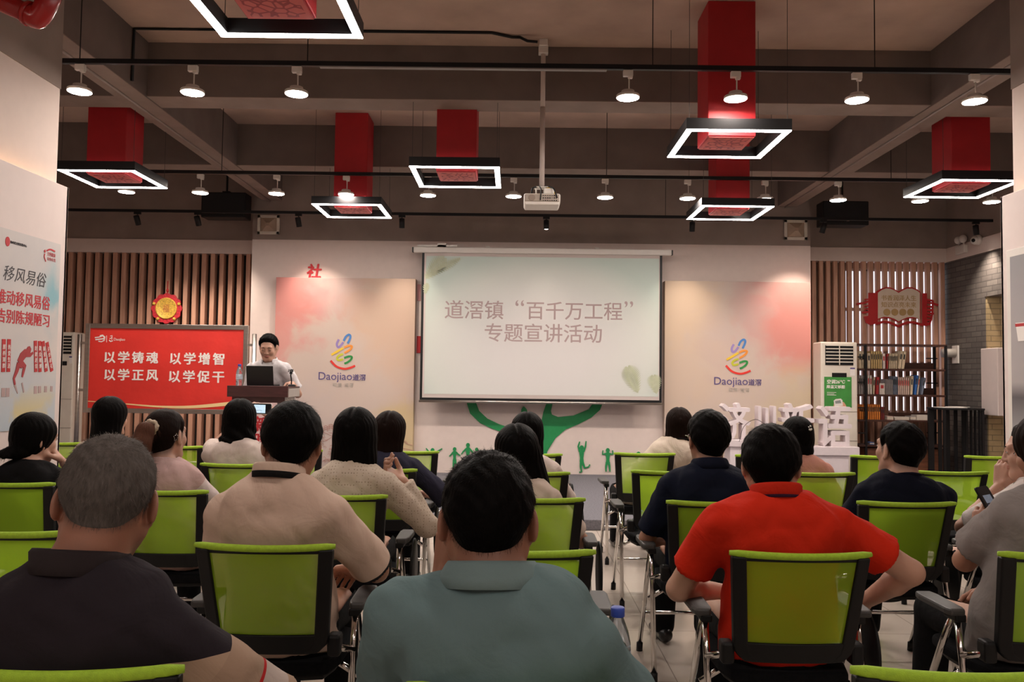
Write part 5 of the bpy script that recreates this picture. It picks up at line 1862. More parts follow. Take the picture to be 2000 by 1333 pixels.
class Grid:
    def __init__(s, lo, hi, h):
        s.lo, s.h = V3(lo), h
        s.n = np.maximum(np.ceil((V3(hi) - s.lo) / h).astype(int) + 1, 2)
        s.d = np.full(s.n, 0.12, dtype=f32)
        s.ax = [(s.lo[i] + np.arange(s.n[i]) * h).astype(f32) for i in range(3)]

    def win(s, lo, hi):
        i0 = np.clip(np.floor((lo - s.lo) / s.h).astype(int), 0, s.n)
        i1 = np.clip(np.ceil((hi - s.lo) / s.h).astype(int) + 1, 0, s.n)
        if np.any(i1 <= i0):
            return None
        sl = tuple(slice(a, b) for a, b in zip(i0, i1))
        return sl, s.ax[0][sl[0]][:, None, None], s.ax[1][sl[1]][None, :, None], s.ax[2][sl[2]][None, None, :]

    def add(s, prim, k=0.0, off=0.0, sub=False):
        lo, hi = prim.bbox()
        pad = off + k + 3 * s.h + 0.02
        w = s.win(lo - pad, hi + pad)
        if w is None:
            return
        sl, X, Y, Z = w
        v = (prim.ev(X, Y, Z) - off).astype(f32)
        a = s.d[sl]
        if sub:
            v = -v
            if k > 0:
                h = np.clip(0.5 - 0.5 * (v - a) / k, 0, 1)
                s.d[sl] = v + (a - v) * h + k * h * (1 - h)
            else:
                s.d[sl] = np.maximum(a, v)
        elif k > 0:
            h = np.clip(0.5 + 0.5 * (v - a) / k, 0, 1)
            s.d[sl] = v + (a - v) * h - k * h * (1 - h)
        else:
            s.d[sl] = np.minimum(a, v)

    def full(s):
        return s.ax[0][:, None, None], s.ax[1][None, :, None], s.ax[2][None, None, :]

    def mesh(s):
        """surface nets"""
        d = s.d
        nx, ny, nz = d.shape
        neg = d < 0
        C = [(i, j, k) for i in (0, 1) for j in (0, 1) for k in (0, 1)]
        cs = [neg[i:nx - 1 + i, j:ny - 1 + j, k:nz - 1 + k] for i, j, k in C]
        anyn = cs[0].copy()
        alln = cs[0].copy()
        for c in cs[1:]:
            anyn |= c
            alln &= c
        act = anyn & ~alln
        idx = np.argwhere(act)
        if len(idx) == 0:
            return np.zeros((0, 3)), np.zeros((0, 4), int)
        vid = np.full(act.shape, -1, dtype=np.int64)
        vid[act] = np.arange(len(idx))
        acc = np.zeros((len(idx), 3))
        cnt = np.zeros(len(idx))
        for a in C:
            for ax in range(3):
                if a[ax]:
                    continue
                b = list(a)
                b[ax] = 1
                da = d[idx[:, 0] + a[0], idx[:, 1] + a[1], idx[:, 2] + a[2]].astype(np.float64)
                db = d[idx[:, 0] + b[0], idx[:, 1] + b[1], idx[:, 2] + b[2]].astype(np.float64)
                m = (da < 0) != (db < 0)
                t = da[m] / (da[m] - db[m])
                p = np.tile(np.array(a, float), (m.sum(), 1))
                p[:, ax] = t
                acc[m] += p
                cnt[m] += 1
        verts = s.lo + (idx + acc / cnt[:, None]) * s.h
        faces = []
        for ax in range(3):
            o1, o2 = (ax + 1) % 3, (ax + 2) % 3
            n0 = [slice(None)] * 3
            n1 = [slice(None)] * 3
            n0[ax], n1[ax] = slice(0, -1), slice(1, None)
            A, B = neg[tuple(n0)], neg[tuple(n1)]
            e = np.argwhere(A != B)
            ok = (e[:, o1] > 0) & (e[:, o2] > 0) & (e[:, o1] < d.shape[o1] - 1) & (e[:, o2] < d.shape[o2] - 1)
            e = e[ok]
            if len(e) == 0:
                continue

            def cell(a1, a2):
                q = e.copy()
                q[:, o1] -= a1
                q[:, o2] -= a2
                return vid[q[:, 0], q[:, 1], q[:, 2]]
            f = np.stack([cell(1, 1), cell(0, 1), cell(0, 0), cell(1, 0)], axis=1)
            flip = ~A[e[:, 0], e[:, 1], e[:, 2]]
            f[flip] = f[flip][:, ::-1]
            faces.append(f)
        F = np.concatenate(faces)
        F = F[(F >= 0).all(axis=1)]
        return verts, F


def np_mesh(name, verts, faces, attrs=None):
    me = bpy.data.meshes.new(name)
    nv, nf = len(verts), len(faces)
    k = faces.shape[1]
    me.vertices.add(nv)
    me.vertices.foreach_set('co', np.asarray(verts, dtype=f32).ravel())
    me.loops.add(nf * k)
    me.loops.foreach_set('vertex_index', np.asarray(faces, dtype=np.int32).ravel())
    me.polygons.add(nf)
    me.polygons.foreach_set('loop_start', np.arange(0, nf * k, k, dtype=np.int32))
    me.polygons.foreach_set('use_smooth', np.ones(nf, dtype=bool))
    me.update(calc_edges=True)
    for n, v in (attrs or {}).items():
        at_ = me.attributes.new(n, 'FLOAT', 'POINT')
        at_.data.foreach_set('value', np.asarray(v, dtype=f32))
    me.validate()
    return me


def vnormals(verts, faces):
    a, b, c, d = (verts[faces[:, i]] for i in range(4))
    fn = np.cross(c - a, d - b)
    out = np.zeros_like(verts)
    for i in range(4):
        np.add.at(out, faces[:, i], fn)
    return out / np.maximum(np.linalg.norm(out, axis=1, keepdims=True), 1e-12)


def clean_faces(V, F, keep):
    F = F[keep]
    used = np.unique(F)
    remap = np.full(len(V), -1)
    remap[used] = np.arange(len(used))
    return V[used], remap[F]


def wnoise(P, seed, waves):
    rg_ = np.random.RandomState(seed)
    out = np.zeros(len(P))
    for wl, amp in waves:
        for _ in range(3):
            k = rg_.randn(3)
            k[2] *= 0.7
            k = k / np.linalg.norm(k) * 2 * math.pi / wl
            out += amp / 3 * np.sin(P @ k + rg_.rand() * 6.28 + 1.6 * np.sin(P @ (k[[1, 2, 0]] * 0.6)))
    return out


def loose_body(regions, prims):
    """one surface for the whole body, finer inside the listed boxes (lo, hi, step); the first region is the coarse whole"""
    allV, allF, base = [], [], 0
    boxes = [(V3(lo), V3(hi)) for lo, hi, h in regions[1:]]
    for i, (lo, hi, h) in enumerate(regions):
        lo_, hi_ = V3(lo), V3(hi)
        m = 2.5 * h if i else 0
        g_ = Grid(lo_ - m, hi_ + m, h)
        for p, k, sub in prims:
            g_.add(p, k, 0.0, sub)
        V, F = g_.mesh()
        if not len(F):
            continue
        c = V[F].mean(axis=1)
        keep = np.ones(len(F), bool)
        if i == 0:
            for a, b in boxes:
                keep &= ~np.all((c > a + 0.004) & (c < b - 0.004), axis=1)
        else:
            keep &= np.all((c > lo_ - 0.004) & (c < hi_ + 0.004), axis=1)
            for a, b in boxes[:i - 1]:
                keep &= ~np.all((c > a + 0.003) & (c < b - 0.003), axis=1)
        V, F = clean_faces(V, F, keep)
        allV.append(V)
        allF.append(F + base)
        base += len(V)
    return np.concatenate(allV), np.concatenate(allF)


# ------------------------------------------------------------------ people materials
def skin_mat(name, col):
    g = G(name)
    n_ = g.noise(35, 5)
    c = g.mix(g.math('MULTIPLY', n_, .35), col, [col[0] * .78, col[1] * .66, col[2] * .62])
    lip = g.n('Attribute', attribute_name='lip').outputs['Fac']
    c = g.mix(g.math('MULTIPLY', lip, .8), c, (0.38, 0.10, 0.08))
    stb = g.n('Attribute', attribute_name='stubble').outputs['Fac']
    n2 = g.noise(900, 2)
    c = g.mix(g.math('MULTIPLY', stb, g.math('ADD', .35, g.math('MULTIPLY', n2, .6))), c, (0.03, 0.024, 0.022))
    g.set(Base_Color=c, Roughness=0.5, Subsurface_Weight=0.10)
    g.b.inputs['Subsurface Radius'].default_value = (0.012, 0.005, 0.003)
    g.b.inputs['Subsurface Scale'].default_value = 0.5
    g.bump(g.noise(260, 3), 0.12, 0.002)
    return g.m


SKIN = {'fair': skin_mat('skin_fair', (0.50, 0.285, 0.205)), 'tan': skin_mat('skin_tan', (0.40, 0.205, 0.135)), 'dark': skin_mat('skin_dark', (0.34, 0.155, 0.10))}


def hair_mat(name, ca, cb, rough=0.5):
    g = G(name)
    rnd = g.n('Attribute', attribute_name='rnd').outputs['Fac']
    mp = g.n('Mapping', {'Scale': (160, 160, 8)})
    g.nt.links.new(g.obj, mp.inputs[0])
    n_ = g.noise(1.0, 3, mp.outputs[0])
    c = g.mix(g.math('MULTIPLY', g.math('ADD', rnd, n_), .5), ca, cb)
    g.set(Base_Color=c, Roughness=rough)
    g.b.inputs['Specular IOR Level'].default_value = 0.04
    g.bump(n_, 0.5, 0.004)
    return g.m


HAIR = {'black': hair_mat('hair_black', (0.0012, 0.001, 0.001), (0.0045, 0.0035, 0.0032)), 'brown': hair_mat('hair_brown', (0.004, 0.0024, 0.002), (0.016, 0.008, 0.006)),
        'light': hair_mat('hair_light_brown', (0.055, 0.024, 0.016), (0.13, 0.055, 0.035)), 'grey': hair_mat('hair_grey', (0.006, 0.005, 0.005), (0.19, 0.165, 0.15), 0.7)}


def fabric(name, col, stripes=None, sleeve=None, cuff=None, dots=None, weave=900, zbands=None):
    """knit or woven cloth; sleeve = sleeve colour, cuff = (t0, colour) trim, stripes = [(t, colour)] along the sleeve, zbands = [(height, colour)]"""
    g = G(name)
    n_ = g.noise(6, 4)
    c = g.mix(g.math('MULTIPLY', n_, .35), col, [v * .82 for v in col])
    x, y, z = g.xyz()
    if zbands:
        zz_ = g.math('ADD', z, g.math('MULTIPLY', g.noise(3, 2), .006))
        for h_, cc in zbands:
            c = g.mix(g.math('LESS_THAN', zz_, h_), c, cc)
    arm = g.math('GREATER_THAN', g.n('Attribute', attribute_name='arm').outputs['Fac'], 0.0)
    t = g.n('Attribute', attribute_name='slv').outputs['Fac']
    if sleeve:
        c = g.mix(arm, c, sleeve)
    for t0, cc in (stripes or []):
        c = g.mix(g.math('MULTIPLY', arm, g.math('GREATER_THAN', t, t0)), c, cc)
    if cuff:
        c = g.mix(g.math('MULTIPLY', arm, g.math('GREATER_THAN', t, cuff[0])), c, cuff[1])
    if dots:
        v = g.n('TexVoronoi', {'Scale': 70.0, 'Randomness': 0.25})
        g.nt.links.new(g.obj, v.inputs[0])
        c = g.mix(g.math('LESS_THAN', v.outputs['Distance'], .26), c, dots)
    g.set(Base_Color=c, Roughness=0.85)
    g.b.inputs['Specular IOR Level'].default_value = 0.12
    g.bump(g.math('ADD', g.math('MULTIPLY', g.noise(weave, 2), .06), g.math('ADD', g.noise(5.5, 3, None, 2.2), g.math('MULTIPLY', g.noise(15, 3, None, 1.0), .35))), 0.40, 0.022)
    return g.m


CL = {'trouser_black': fabric('trouser_black', (0.006, 0.006, 0.007)), 'trouser_navy': fabric('trouser_navy', (0.016, 0.018, 0.026)), 'trouser_grey': fabric('trouser_grey', (0.05, 0.045, 0.042))}
M['shoe_black'] = mat('shoe_black', (0.012, 0.011, 0.011), 0.35, noise=0)
M['shoe_white'] = mat('shoe_white', (0.55, 0.50, 0.47), 0.5, noise=0)
M['eye_white'] = mat('eye_white', (0.70, 0.66, 0.62), 0.2, noise=0)
M['eye_dark'] = mat('eye_dark', (0.010, 0.007, 0.006), 0.15, noise=0)


# ------------------------------------------------------------------ people geometry
def hand_prims(Wp, u, tdir, right, curl, thumb_curl, s=1.0):
    u = n3(u)
    t = n3(V3(tdir) - u * (V3(tdir) @ u))
    n = np.cross(u, t) * (-1 if right else 1)
    P = []
    kn = [(.088, .029), (.092, .009), (.088, -.012), (.080, -.031)]
    ln_ = [(.040, .025, .019), (.045, .029, .020), (.041, .027, .019), (.032, .020, .017)]
    cv = curl if isinstance(curl, (list, tuple)) else (curl * .85, curl, curl * 1.05, curl * 1.1)
    for (a, b), L, c in zip(kn, ln_, cv):
        K = Wp + (u * a + t * b) * s
        P.append((RC(Wp + t * b * .55 * s + u * .012 * s, K, .0165 * s, .0118 * s, (n, 1.25)), .012, False))
        p, d = K, u + t * b * .9
        d = n3(d)
        r0 = (.0100 if b > -.02 else .0088) * s
        for i, l in enumerate(L):
            ang = c * (R(62), R(80), R(50))[i]
            d = n3(d * math.cos(ang) + n * math.sin(ang)) if i == 0 else n3(d * math.cos(ang) + n3(n - d * (n @ d) if abs(n @ d) < .98 else -u) * math.sin(ang))
            q = p + d * l * s
            P.append((RC(p, q, r0, r0 * .90), .003, False))
            p, r0 = q, r0 * .90
    b0 = Wp + (u * .018 + t * .022) * s
    d = n3(u * .62 + t * .70 + n * .35)
    b1 = b0 + d * .042 * s
    P.append((RC(b0, b1, .0165 * s, .0125 * s), .012, False))
    d2 = n3(u * (.85) + t * (.40 - .7 * thumb_curl) + n * (.25 + .6 * thumb_curl))
    b2 = b1 + d2 * .033 * s
    d3 = n3(d2 + (n * .5 - t * .4) * thumb_curl)
    b3 = b2 + d3 * .026 * s
    P.append((RC(b1, b2, .0122 * s, .0108 * s), .004, False))
    P.append((RC(b2, b3, .0108 * s, .0088 * s), .003, False))
    return P


def ik(S, Wp, hint, l1, l2):
    d = Wp - S
    L = min(np.linalg.norm(d), (l1 + l2) * .995)
    u = n3(d)
    a = (l1 * l1 - l2 * l2 + L * L) / (2 * L)
    h = math.sqrt(max(l1 * l1 - a * a, 1e-6))
    hv = V3(hint)
    hv = n3(hv - u * (hv @ u))
    return S + u * a + hv * h, S + u * L


def rotm(yaw, pitch, roll):
    return np.array((Matrix.Rotation(R(yaw), 3, 'Z') @ Matrix.Rotation(R(pitch), 3, 'X') @ Matrix.Rotation(R(roll), 3, 'Y')))


def head_prims(Hc, Hm, s):
    def w(p):
        return Hc + Hm @ (V3(p) * s)
    P = []
    el = lambda c, r, k, sub=False, rot=None: P.append((EL(w(c), V3(r) * s, Hm if rot is None else Hm @ np.array(rot)), k * s, sub))
    rc = lambda a, b, ra, rb, k, sub=False: P.append((RC(w(a), w(b), ra * s, rb * s), k * s, sub))
    el((0, -.015, .035), (.0755, .096, .086), 0)
    el((0, .005, -.005), (.068, .085, .085), .02)
    el((0, .030, -.045), (.056, .060, .072), .02)
    rc((-.018, .070, -.098), (.018, .070, -.098), .017, .017, .03)
    for sx in (-1, 1):
        rc((sx * .056, .0, -.05), (sx * .026, .058, -.094), .019, .016, .03)
        el((sx * .040, .062, -.022), (.026, .024, .028), .02)
    rc((-.040, .080, .030), (.040, .080, .030), .012, .012, .02)
    for sx in (-1, 1):
        el((sx * .032, .108, .008), (.020, .018, .013), .012, True)
        el((sx * .032, .079, .008), (.0150, .0150, .0135), .004)
    rc((0, .089, .014), (0, .104, -.025), .0085, .0105, .012)
    for sx in (-1, 1):
        el((sx * .0115, .096, -.029), (.0085, .010, .008), .006)
    el((0, .0885, -.055), (.023, .0105, .0060), .006)
    el((0, .0865, -.065), (.020, .0105, .0070), .005)
    for sx in (-1, 1):
        rt = np.array(Matrix.Rotation(R(24 * sx), 3, 'Z') @ Matrix.Rotation(R(-10), 3, 'X'))
        el((sx * .0825, -.014, -.004), (.0085, .021, .034), .006, False, rt)
        el((sx * .0925, -.006, .002), (.008, .011, .020), .004, True, rt)
        el((sx * .078, .000, -.034), (.007, .010, .011), .006)
    return P, w


def hairline(y, kind):
    if kind == 'short':
        return np.interp(y, [-.12, -.075, -.045, -.022, -.004, .012, .028, .045, .062, .085], [-.070, -.066, -.052, -.010, .022, .006, -.012, .040, .066, .074])
    return np.interp(y, [-.12, .02, .05, .08], [-.3, -.2, .03, .060])


def make_hair(kind, o, s):
    """returns verts, faces, flow-function in head space. o: options"""
    h = o.get('h', .0055)
    t0, t1 = o.get('t', (.005, .017))
    cran = EL((0, -.015, .035), (.0755, .096, .086))
    mid = EL((0, .003, .0), (.070, .083, .085))
    if kind == 'short':
        g_ = Grid((-.13, -.16, -.13), (.13, .15, .19), h)
        X, Y, Z = g_.full()
        nape = RC((0, -.032, -.01), (0, -.050, -.085), .060, .050)
        d = np.minimum(cran.ev(X, Y, Z), mid.ev(X, Y, Z))
        e = nape.ev(X, Y, Z)
        hh = np.clip(0.5 + 0.5 * (e - d) / .04, 0, 1)
        d = e + (d - e) * hh - .04 * hh * (1 - hh)
        zl = hairline(Y, 'short') + o.get('nape', 0.0) * (Y < -.03)
        q = np.clip((Z - zl + .004) / .075, 0, 1)
        q = q * q * (3 - 2 * q)
        thick = -.0035 + (t1 + .0035) * q ** .8
        if o.get('flat'):
            thick = thick + .006 * np.clip((Z - .07) / .04, 0, 1)
        if 'part' in o:
            thick = thick - .006 * np.exp(-((X - o['part']) / .008) ** 2) * (Z > .05)
        nz_ = .0022 * np.sin(X * 150 + 3 * np.sin(Y * 60)) * np.sin(Z * 120 + X * 70) * o.get('rough', 1.0)
        d = d - thick - nz_ * q
        c = (zl - .012 - Z) * .75
        k = .010
        hh = np.clip(0.5 - 0.5 * (c - d) / k, 0, 1)
        d = c + (d - c) * hh + k * hh * (1 - hh)
        ear = np.minimum(EL((.082, -.006, -.006), (.02, .024, .036)).ev(X, Y, Z), EL((-.082, -.006, -.006), (.02, .024, .036)).ev(X, Y, Z))
        g_.d = np.maximum(d, -ear).astype(f32)
        crown = V3(o.get('whorl', (.01, -.07, .10)))

        def flow(P, N):
            v = P - crown
            v[:, 2] -= .6 * np.abs(v[:, 2]) * (P[:, 1] < .03)
            v = v + np.array([0, .02, 0]) * (P[:, 2:3] > .09)
            v -= N * (v * N).sum(1, keepdims=True)
            return v / np.maximum(np.linalg.norm(v, axis=1, keepdims=True), 1e-6)
    else:
        L = o['len']
        wd = o.get('w', (.088, .096, .098, .085))
        dp = o.get('dp', (.095, .078, .066, .050))
        yo = o.get('y', (-.015, -.030, -.050, -.055))
        sx_ = o.get('sx', 0.0)
        zs_ = [.045, -.02, -.02 - (L - .02) * .55, -L]
        g_ = Grid((-.2, -.22, -L - .06), (.2, .16, .2), h)
        nodes = [((sx_ * max(0, -z_), y_, z_), w_, d_) for z_, y_, w_, d_ in zip(zs_, yo, wd, dp)]
        X, Y, Z = g_.full()
        d = cran.ev(X, Y, Z) - t1
        b = LOFT(nodes, (1, 0, 0)).ev(X, Y, Z)
        k = .03
        hh = np.clip(0.5 + 0.5 * (b - d) / k, 0, 1)
        d = b + (d - b) * hh - k * hh * (1 - hh)
        if 'pony' in o:
            pts = o['pony']
            for a_, b_ in zip(pts[:-1], pts[1:]):
                e = RC(a_[0], b_[0], a_[1], b_[1]).ev(X, Y, Z)
                d = np.minimum(d, e)
        ragged = .012 * np.sin(X * 95 + 1.3) + .008 * np.sin(X * 210 + Y * 120) + .006 * np.sin(Y * 160)
        end = (-L - .0 + ragged * o.get('rag', 1.0)) - Z
        k = .012
        hh = np.clip(0.5 - 0.5 * (end - d) / k, 0, 1)
        d = end + (d - end) * hh + k * hh * (1 - hh)
        face = np.minimum(EL((0, .085, -.055), (.062, .078, .118)).ev(X, Y, Z), EL((0, .11, -.15), (.11, .11, .16)).ev(X, Y, Z))
        d = np.maximum(d, -face)
        ps = o.get('part', 0.0)
        d = d + .006 * np.exp(-((X - ps) / .007) ** 2) * (Z > .06) - .0016 * np.sin(np.arctan2(X, Y + .1) * 34 + Z * 8) * (Z < .10)
        wv = o.get('wave', 0.0)
        if wv:
            d = d - wv * np.sin(Z * 75 + X * 60 + Y * 40) * np.clip((.0 - Z) / .1, 0, 1)
        g_.d = d.astype(f32)
        crown = V3(ps, -.02, .12)

        def flow(P, N):
            v = P - crown
            v[:, 2] = -np.abs(v[:, 2]) * .4 - .06
            v[:, 0] *= np.where(P[:, 2] > .03, 1.0, .12)
            v[:, 1] *= np.where(P[:, 2] > .03, .5, .1)
            v -= N * (v * N).sum(1, keepdims=True)
            return v / np.maximum(np.linalg.norm(v, axis=1, keepdims=True), 1e-6)
    V, F = g_.mesh()
    return V, F, flow


def hair_strands(V, F, flow, n, L, wid, lift, seed, droop=0.0, jit=.35):
    rg_ = np.random.RandomState(seed)
    N = vnormals(V, F)
    i = rg_.randint(0, len(V), n)
    p, nn = V[i] + rg_.randn(n, 3) * .0015, N[i]
    d = flow(p.copy(), nn)
    side0 = np.cross(nn, d)
    d = d + side0 * rg_.randn(n, 1) * jit
    d = d + nn * np.abs(rg_.randn(n, 1)) * lift
    d /= np.linalg.norm(d, axis=1, keepdims=True)
    ll = L * (.55 + .8 * rg_.rand(n, 1))
    seg = 4
    pts = []
    q = p - nn * .002
    dd = d.copy()
    for k in range(seg + 1):
        pts.append(q.copy())
        q = q + dd * ll / seg
        dd = dd - nn * lift * .35 + np.array([0, 0, -droop])
        dd /= np.linalg.norm(dd, axis=1, keepdims=True)
    side = np.cross(nn, d)
    side /= np.maximum(np.linalg.norm(side, axis=1, keepdims=True), 1e-6)
    Vs = np.zeros((n, seg + 1, 2, 3))
    for k in range(seg + 1):
        w = wid * (1 - .75 * k / seg) / 2
        Vs[:, k, 0] = pts[k] - side * w
        Vs[:, k, 1] = pts[k] + side * w
    base = np.arange(n)[:, None, None] * (2 * (seg + 1))
    f = np.array([[2 * k, 2 * k + 1, 2 * k + 3, 2 * k + 2] for k in range(seg)])[None]
    Fs = (base + f).reshape(-1, 4)
    rnd = np.repeat(rg_.rand(n), 2 * (seg + 1))
    return Vs.reshape(-1, 3), Fs, rnd


def collar_mesh(C, up, fwd, r0, r1, hgt, fall, a_open=38, n=44):
    """turned-down collar ring around the neck, open at the front"""
    up, fwd = n3(up), n3(fwd)
    fwd = n3(fwd - up * (fwd @ up))
    sd = np.cross(fwd, up)
    prof = [(r0 + .002, -.004), (r0, hgt * .7), (r0 + .004, hgt), (r0 + .010, hgt + .002), (r0 + .016, hgt * .85), (r1 - .004, hgt - fall * .55), (r1, hgt - fall), (r1 - .005, hgt - fall - .001), (r0 + .012, hgt * .4), (r0 + .006, -.004)]
    V, tt = [], []
    m = len(prof)
    for i in range(n + 1):
        a = R(a_open) + (2 * math.pi - 2 * R(a_open)) * i / n
        dirv = fwd * math.cos(a) + sd * math.sin(a)
        fr_ = math.cos(a) * .5 + .5
        for j, (r, z) in enumerate(prof):
            V.append(C + dirv * (r * (1.0 - .06 * abs(math.sin(a)) * 0)) + up * (z - .030 * fr_) + fwd * (.012 * fr_))
            tt.append(1.0 if j in (6, 7) else (.5 if j == 5 else 0.0))
    F = []
    for i in range(n):
        for j in range(m):
            j2 = (j + 1) % m
            F.append((i * m + j, i * m + j2, (i + 1) * m + j2, (i + 1) * m + j))
    return np.array(V), np.array(F), np.array(tt)


def person(key, label, px, py, Yh, chair_key=None, yaw=0, pitch=0, roll=0, hs=1.0, sw=.175, b=1.0, tyaw=0, hip=None, slouch=.03, shrug=-.02, skin='tan', hair=('short', {}), hair_col='black', strands=(1500, .022, .0011, .25),
           shirt='x', sleeve=.62, long_sleeve=False, collar=None, trousers='trouser_black', shoes='shoe_black', armL=None, armR=None, handL=.35, handR=.35, thumbL=.4, thumbR=.4, hL=None, hR=None, ease=.012,
           fine=.006, standing=False, neck=1.0, eyes=True, lids=False, neckband=None, c7=None, hem=.46, sleeve_loose=.014, ground=0.0, legs=None, sh_off=0.0):
    Hm = rotm(yaw, pitch, roll)
    top = np.array(at(px, py, Yh))
    t_hair = hair[1].get('t', (.005, .017))[1]
    Hc = top - V3(0, 0, 1) * (.121 + t_hair) * hs
    tf = n3((-math.sin(R(tyaw)), math.cos(R(tyaw)), 0))
    ts = n3((math.cos(R(tyaw)), math.sin(R(tyaw)), 0))
    up = V3(0, 0, 1)
    NB = Hc + (-tf * .048 + V3(0, 0, -.132)) * hs if c7 is None else Hc + V3(c7)
    if hip is None:
        c = CHAIRS[chair_key]
        hipc = V3(c.x, c.y - .055, .525)
    else:
        hipc = V3(hip)
    root = thing('person', (hipc[0], hipc[1], ground), label, 'person')
    off = np.array(root.location)
    # --- torso sections
    P1 = hipc + V3(0, -.005, .05)
    lerp = lambda a, b_, t: a + (b_ - a) * t
    back = -tf * slouch
    nodes = [(hipc + V3(0, 0, -.045), .178 * b, .125 * b), (P1 + V3(0, -.01, .02), .172 * b, .122 * b), (lerp(P1, NB, .42) + back * .8, .160 * b, .112 * b), (lerp(P1, NB, .68) + back, (.115 + .30 * sw) * b, .112 * b),
             (lerp(P1, NB, .84) + back * .6, (.080 + .42 * sw) * b, .098 * b), (lerp(P1, NB, .955) + back * .15, .085 * b, .072 * b), (NB + up * .0, .064 * neck, .064 * neck)]
    torso = LOFT(nodes, ts)
    S = {}
    for sd in (-1, 1):
        S[sd] = NB + ts * sd * sw + tf * .012 + back * .45 + up * (-.062 + (shrug if not isinstance(shrug, tuple) else shrug[0 if sd < 0 else 1]))
    traps = [RC(NB + ts * sd * .026 - up * .022 - tf * .002, S[sd] - ts * sd * .02 + up * .006, .044 * neck, .050 * b) for sd in (-1, 1)]
    blades = [EL(lerp(P1, NB, .76) + back + ts * sd * sw * .52 - tf * .052 * b, (.065 * b, .045, .085)) for sd in (-1, 1)]
    l1, l2 = .285 * hs, .245 * hs
    arms = {}
    for sd, spec, hcurl, th, hd in ((-1, armL, handL, thumbL, hL), (1, armR, handR, thumbR, hR)):
        if spec is None:
            spec = ((sd * .09, .30, .64), (sd * .9, -.35, -.6))
        if len(spec) == 3 and spec[2] == 'w':
            Wt = V3(spec[0])
        else:
            o_ = spec[0]
            Wt = V3(hipc[0], hipc[1], ground) + ts * o_[0] + tf * o_[1] + up * o_[2]
        E, Wp = ik(S[sd], Wt, ts * spec[1][0] + tf * spec[1][1] + up * spec[1][2], l1, l2)
        if hd is None:
            u = n3(n3(Wp - E) + up * -.12)
            t_ = -ts * sd + up * .4
        else:
            u, t_ = V3(hd[0]), V3(hd[1])
        arms[sd] = (E, Wp, hand_prims(Wp + n3(Wp - E) * .012, u, t_, sd > 0, hcurl, th, hs))
    # --- legs
    lg_ = {}
    for sd in (-1, 1):
        hj = hipc + ts * sd * .088
        if standing:
            kn, an = hj + V3(sd * .01, .02, -.43), hj + V3(sd * .015, -.005, -.84)
            an[2] = ground + .085
            kn[2] = (hj[2] + an[2]) / 2
        else:
            ls = (legs or {}).get(sd, (.12, .42, .06))
            kn = V3(hipc[0], hipc[1], .50) + ts * sd * ls[0] + tf * ls[1]
            an = kn + tf * (ls[2]) + V3(0, 0, 0)
            an[2] = ground + .085
        lg_[sd] = (hj, kn, an)
    HP, w = head_prims(Hc, Hm, hs)
    prims = [(torso, 0, False)]
    prims += [(t_, .03, False) for t_ in traps] + [(e, .03, False) for e in blades]
    for sd in (-1, 1):
        E, Wp, hp_ = arms[sd]
        prims.append((RC(S[sd], E, .050 * b, .042 * b), .03, False))
        prims.append((RC(E, lerp(E, Wp, .35), .041 * b, .041 * b), .012, False))
        prims.append((RC(lerp(E, Wp, .35), Wp, .040 * b, .0255 * b), .012, False))
        hj, kn, an = lg_[sd]
        prims.append((RC(hj, kn, .082 * b, .056 * b), .03, False))
        prims.append((RC(kn, lerp(kn, an, .35), .055 * b, .054 * b), .015, False))
        prims.append((RC(lerp(kn, an, .35), an, .053 * b, .036 * b), .015, False))
    nprims = len(prims)
    hands_p = [q for sd in (-1, 1) for q in arms[sd][2]]
    neckp = (RC(w((0, -.026, -.035)), NB - up * .03, .057 * neck * hs, .063 * neck * hs), .025, False)
    nape = (RC(w((0, -.046, -.045)), NB - tf * .012 - up * .02, .030 * neck * hs, .040 * neck * hs), .03, False)
    allp = prims + hands_p + [HP[0], HP[1], HP[2], neckp, nape] + HP[3:]
    bb = [p.bbox() for p, _, _ in allp]
    lo = np.min([x[0] for x in bb], axis=0) - .03
    hi = np.max([x[1] for x in bb], axis=0) + .03
    regs = [(lo, hi, .014)]
    hr = .150 * hs
    regs.append((Hc + V3(-hr, -hr, -.20 * hs), Hc + V3(hr, hr, .16 * hs), fine))
    for sd in (-1, 1):
        E, Wp, hp_ = arms[sd]
        hb = [p.bbox() for p, _, _ in hp_]
        a_ = np.min([x[0] for x in hb], axis=0) - .012
        b__ = np.max([x[1] for x in hb], axis=0) + .012
        regs.append((a_, b__, .0048))
    for sd in (-1, 1):
        E, Wp, hp_ = arms[sd]
        a_ = np.minimum(np.minimum(E, Wp), lerp(S[sd], E, .45)) - .06
        b__ = np.maximum(np.maximum(E, Wp), lerp(S[sd], E, .45)) + .06
        regs.append((a_, b__, .009))
    Vb, Fb = loose_body(regs, allp)
    # lips and close-cropped hair edge as masks
    Lc = (Vb - Hc) @ Hm / hs
    lx, ly, lz = Lc[:, 0], Lc[:, 1], Lc[:, 2]
    lip = np.maximum(0, 1 - np.maximum(EL((0, .0885, -.055), (.023, .0105, .0060)).ev(lx, ly, lz), 0) / .002) * (ly > .07)
    lip = np.maximum(lip, np.maximum(0, 1 - np.maximum(EL((0, .0865, -.065), (.020, .0105, .0070)).ev(lx, ly, lz), 0) / .002) * (ly > .07))
    stub = np.zeros(len(Vb))
    if hair[0] == 'short':
        zl = hairline(ly, 'short') + hair[1].get('nape', 0) * (ly < -.03)
        stub = np.clip((lz - zl + .022) / .030, 0, 1) * (np.abs(lx) < .085) * (ly < .05) * (lz > -.12)
        isear = np.minimum(EL((.084, -.012, -.004), (.014, .026, .038)).ev(lx, ly, lz), EL((-.084, -.012, -.004), (.014, .026, .038)).ev(lx, ly, lz)) < 0
        stub[isear & (np.abs(lx) > .074)] = 0
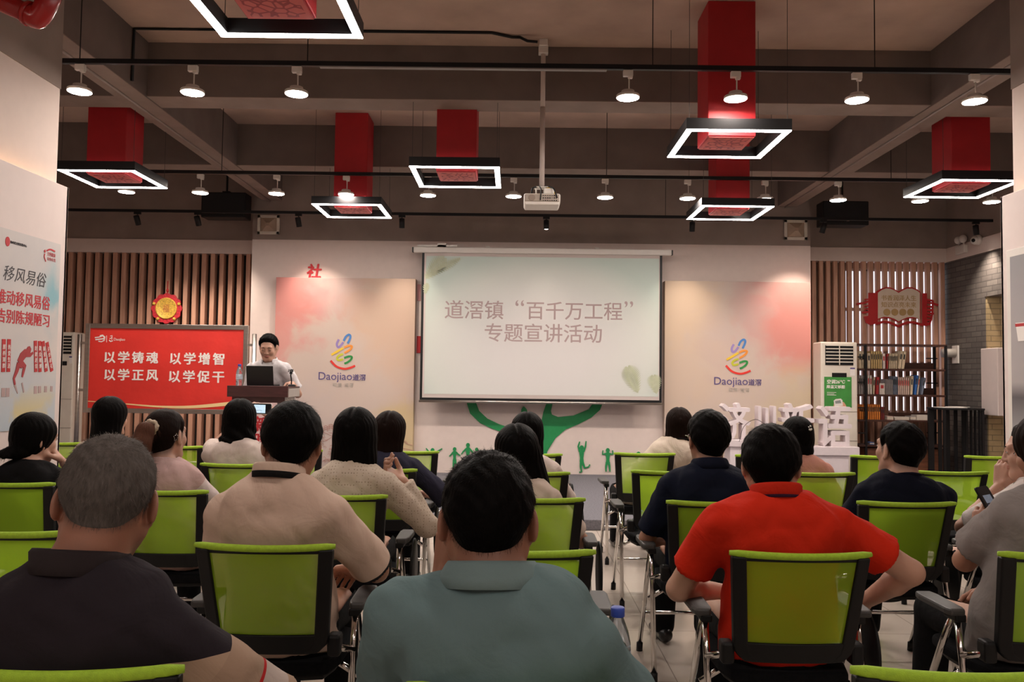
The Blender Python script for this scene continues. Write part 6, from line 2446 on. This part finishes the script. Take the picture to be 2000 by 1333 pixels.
    bo = link('body', np_mesh('body', Vb - off, Fb, {'lip': lip, 'stubble': stub}), SKIN[skin], root)
    # --- face details
    if eyes:
        for sd in (-1, 1):
            c = w((sd * .032, .0795, .0075)) - off
            if not lids:
                MB().ball(w((sd * .032, .0912, .0072)) - off, (.0115 * hs, .0040 * hs, .0052 * hs), 14, 10, Matrix(Hm.tolist())).build('eye', 'eye_white', root, True)
                MB().ball(w((sd * .032, .0926, .0074)) - off, (.0050 * hs, .0030 * hs, .0050 * hs), 10, 8, Matrix(Hm.tolist())).build('iris', 'eye_dark', root, True)
                lid = [w((sd * (.032 + x_), .0955 - 14 * x_ * x_, .0125 - 22 * x_ * x_)) - off for x_ in (-.013, -.007, 0, .007, .013)]
            else:
                lid = [w((sd * (.032 + x_), .0952 - 14 * x_ * x_, .002 + 12 * x_ * x_)) - off for x_ in (-.013, -.007, 0, .007, .013)]
            MB().tube(lid, [.0008, .0016, .0018, .0016, .0008], 6).build('eyelashes', 'eye_dark', root, True)
            MB().tube([w((sd * x_, y_, z_)) - off for x_, y_, z_ in ((.014, .0935, .029), (.026, .0935, .033), (.040, .0875, .033), (.050, .079, .028))], [.0022, .0034, .003, .0012], 6).build('eyebrow', HAIR[hair_col if hair_col != 'grey' else 'black'], root, True)
    # --- hair
    kind, ho = hair
    ho = dict(ho)
    if kind == 'short':
        ho.setdefault('h', fine)
    Vh, Fh, flow = make_hair(kind, ho, hs)
    Vs, Fs, rnd = hair_strands(Vh, Fh, flow, strands[0], strands[1], strands[2], strands[3], hash_of(key), droop=.10 if kind != 'short' else 0.03, jit=.30 if kind == 'short' else .06)
    rb_ = .5 * np.ones(len(Vh))
    VV = np.concatenate([Vh, Vs])
    FF = np.concatenate([Fh, Fs + len(Vh)])
    VV = (VV * hs) @ Hm.T + Hc - off
    link('hair', np_mesh('hair', VV, FF, {'rnd': np.concatenate([rb_, rnd])}), HAIR[ho.get('col', hair_col)], root)
    # --- shirt
    sl = {}
    g_lo = np.min([lo, NB - .4], axis=0)
    zlo = hem - .02
    slo = V3(min(S[-1][0], S[1][0], arms[-1][0][0], arms[1][0][0], arms[1][1][0], arms[-1][1][0]) - .12, min(hipc[1], NB[1], arms[-1][0][1], arms[1][0][1], arms[1][1][1], arms[-1][1][1]) - .22, zlo)
    shi = V3(max(S[1][0], S[-1][0], arms[1][0][0], arms[-1][0][0], arms[1][1][0], arms[-1][1][0]) + .12, max(hipc[1], NB[1], arms[-1][0][1], arms[1][0][1], arms[1][1][1], arms[-1][1][1]) + .24, NB[2] + .06)
    shi[2] = max(shi[2], arms[1][0][2] + .08, arms[-1][0][2] + .08, arms[1][1][2] + .05, arms[-1][1][2] + .05) if long_sleeve else max(shi[2], arms[1][0][2] + .08, arms[-1][0][2] + .08)
    sh_h = .0085
    gs = Grid(slo, shi, sh_h)
    gs.add(torso, 0, ease + .002)
    for t_ in traps:
        gs.add(t_, .03, ease)
    for e in blades:
        gs.add(e, .035, ease)
    sleeves = []
    for sd in (-1, 1):
        E, Wp, _ = arms[sd]
        if long_sleeve:
            u2 = n3(Wp - E)
            parts_ = [RC(S[sd], E, .052 * b + ease, .046 * b + ease * 1.1), RC(E, Wp + u2 * .03, .046 * b + ease * 1.1, .032 * b + ease * .7, None, (Wp - u2 * .015, u2))]
            gs.add(parts_[0], .03, 0)
            gs.add(parts_[1], .012, 0)
        else:
            u1 = n3(E - S[sd])
            ce = lerp(S[sd], E, sleeve)
            parts_ = [RC(S[sd], E, .053 * b + ease, .050 * b + ease + sleeve_loose * .8, None, (ce, u1))]
            gs.add(parts_[0], .03, 0)
        sleeves.append(parts_)
    X, Y, Z = gs.full()
    gs.d = np.maximum(gs.d, (hem - Z)).astype(f32)
    # neckline: cut above the neck base, tilted forward-down
    nn_ = n3(up * .94 - tf * -.34)
    cpl = NB + up * (.026 + sh_off)
    gs.d = np.maximum(gs.d, np.where(np.sqrt((X - NB[0]) ** 2 + (Y - NB[1]) ** 2) < .085, (X - cpl[0]) * nn_[0] + (Y - cpl[1]) * nn_[1] + (Z - cpl[2]) * nn_[2], -1)).astype(f32)
    Vc, Fc = gs.mesh()
    Nn = vnormals(Vc, Fc)
    Vc = Vc + Nn * wnoise(Vc, hash_of(key), [(.16, .006), (.085, .0035)])[:, None]
    dt = torso.ev(Vc[:, 0], Vc[:, 1], Vc[:, 2]) - ease
    arm_a, slv = np.full(len(Vc), -1.0), np.zeros(len(Vc))
    for parts_ in sleeves:
        for i, q in enumerate(parts_):
            q2 = RC(q.a, q.b, q.ra, q.rb)
            dq = q2.ev(Vc[:, 0], Vc[:, 1], Vc[:, 2])
            tq = q.tpar(Vc[:, 0], Vc[:, 1], Vc[:, 2]) / (sleeve if not long_sleeve else 1.0)
            if long_sleeve:
                tq = tq * .5 + .5 * i
            diff = np.minimum(dt - dq, (tq - .04) * .3)
            m = diff > arm_a
            arm_a[m] = diff[m]
            slv[m] = tq[m]
    link('shirt', np_mesh('shirt', Vc - off, Fc, {'arm': arm_a, 'slv': slv}), CL[shirt], root)
    if collar:
        cm, trim = collar[0], collar[1]
        cu_ = n3(up * .93 + (Hc - NB) * 1.2)
        Vk, Fk, tk = collar_mesh(NB + up * (.012 + sh_off) + tf * .004, cu_, tf, .067 * neck * hs, collar[2] if len(collar) > 2 else .092 * neck * hs, .040, .050)
        link('collar', np_mesh('collar', Vk - off, Fk, {'arm': np.ones(len(Vk)), 'slv': tk}), CL[cm], root)
    if neckband:
        ring = [NB + up * .020 + tf * .012 + ts * math.cos(a_) * .073 * neck * hs + tf * math.sin(a_) * .073 * neck * hs - up * .028 * math.sin(a_) - up * .004 for a_ in np.linspace(0, 2 * math.pi, 33)]
        MB().tube([Vector(p - off) for p in ring], .007, 8, False).build('neckband', CL[neckband], root, True)
    # --- trousers and shoes
    gt = Grid(V3(hipc[0] - .34, hipc[1] - .26, ground + .05), V3(hipc[0] + .34, hipc[1] + (.30 if standing else .66), hem + .10 if not standing else hipc[2] + .15), .015)
    gt.add(LOFT([(hipc + V3(0, 0, -.045), .178 * b, .125 * b), (P1 + V3(0, -.01, .02), .172 * b, .122 * b)], ts), 0, .010)
    for sd in (-1, 1):
        hj, kn, an = lg_[sd]
        gt.add(RC(hj, kn, .082 * b, .060 * b), .03, .014)
        gt.add(RC(kn, an, .060 * b, .050 * b), .012, .014)
    Vt, Ft = gt.mesh()
    if len(Ft):
        link('trousers', np_mesh('trousers', Vt - off, Ft), CL[trousers], root)
    for sd in (-1, 1):
        hj, kn, an = lg_[sd]
        toe = n3(tf + ts * sd * .15)
        if standing:
            toe = n3(V3(0, -1, 0) + ts * sd * .2)
        gsx = Grid(an + V3(-.22, -.22, -.09), an + V3(.22, .22, .05), .009)
        fl = V3(an[0], an[1], ground)
        gsx.add(RC(fl - toe * .05 + up * .045, fl + toe * .03 + up * .05, .040, .042), 0)
        gsx.add(RC(fl + toe * .03 + up * .045, fl + toe * .155 + up * .032, .044, .030, (up, 1.15)), .02)
        Xs, Ys, Zs = gsx.full()
        gsx.d = np.maximum(gsx.d, ground + .001 - Zs).astype(f32)
        gsx.d = np.maximum(gsx.d, Zs - (ground + .095)).astype(f32)
        Vq, Fq_ = gsx.mesh()
        link('shoe', np_mesh('shoe', Vq - off, Fq_), M[shoes], root)
    return {'root': root, 'off': Vector(off), 'w': w, 'Hc': Hc, 'Hm': Hm, 'NB': NB, 'S': S, 'arms': arms, 'tf': tf, 'ts': ts, 'hs': hs}


def hash_of(s):
    return sum((i + 3) * ord(c) for i, c in enumerate(s)) % 100003
# ------------------------------------------------------------------ the people
NAVY = (0.004, 0.0055, 0.014)
CL['polo_stripe'] = fabric('polo_stripe', (0.022, 0.017, 0.022), stripes=[(.34, (0.36, 0.245, 0.175)), (.66, (0.42, 0.02, 0.02)), (.69, (0.45, 0.37, 0.33)), (.90, (0.36, 0.245, 0.175))], zbands=[(0.865, (0.40, 0.275, 0.195))])
CL['polo_collar_dark'] = fabric('polo_collar_dark', (0.030, 0.023, 0.025))
CL['polo_bluegrey'] = fabric('polo_bluegrey', (0.135, 0.205, 0.215))
CL['polo_bluegrey_collar'] = fabric('polo_bluegrey_collar', (0.175, 0.250, 0.260))
CL['polo_beige'] = fabric('polo_beige', (0.62, 0.46, 0.37), cuff=(.955, (0.02, 0.02, 0.022)))
CL['polo_beige_collar'] = fabric('polo_beige_collar', (0.62, 0.47, 0.38), cuff=(.5, (0.012, 0.012, 0.013)))
CL['polo_red'] = fabric('polo_red', (0.58, 0.024, 0.008))
CL['polo_red_collar'] = fabric('polo_red_collar', (0.50, 0.022, 0.008), cuff=(.78, (0.05, 0.02, 0.05)))
CL['tee_navy'] = fabric('tee_navy', NAVY)
CL['polo_navy'] = fabric('polo_navy', (0.0055, 0.008, 0.020))
CL['top_black'] = fabric('top_black', (0.005, 0.0045, 0.005))
CL['top_beige'] = fabric('top_beige', (0.46, 0.37, 0.31))
CL['top_pink_vest'] = fabric('top_pink_vest', (0.50, 0.335, 0.315), sleeve=(0.60, 0.50, 0.48))
CL['top_white'] = fabric('top_white', (0.62, 0.52, 0.47))
CL['blouse_dots'] = fabric('blouse_dots', (0.55, 0.46, 0.37), dots=(0.34, 0.27, 0.21))
CL['top_slate'] = fabric('top_slate', (0.025, 0.024, 0.042))
CL['top_cream'] = fabric('top_cream', (0.58, 0.48, 0.41))
CL['top_offwhite'] = fabric('top_offwhite', (0.60, 0.51, 0.42))
CL['top_salmon'] = fabric('top_salmon', (0.62, 0.30, 0.24))
CL['shirt_white'] = fabric('shirt_white', (0.62, 0.56, 0.53))
CL['top_grey'] = fabric('top_grey', (0.235, 0.21, 0.20))
CL['shirt_pale'] = fabric('shirt_pale', (0.58, 0.55, 0.56))


def yh(k, d=0.0):
    return CHAIRS[k].y - .06 + d


SHORT = lambda **k: ('short', k)
LONG = lambda **k: ('long', k)
PP = {}
# front rows first
PP['speaker'] = person('speaker', 'man in a pale short-sleeved shirt standing behind the lectern, reading down', 525, 652, 8.78, yaw=184, pitch=-20, tyaw=180, hs=1.10, sw=.18, hip=(at(527, 700, 8.96).x, 8.96, ZST + .93), standing=True, ground=ZST,
                       hem=ZST + .86, shirt='shirt_pale', collar=('shirt_pale', None, .088), sleeve=.78, skin='fair', hair=SHORT(t=(.006, .019)), trousers='trouser_navy', lids=True, strands=(900, .026, .0016, .3),
                       armL=(tuple(at(572, 750, 8.70)), (-.35, -.6, -1), 'w'), armR=(tuple(at(499, 762, 8.62)), (.35, -.6, -1), 'w'), handL=.7, handR=.3, hL=((.05, -.75, -.4), (-.6, 0, .5)), slouch=.0, sleeve_loose=.03, neck=.95, fine=.0055)
PP['p12'] = person('p12', 'woman with a brown bob and cream top in the front row, right of the aisle', 1326, 796, yh('a6'), 'a6', yaw=-6, hs=1.06, sw=.155, b=.92, skin='fair', hair=LONG(len=.125, w=(.088, .099, .104, .080), dp=(.095, .090, .085, .06), y=(-.015, -.02, -.025, -.03), t=(.005, .018), rag=.3, h=.006), hair_col='brown',
                   shirt='top_offwhite', sleeve=.8, neckband='top_black', eyes=False, fine=.007)
PP['p3'] = person('p3', 'woman with long straight black hair and a beige top, seated before the red banner', 218, 775, yh('b0'), 'b0', yaw=-12, hs=1.06, sw=.155, b=.92, skin='fair', hair=LONG(len=.26, w=(.088, .097, .098, .088), y=(-.015, -.03, -.055, -.07), t=(.005, .018), rag=.4, h=.006), shirt='top_beige', sleeve=.8, eyes=False, fine=.007)
PP['p5'] = person('p5', 'woman with wavy black hair and white top holding up a phone to film', 470, 779, yh('b1'), 'b1', yaw=8, hs=1.06, sw=.165, b=.95, skin='fair', hair=LONG(len=.225, w=(.090, .102, .110, .070), dp=(.095, .085, .080, .055), y=(-.015, -.025, -.045, -.06), t=(.005, .020), wave=.006, rag=1.0, h=.006),
                   shirt='top_white', sleeve=.8, eyes=False, fine=.007, armL=(tuple(at(476, 824, yh('b1') + .34)), (-1, 0, -.8), 'w'), armR=(tuple(at(543, 822, yh('b1') + .36)), (1, 0, -.8), 'w'), handL=.6, handR=.6,
                   hL=((.15, .25, .95), (.6, -.6, .1)), hR=((-.55, .25, .85), (-.5, -.7, -.1)))
PP['p8'] = person('p8', 'woman with dark brown shoulder hair and a navy top leaning beside the dotted blouse', 762, 803, yh('b2'), 'b2', yaw=-8, roll=4, hs=1.06, sw=.165, b=.95, skin='fair', hair=LONG(len=.235, w=(.088, .098, .100, .080), y=(-.015, -.03, -.05, -.06), t=(.005, .018), rag=1.0, h=.006), hair_col='brown', shirt='top_slate',
                  sleeve=.95, eyes=False, fine=.007, armR=((.26, .20, .66), (.9, -.4, -.5)))
PP['p9'] = person('p9', 'woman in white in front of the tree decal, half hidden by the long-haired woman', 1030, 805, yh('b3'), 'b3', hs=1.06, sw=.155, b=.92, skin='fair', hair=LONG(len=.28, w=(.088, .097, .098, .085), t=(.005, .018), h=.006), shirt='top_white', sleeve=.9, eyes=False, fine=.007)
PP['p14'] = person('p14', 'woman in a salmon pink top with a pearl hair clip on her black hair', 1557, 814, yh('b5'), 'b5', yaw=-10, hs=1.05, sw=.155, b=.92, skin='fair', hair=LONG(len=.115, w=(.087, .094, .080, .045), dp=(.095, .085, .070, .045), y=(-.015, -.025, -.045, -.06), sx=.15, t=(.005, .016), rag=.4, h=.006),
                   shirt='top_salmon', sleeve=.9, eyes=False, fine=.007)
# third row
PP['p1'] = person('p1', 'woman in black at the left edge resting her cheek on her hand', 70, 807, yh('c1', .02), 'c1', yaw=-26, pitch=-6, roll=4, hs=1.07, sw=.16, b=.95, skin='fair', hair=LONG(len=.10, w=(.086, .090, .070, .045), dp=(.095, .082, .060, .04), y=(-.015, -.03, -.06, -.075), t=(.005, .014), rag=.4,
                  pony=[((0, -.09, -.06), .035), ((-.01, -.14, -.10), .04), ((-.02, -.16, -.19), .032), ((-.02, -.15, -.25), .018)]), shirt='top_black', sleeve=.8,
                  armR=(tuple(at(125, 905, yh('c1') + .10)), (.5, .3, -1.0), 'w'), handR=.75, hR=((-.55, -.10, .72), (-.2, -.5, .5)), slouch=.04)
PP['p4'] = person('p4', 'woman in a pink vest over white sleeves with a light brown ponytail', 326, 798, yh('c2'), 'c2', yaw=-12, hs=1.08, sw=.165, b=.95, skin='fair', hair=SHORT(t=(.004, .013), nape=-.012, rough=.5), hair_col='brown', shirt='top_pink_vest', sleeve=.95, long_sleeve=True, strands=(1500, .03, .0012, .05))
PP['p7'] = person('p7', 'woman in a dotted cream blouse with a straight black bob and raised fist', 697, 796, yh('c3'), 'c3', yaw=-6, hs=1.09, sw=.17, b=.96, skin='fair', hair=LONG(len=.185, w=(.090, .103, .108, .088), dp=(.097, .092, .085, .060), y=(-.015, -.022, -.030, -.035), t=(.005, .019), rag=.35), shirt='blouse_dots', long_sleeve=True, sleeve=.95, eyes=False,
                  armR=(tuple(at(788, 940, yh('c3') + .02)), (.15, -.2, -1), 'w'), shrug=-.035, thumbR=1.1, handR=1.0, hR=((-.80, .1, .42), (-.1, .9, .35)), ease=.016)
PP['p10'] = person('p10', 'woman with very long straight black hair over a cream top behind the blue-grey polo', 1010, 828, yh('c4'), 'c4', yaw=10, roll=-5, hs=1.10, sw=.165, b=.95, skin='fair', hair=LONG(len=.33, w=(.092, .112, .118, .085), dp=(.097, .090, .075, .045), y=(-.015, -.025, -.045, -.075), sx=.12, t=(.005, .020), rag=1.4), shirt='top_cream', sleeve=.8, eyes=False)
PP['p13'] = person('p13', 'man in a navy polo with glasses and short black hair, right of aisle', 1382, 799, yh('c5'), 'c5', yaw=6, hs=1.10, sw=.185, b=1.02, hair=SHORT(t=(.005, .020)), shirt='polo_navy', collar=('polo_navy', None), sh_off=.012, sleeve=.85, armL=((-.12, .26, .60), (-.9, -.3, -.9)))
PP['p16'] = person('p16', 'man in a navy T-shirt with short black hair, turned toward the screen', 1755, 821, yh('c6'), 'c6', yaw=16, pitch=4, hs=1.12, sw=.185, b=1.05, skin='fair', hair=SHORT(t=(.004, .016)), shirt='tee_navy', neckband='tee_navy', sleeve=.85, armL=((-.12, .26, .60), (-.9, -.3, -.9)))
PP['p17'] = person('p17', 'man in a white shirt at the right edge holding a hand to his mouth', 2012, 824, yh('c7', -.08), 'c7', yaw=62, pitch=-4, hs=1.12, sw=.18, hair=SHORT(t=(.005, .018)), shirt='shirt_white', collar=('shirt_white', None), sleeve=.8, tyaw=15, skin='fair',
                   armL=(tuple(at(1950, 952, yh('c7') + .08)), (-.9, .1, -1.0), 'w'), thumbL=.15, handL=(.25, .42, .5, .55), hL=((.12, -.10, .95), (.35, -.8, .1)))
# fourth row
PP['p6'] = person('p6', 'man in a beige polo with black collar trim and thick black hair', 573, 784, yh('d2', -.02), 'd2', yaw=10, pitch=-12, hs=1.14, sw=.190, b=1.06, hair=SHORT(t=(.006, .022), rough=.7, nape=.012), strands=(3500, .026, .0010, .35), shirt='polo_beige', collar=('polo_beige_collar', None, .098), sleeve=.92, sleeve_loose=.022, fine=.005, shrug=-.062, sh_off=.014, c7=(-.03, -.065, -.118),
                  armR=((.20, .33, .66), (1.0, -.5, -.5)), armL=((-.08, .30, .64), (-.9, -.3, -.7)))
PP['p15'] = person('p15', 'man in a bright red polo with one elbow stuck out', 1505, 829, yh('d4', .02), 'd4', c7=(.0, -.070, -.115), yaw=-14, pitch=-14, hs=1.12, sw=.205, b=1.10, hair=SHORT(t=(.006, .020)), strands=(3500, .022, .0010, .3), shirt='polo_red', sh_off=.020, collar=('polo_red_collar', None, .094), sleeve=.66, sleeve_loose=.020, fine=.005, skin='fair',
                   armR=(tuple(at(1690, 1175, yh('d4') + .16)), (1.0, -.15, -.45), 'w'), armL=((-.13, .24, .62), (-1.0, -.3, -.4)), handR=.6)
PP['p18'] = person('p18', 'woman in grey with long brown hair at the right edge, looking at her phone', 2046, 806, yh('d5', .0), 'd5', yaw=24, pitch=-12, hs=1.08, sw=.175, b=1.0, skin='tan', hair=LONG(len=.25, w=(.090, .103, .104, .080), dp=(.095, .082, .070, .05), y=(-.015, -.025, -.045, -.055), t=(.005, .018)), hair_col='brown', shirt='top_grey', sleeve=.72, sleeve_loose=.03, ease=.018,
                   armL=(tuple(at(1914, 1048, yh('d5') + .36)), (-1.0, -.35, -.9), 'w'), handL=.5, hL=((.30, .22, .92), (.65, -.55, .1)), armR=((.10, .30, .62), (.9, -.3, -.7)))
# nearest row
PP['p2'] = person('p2', 'man with short grey hair in a dark polo with beige stripes, nearest at left', 216, 850, yh('e1', -.04), 'e1', yaw=16, pitch=-8, roll=4, hs=1.135, sw=.205, b=1.10, skin='dark', hair=SHORT(t=(.003, .010), nape=.030), hair_col='grey', strands=(14000, .011, .0007, .9), shirt='polo_stripe', collar=('polo_collar_dark', None, .100), sleeve=.88,
                  sleeve_loose=.022, fine=.0042, neck=1.08, armR=((.27, .28, .65), (.9, -.45, -.5)), armL=((-.24, .32, .66), (-1.0, -.4, -.3)), shrug=-.070, sh_off=.014, c7=(-.030, -.06, -.146))
PP['p11'] = person('p11', 'man in a blue-grey polo with cropped black hair, nearest at centre', 955, 880, yh('e2', -.04), 'e2', yaw=2, pitch=-4, hs=1.125, sw=.190, b=1.10, skin='dark', hair=SHORT(t=(.003, .012), nape=.026), strands=(11000, .012, .0007, .8), shirt='polo_bluegrey', collar=('polo_bluegrey_collar', None, .112), sleeve=.9, sleeve_loose=.02,
                   fine=.0042, neck=1.06, shrug=(.000, -.050), sh_off=.010, c7=(.010, -.058, -.122), armL=(tuple(at(860, 1140, yh('e2') + .10)), (-.30, .5, -1.0), 'w'), handL=.6, hL=((.10, -.05, 1.0), (.5, -.85, .0)), armR=((.25, .30, .64), (.55, -.5, -.8)))

# ------------------------------------------------------------------ things worn or held
def W_(k, p):
    P_ = PP[k]
    return Vector(P_['w'](p)) - P_['off']


# glasses of the navy polo man
r = PP['p13']['root']
gl = MB()
for sd in (-1, 1):
    cc = [(sd * .034 + .024 * math.cos(a), .108 - .3 * (.024 * math.cos(a) * sd + .0) ** 2 * 10, .006 + .018 * math.sin(a)) for a in np.linspace(0, 2 * math.pi, 25)]
    gl.tube([W_('p13', c) for c in cc], .0012, 6, False)
    gl.tube([W_('p13', c) for c in ((sd * .058, .105, .012), (sd * .082, .07, .014), (sd * .088, .0, .014), (sd * .088, -.02, -.004))], .0016, 6)
gl.tube([W_('p13', c) for c in ((-.010, .110, .010), (0, .112, .013), (.010, .110, .010))], .0012, 6)
gl.build('glasses', 'chrome', r, True)
# ponytail, scrunchie, star clip, earring and necklace of the woman in pink
r = PP['p4']['root']
hm = PP['p4']['Hm']
Pt = RC
pony = Grid((-.15, -.33, -.25), (.15, -.02, .15), .006)
chain = [((0, -.105, .045), .026), ((-.004, -.150, .035), .040), ((-.008, -.175, -.02), .047), ((-.006, -.175, -.09), .042), ((0, -.160, -.15), .026), ((0, -.150, -.185), .010)]
for a_, b_ in zip(chain[:-1], chain[1:]):
    pony.add(RC(a_[0], b_[0], a_[1], b_[1]), .01)
Vp, Fp = pony.mesh()


def dflow(P, N):
    v = np.tile(np.array([0, -.1, -1.0]), (len(P), 1))
    v -= N * (v * N).sum(1, keepdims=True)
    return v / np.maximum(np.linalg.norm(v, axis=1, keepdims=True), 1e-6)


Vs, Fs, rnd = hair_strands(Vp, Fp, dflow, 1400, .05, .0014, .05, 11, droop=.1, jit=.08)
VV = np.concatenate([Vp, Vs])
FF = np.concatenate([Fp, Fs + len(Vp)])
VV = (VV * PP['p4']['hs']) @ hm.T + PP['p4']['Hc'] - np.array(PP['p4']['off'])
po = link('ponytail', np_mesh('ponytail', VV, FF, {'rnd': np.concatenate([.5 * np.ones(len(Vp)), rnd])}), HAIR['light'], r)
po['label'] = 'light brown ponytail'
sc = [W_('p4', (.030 * math.cos(a), -.118 + .006 * math.sin(3 * a), .048 + .030 * math.sin(a))) for a in np.linspace(0, 2 * math.pi, 25)]
MB().tube(sc, [.011 + .003 * math.sin(k * 2.2) for k in range(25)], 10, False).build('hair_tie', mat('hair_tie', (.50, .40, .30), .8, noise=.2, nscale=80, bump=.5, bscale=120), r, True)
star = []
for k in range(11):
    a = math.pi / 2 + k * math.pi / 5
    rr = .020 if k % 2 == 0 else .010
    star.append(W_('p4', (.086 + .002 * math.cos(a), -.045 + rr * math.cos(a), .0 + rr * math.sin(a))))
MB().tube(star, .0016, 6, False).build('star_hair_clip', 'chrome', r, True)
nk = PP['p4']
ring = [Vector(nk['NB'] + np.array([0, .012, .022]) + nk['ts'] * math.cos(a) * .069 + nk['tf'] * math.sin(a) * .069 - np.array([0, 0, .02]) * math.sin(a)) - nk['off'] for a in np.linspace(0, 2 * math.pi, 40)]
MB().tube(ring, .002, 6, False).build('necklace', 'chrome', r, True)
# pearl clip
r = PP['p14']['root']
for c in ((.050, -.098, .075), (.055, -.104, .062), (.062, -.098, .060), (.068, -.094, .064), (.064, -.088, .082)):
    MB().ball(W_('p14', c), .007, 10, 8).build('pearl_clip', 'white_plastic', r, True)
# loose flyaway strand of the red polo man
MB().tube(spline([W_('p15', c) for c in ((-.02, -.05, .135), (-.05, -.05, .148), (-.085, -.04, .125), (-.100, -.035, .075))], 6), .0009, 5).build('hair_strand', HAIR['black'], PP['p15']['root'], True)


def phone(loc, u, v, w, h, label, screen):
    """u = screen right, v = screen up, thickness away from the viewer"""
    r = thing('phone', loc, label, 'phone')
    F = frame((0, 0, 0), u, v)
    def rr(w_, h_, rad):
        out = []
        for cx_, cy_, a0 in ((w_ / 2 - rad, h_ / 2 - rad, 0), (-w_ / 2 + rad, h_ / 2 - rad, 90), (-w_ / 2 + rad, -h_ / 2 + rad, 180), (w_ / 2 - rad, -h_ / 2 + rad, 270)):
            out += [(cx_ + rad * math.cos(R(a0 + k * 22.5)), cy_ + rad * math.sin(R(a0 + k * 22.5))) for k in range(5)]
        return out
    MB().prism(rr(w, h, .010), F, -.008, 0).build('phone_case', 'white_plastic' if screen == 'cam' else 'black_metal', r, bevel=.001)
    MB().prism(rr(w - .006, h - .006, .008), F, .0002, .0008).build('screen', mat('phone_glass', (.02, .022, .026), .08, noise=0), r)
    if screen == 'cam':
        MB().prism([(-w * .30, -h * .38), (w * .22, -h * .38), (w * .22, h * .36), (-w * .30, h * .36)], F, .0008, .0012).build('screen_picture', mat('phone_picture', (.3, .4, .5), .3, noise=.3, nscale=40, emit=.35, ecol=(.45, .6, .72)), r)
        MB().ribbon([(-.030, -.012), (-.006, -.008), (.012, -.012)], .002, F, .0012, .0014).build('screen_mark', 'dark_ink', r)
    else:
        for k, (x_, y_, w_, h_) in enumerate(((0, .030, .05, .035), (-.012, -.008, .026, .03), (.016, -.010, .022, .026), (0, -.045, .05, .02))):
            MB().prism([(x_ - w_ / 2, y_ - h_ / 2), (x_ + w_ / 2, y_ - h_ / 2), (x_ + w_ / 2, y_ + h_ / 2), (x_ - w_ / 2, y_ + h_ / 2)], F, .0008, .0012).build('screen_picture', mat('phone_tile_%d' % k, (.08, .09, .12), .3, noise=.5, nscale=60, emit=.10, ecol=((.3, .33, .4), (.12, .16, .3), (.25, .27, .3), (.4, .4, .42))[k]), r)
    return r


pc = at(509, 799, yh('b1') + .30)
phone(pc, (1, -.15, -.01), (0.02, 0, 1), .165, .078, 'white-cased phone held sideways, filming the speaker', 'cam')
A_ = PP['p18']['arms'][-1]
pc = at(1938, 988, yh('d5') + .40)
phone(pc, Vector((.85, .45, .06)), Vector((-.38, .30, .90)), .084, .172, 'dark phone held upright by the woman in grey', 'chat')
# bracelet of the woman in grey
E_, Wp_, _ = A_
d_ = n3(Wp_ - E_)
o1 = n3(np.cross(d_, [0, 0, 1]))
o2 = np.cross(d_, o1)
c_ = Wp_ - d_ * .02
MB().tube([Vector(c_ + (o1 * math.cos(a) + o2 * math.sin(a)) * .030) - PP['p18']['off'] for a in np.linspace(0, 2 * math.pi, 24)], .002, 6, False).build('bracelet', 'dark_red', PP['p18']['root'], True)
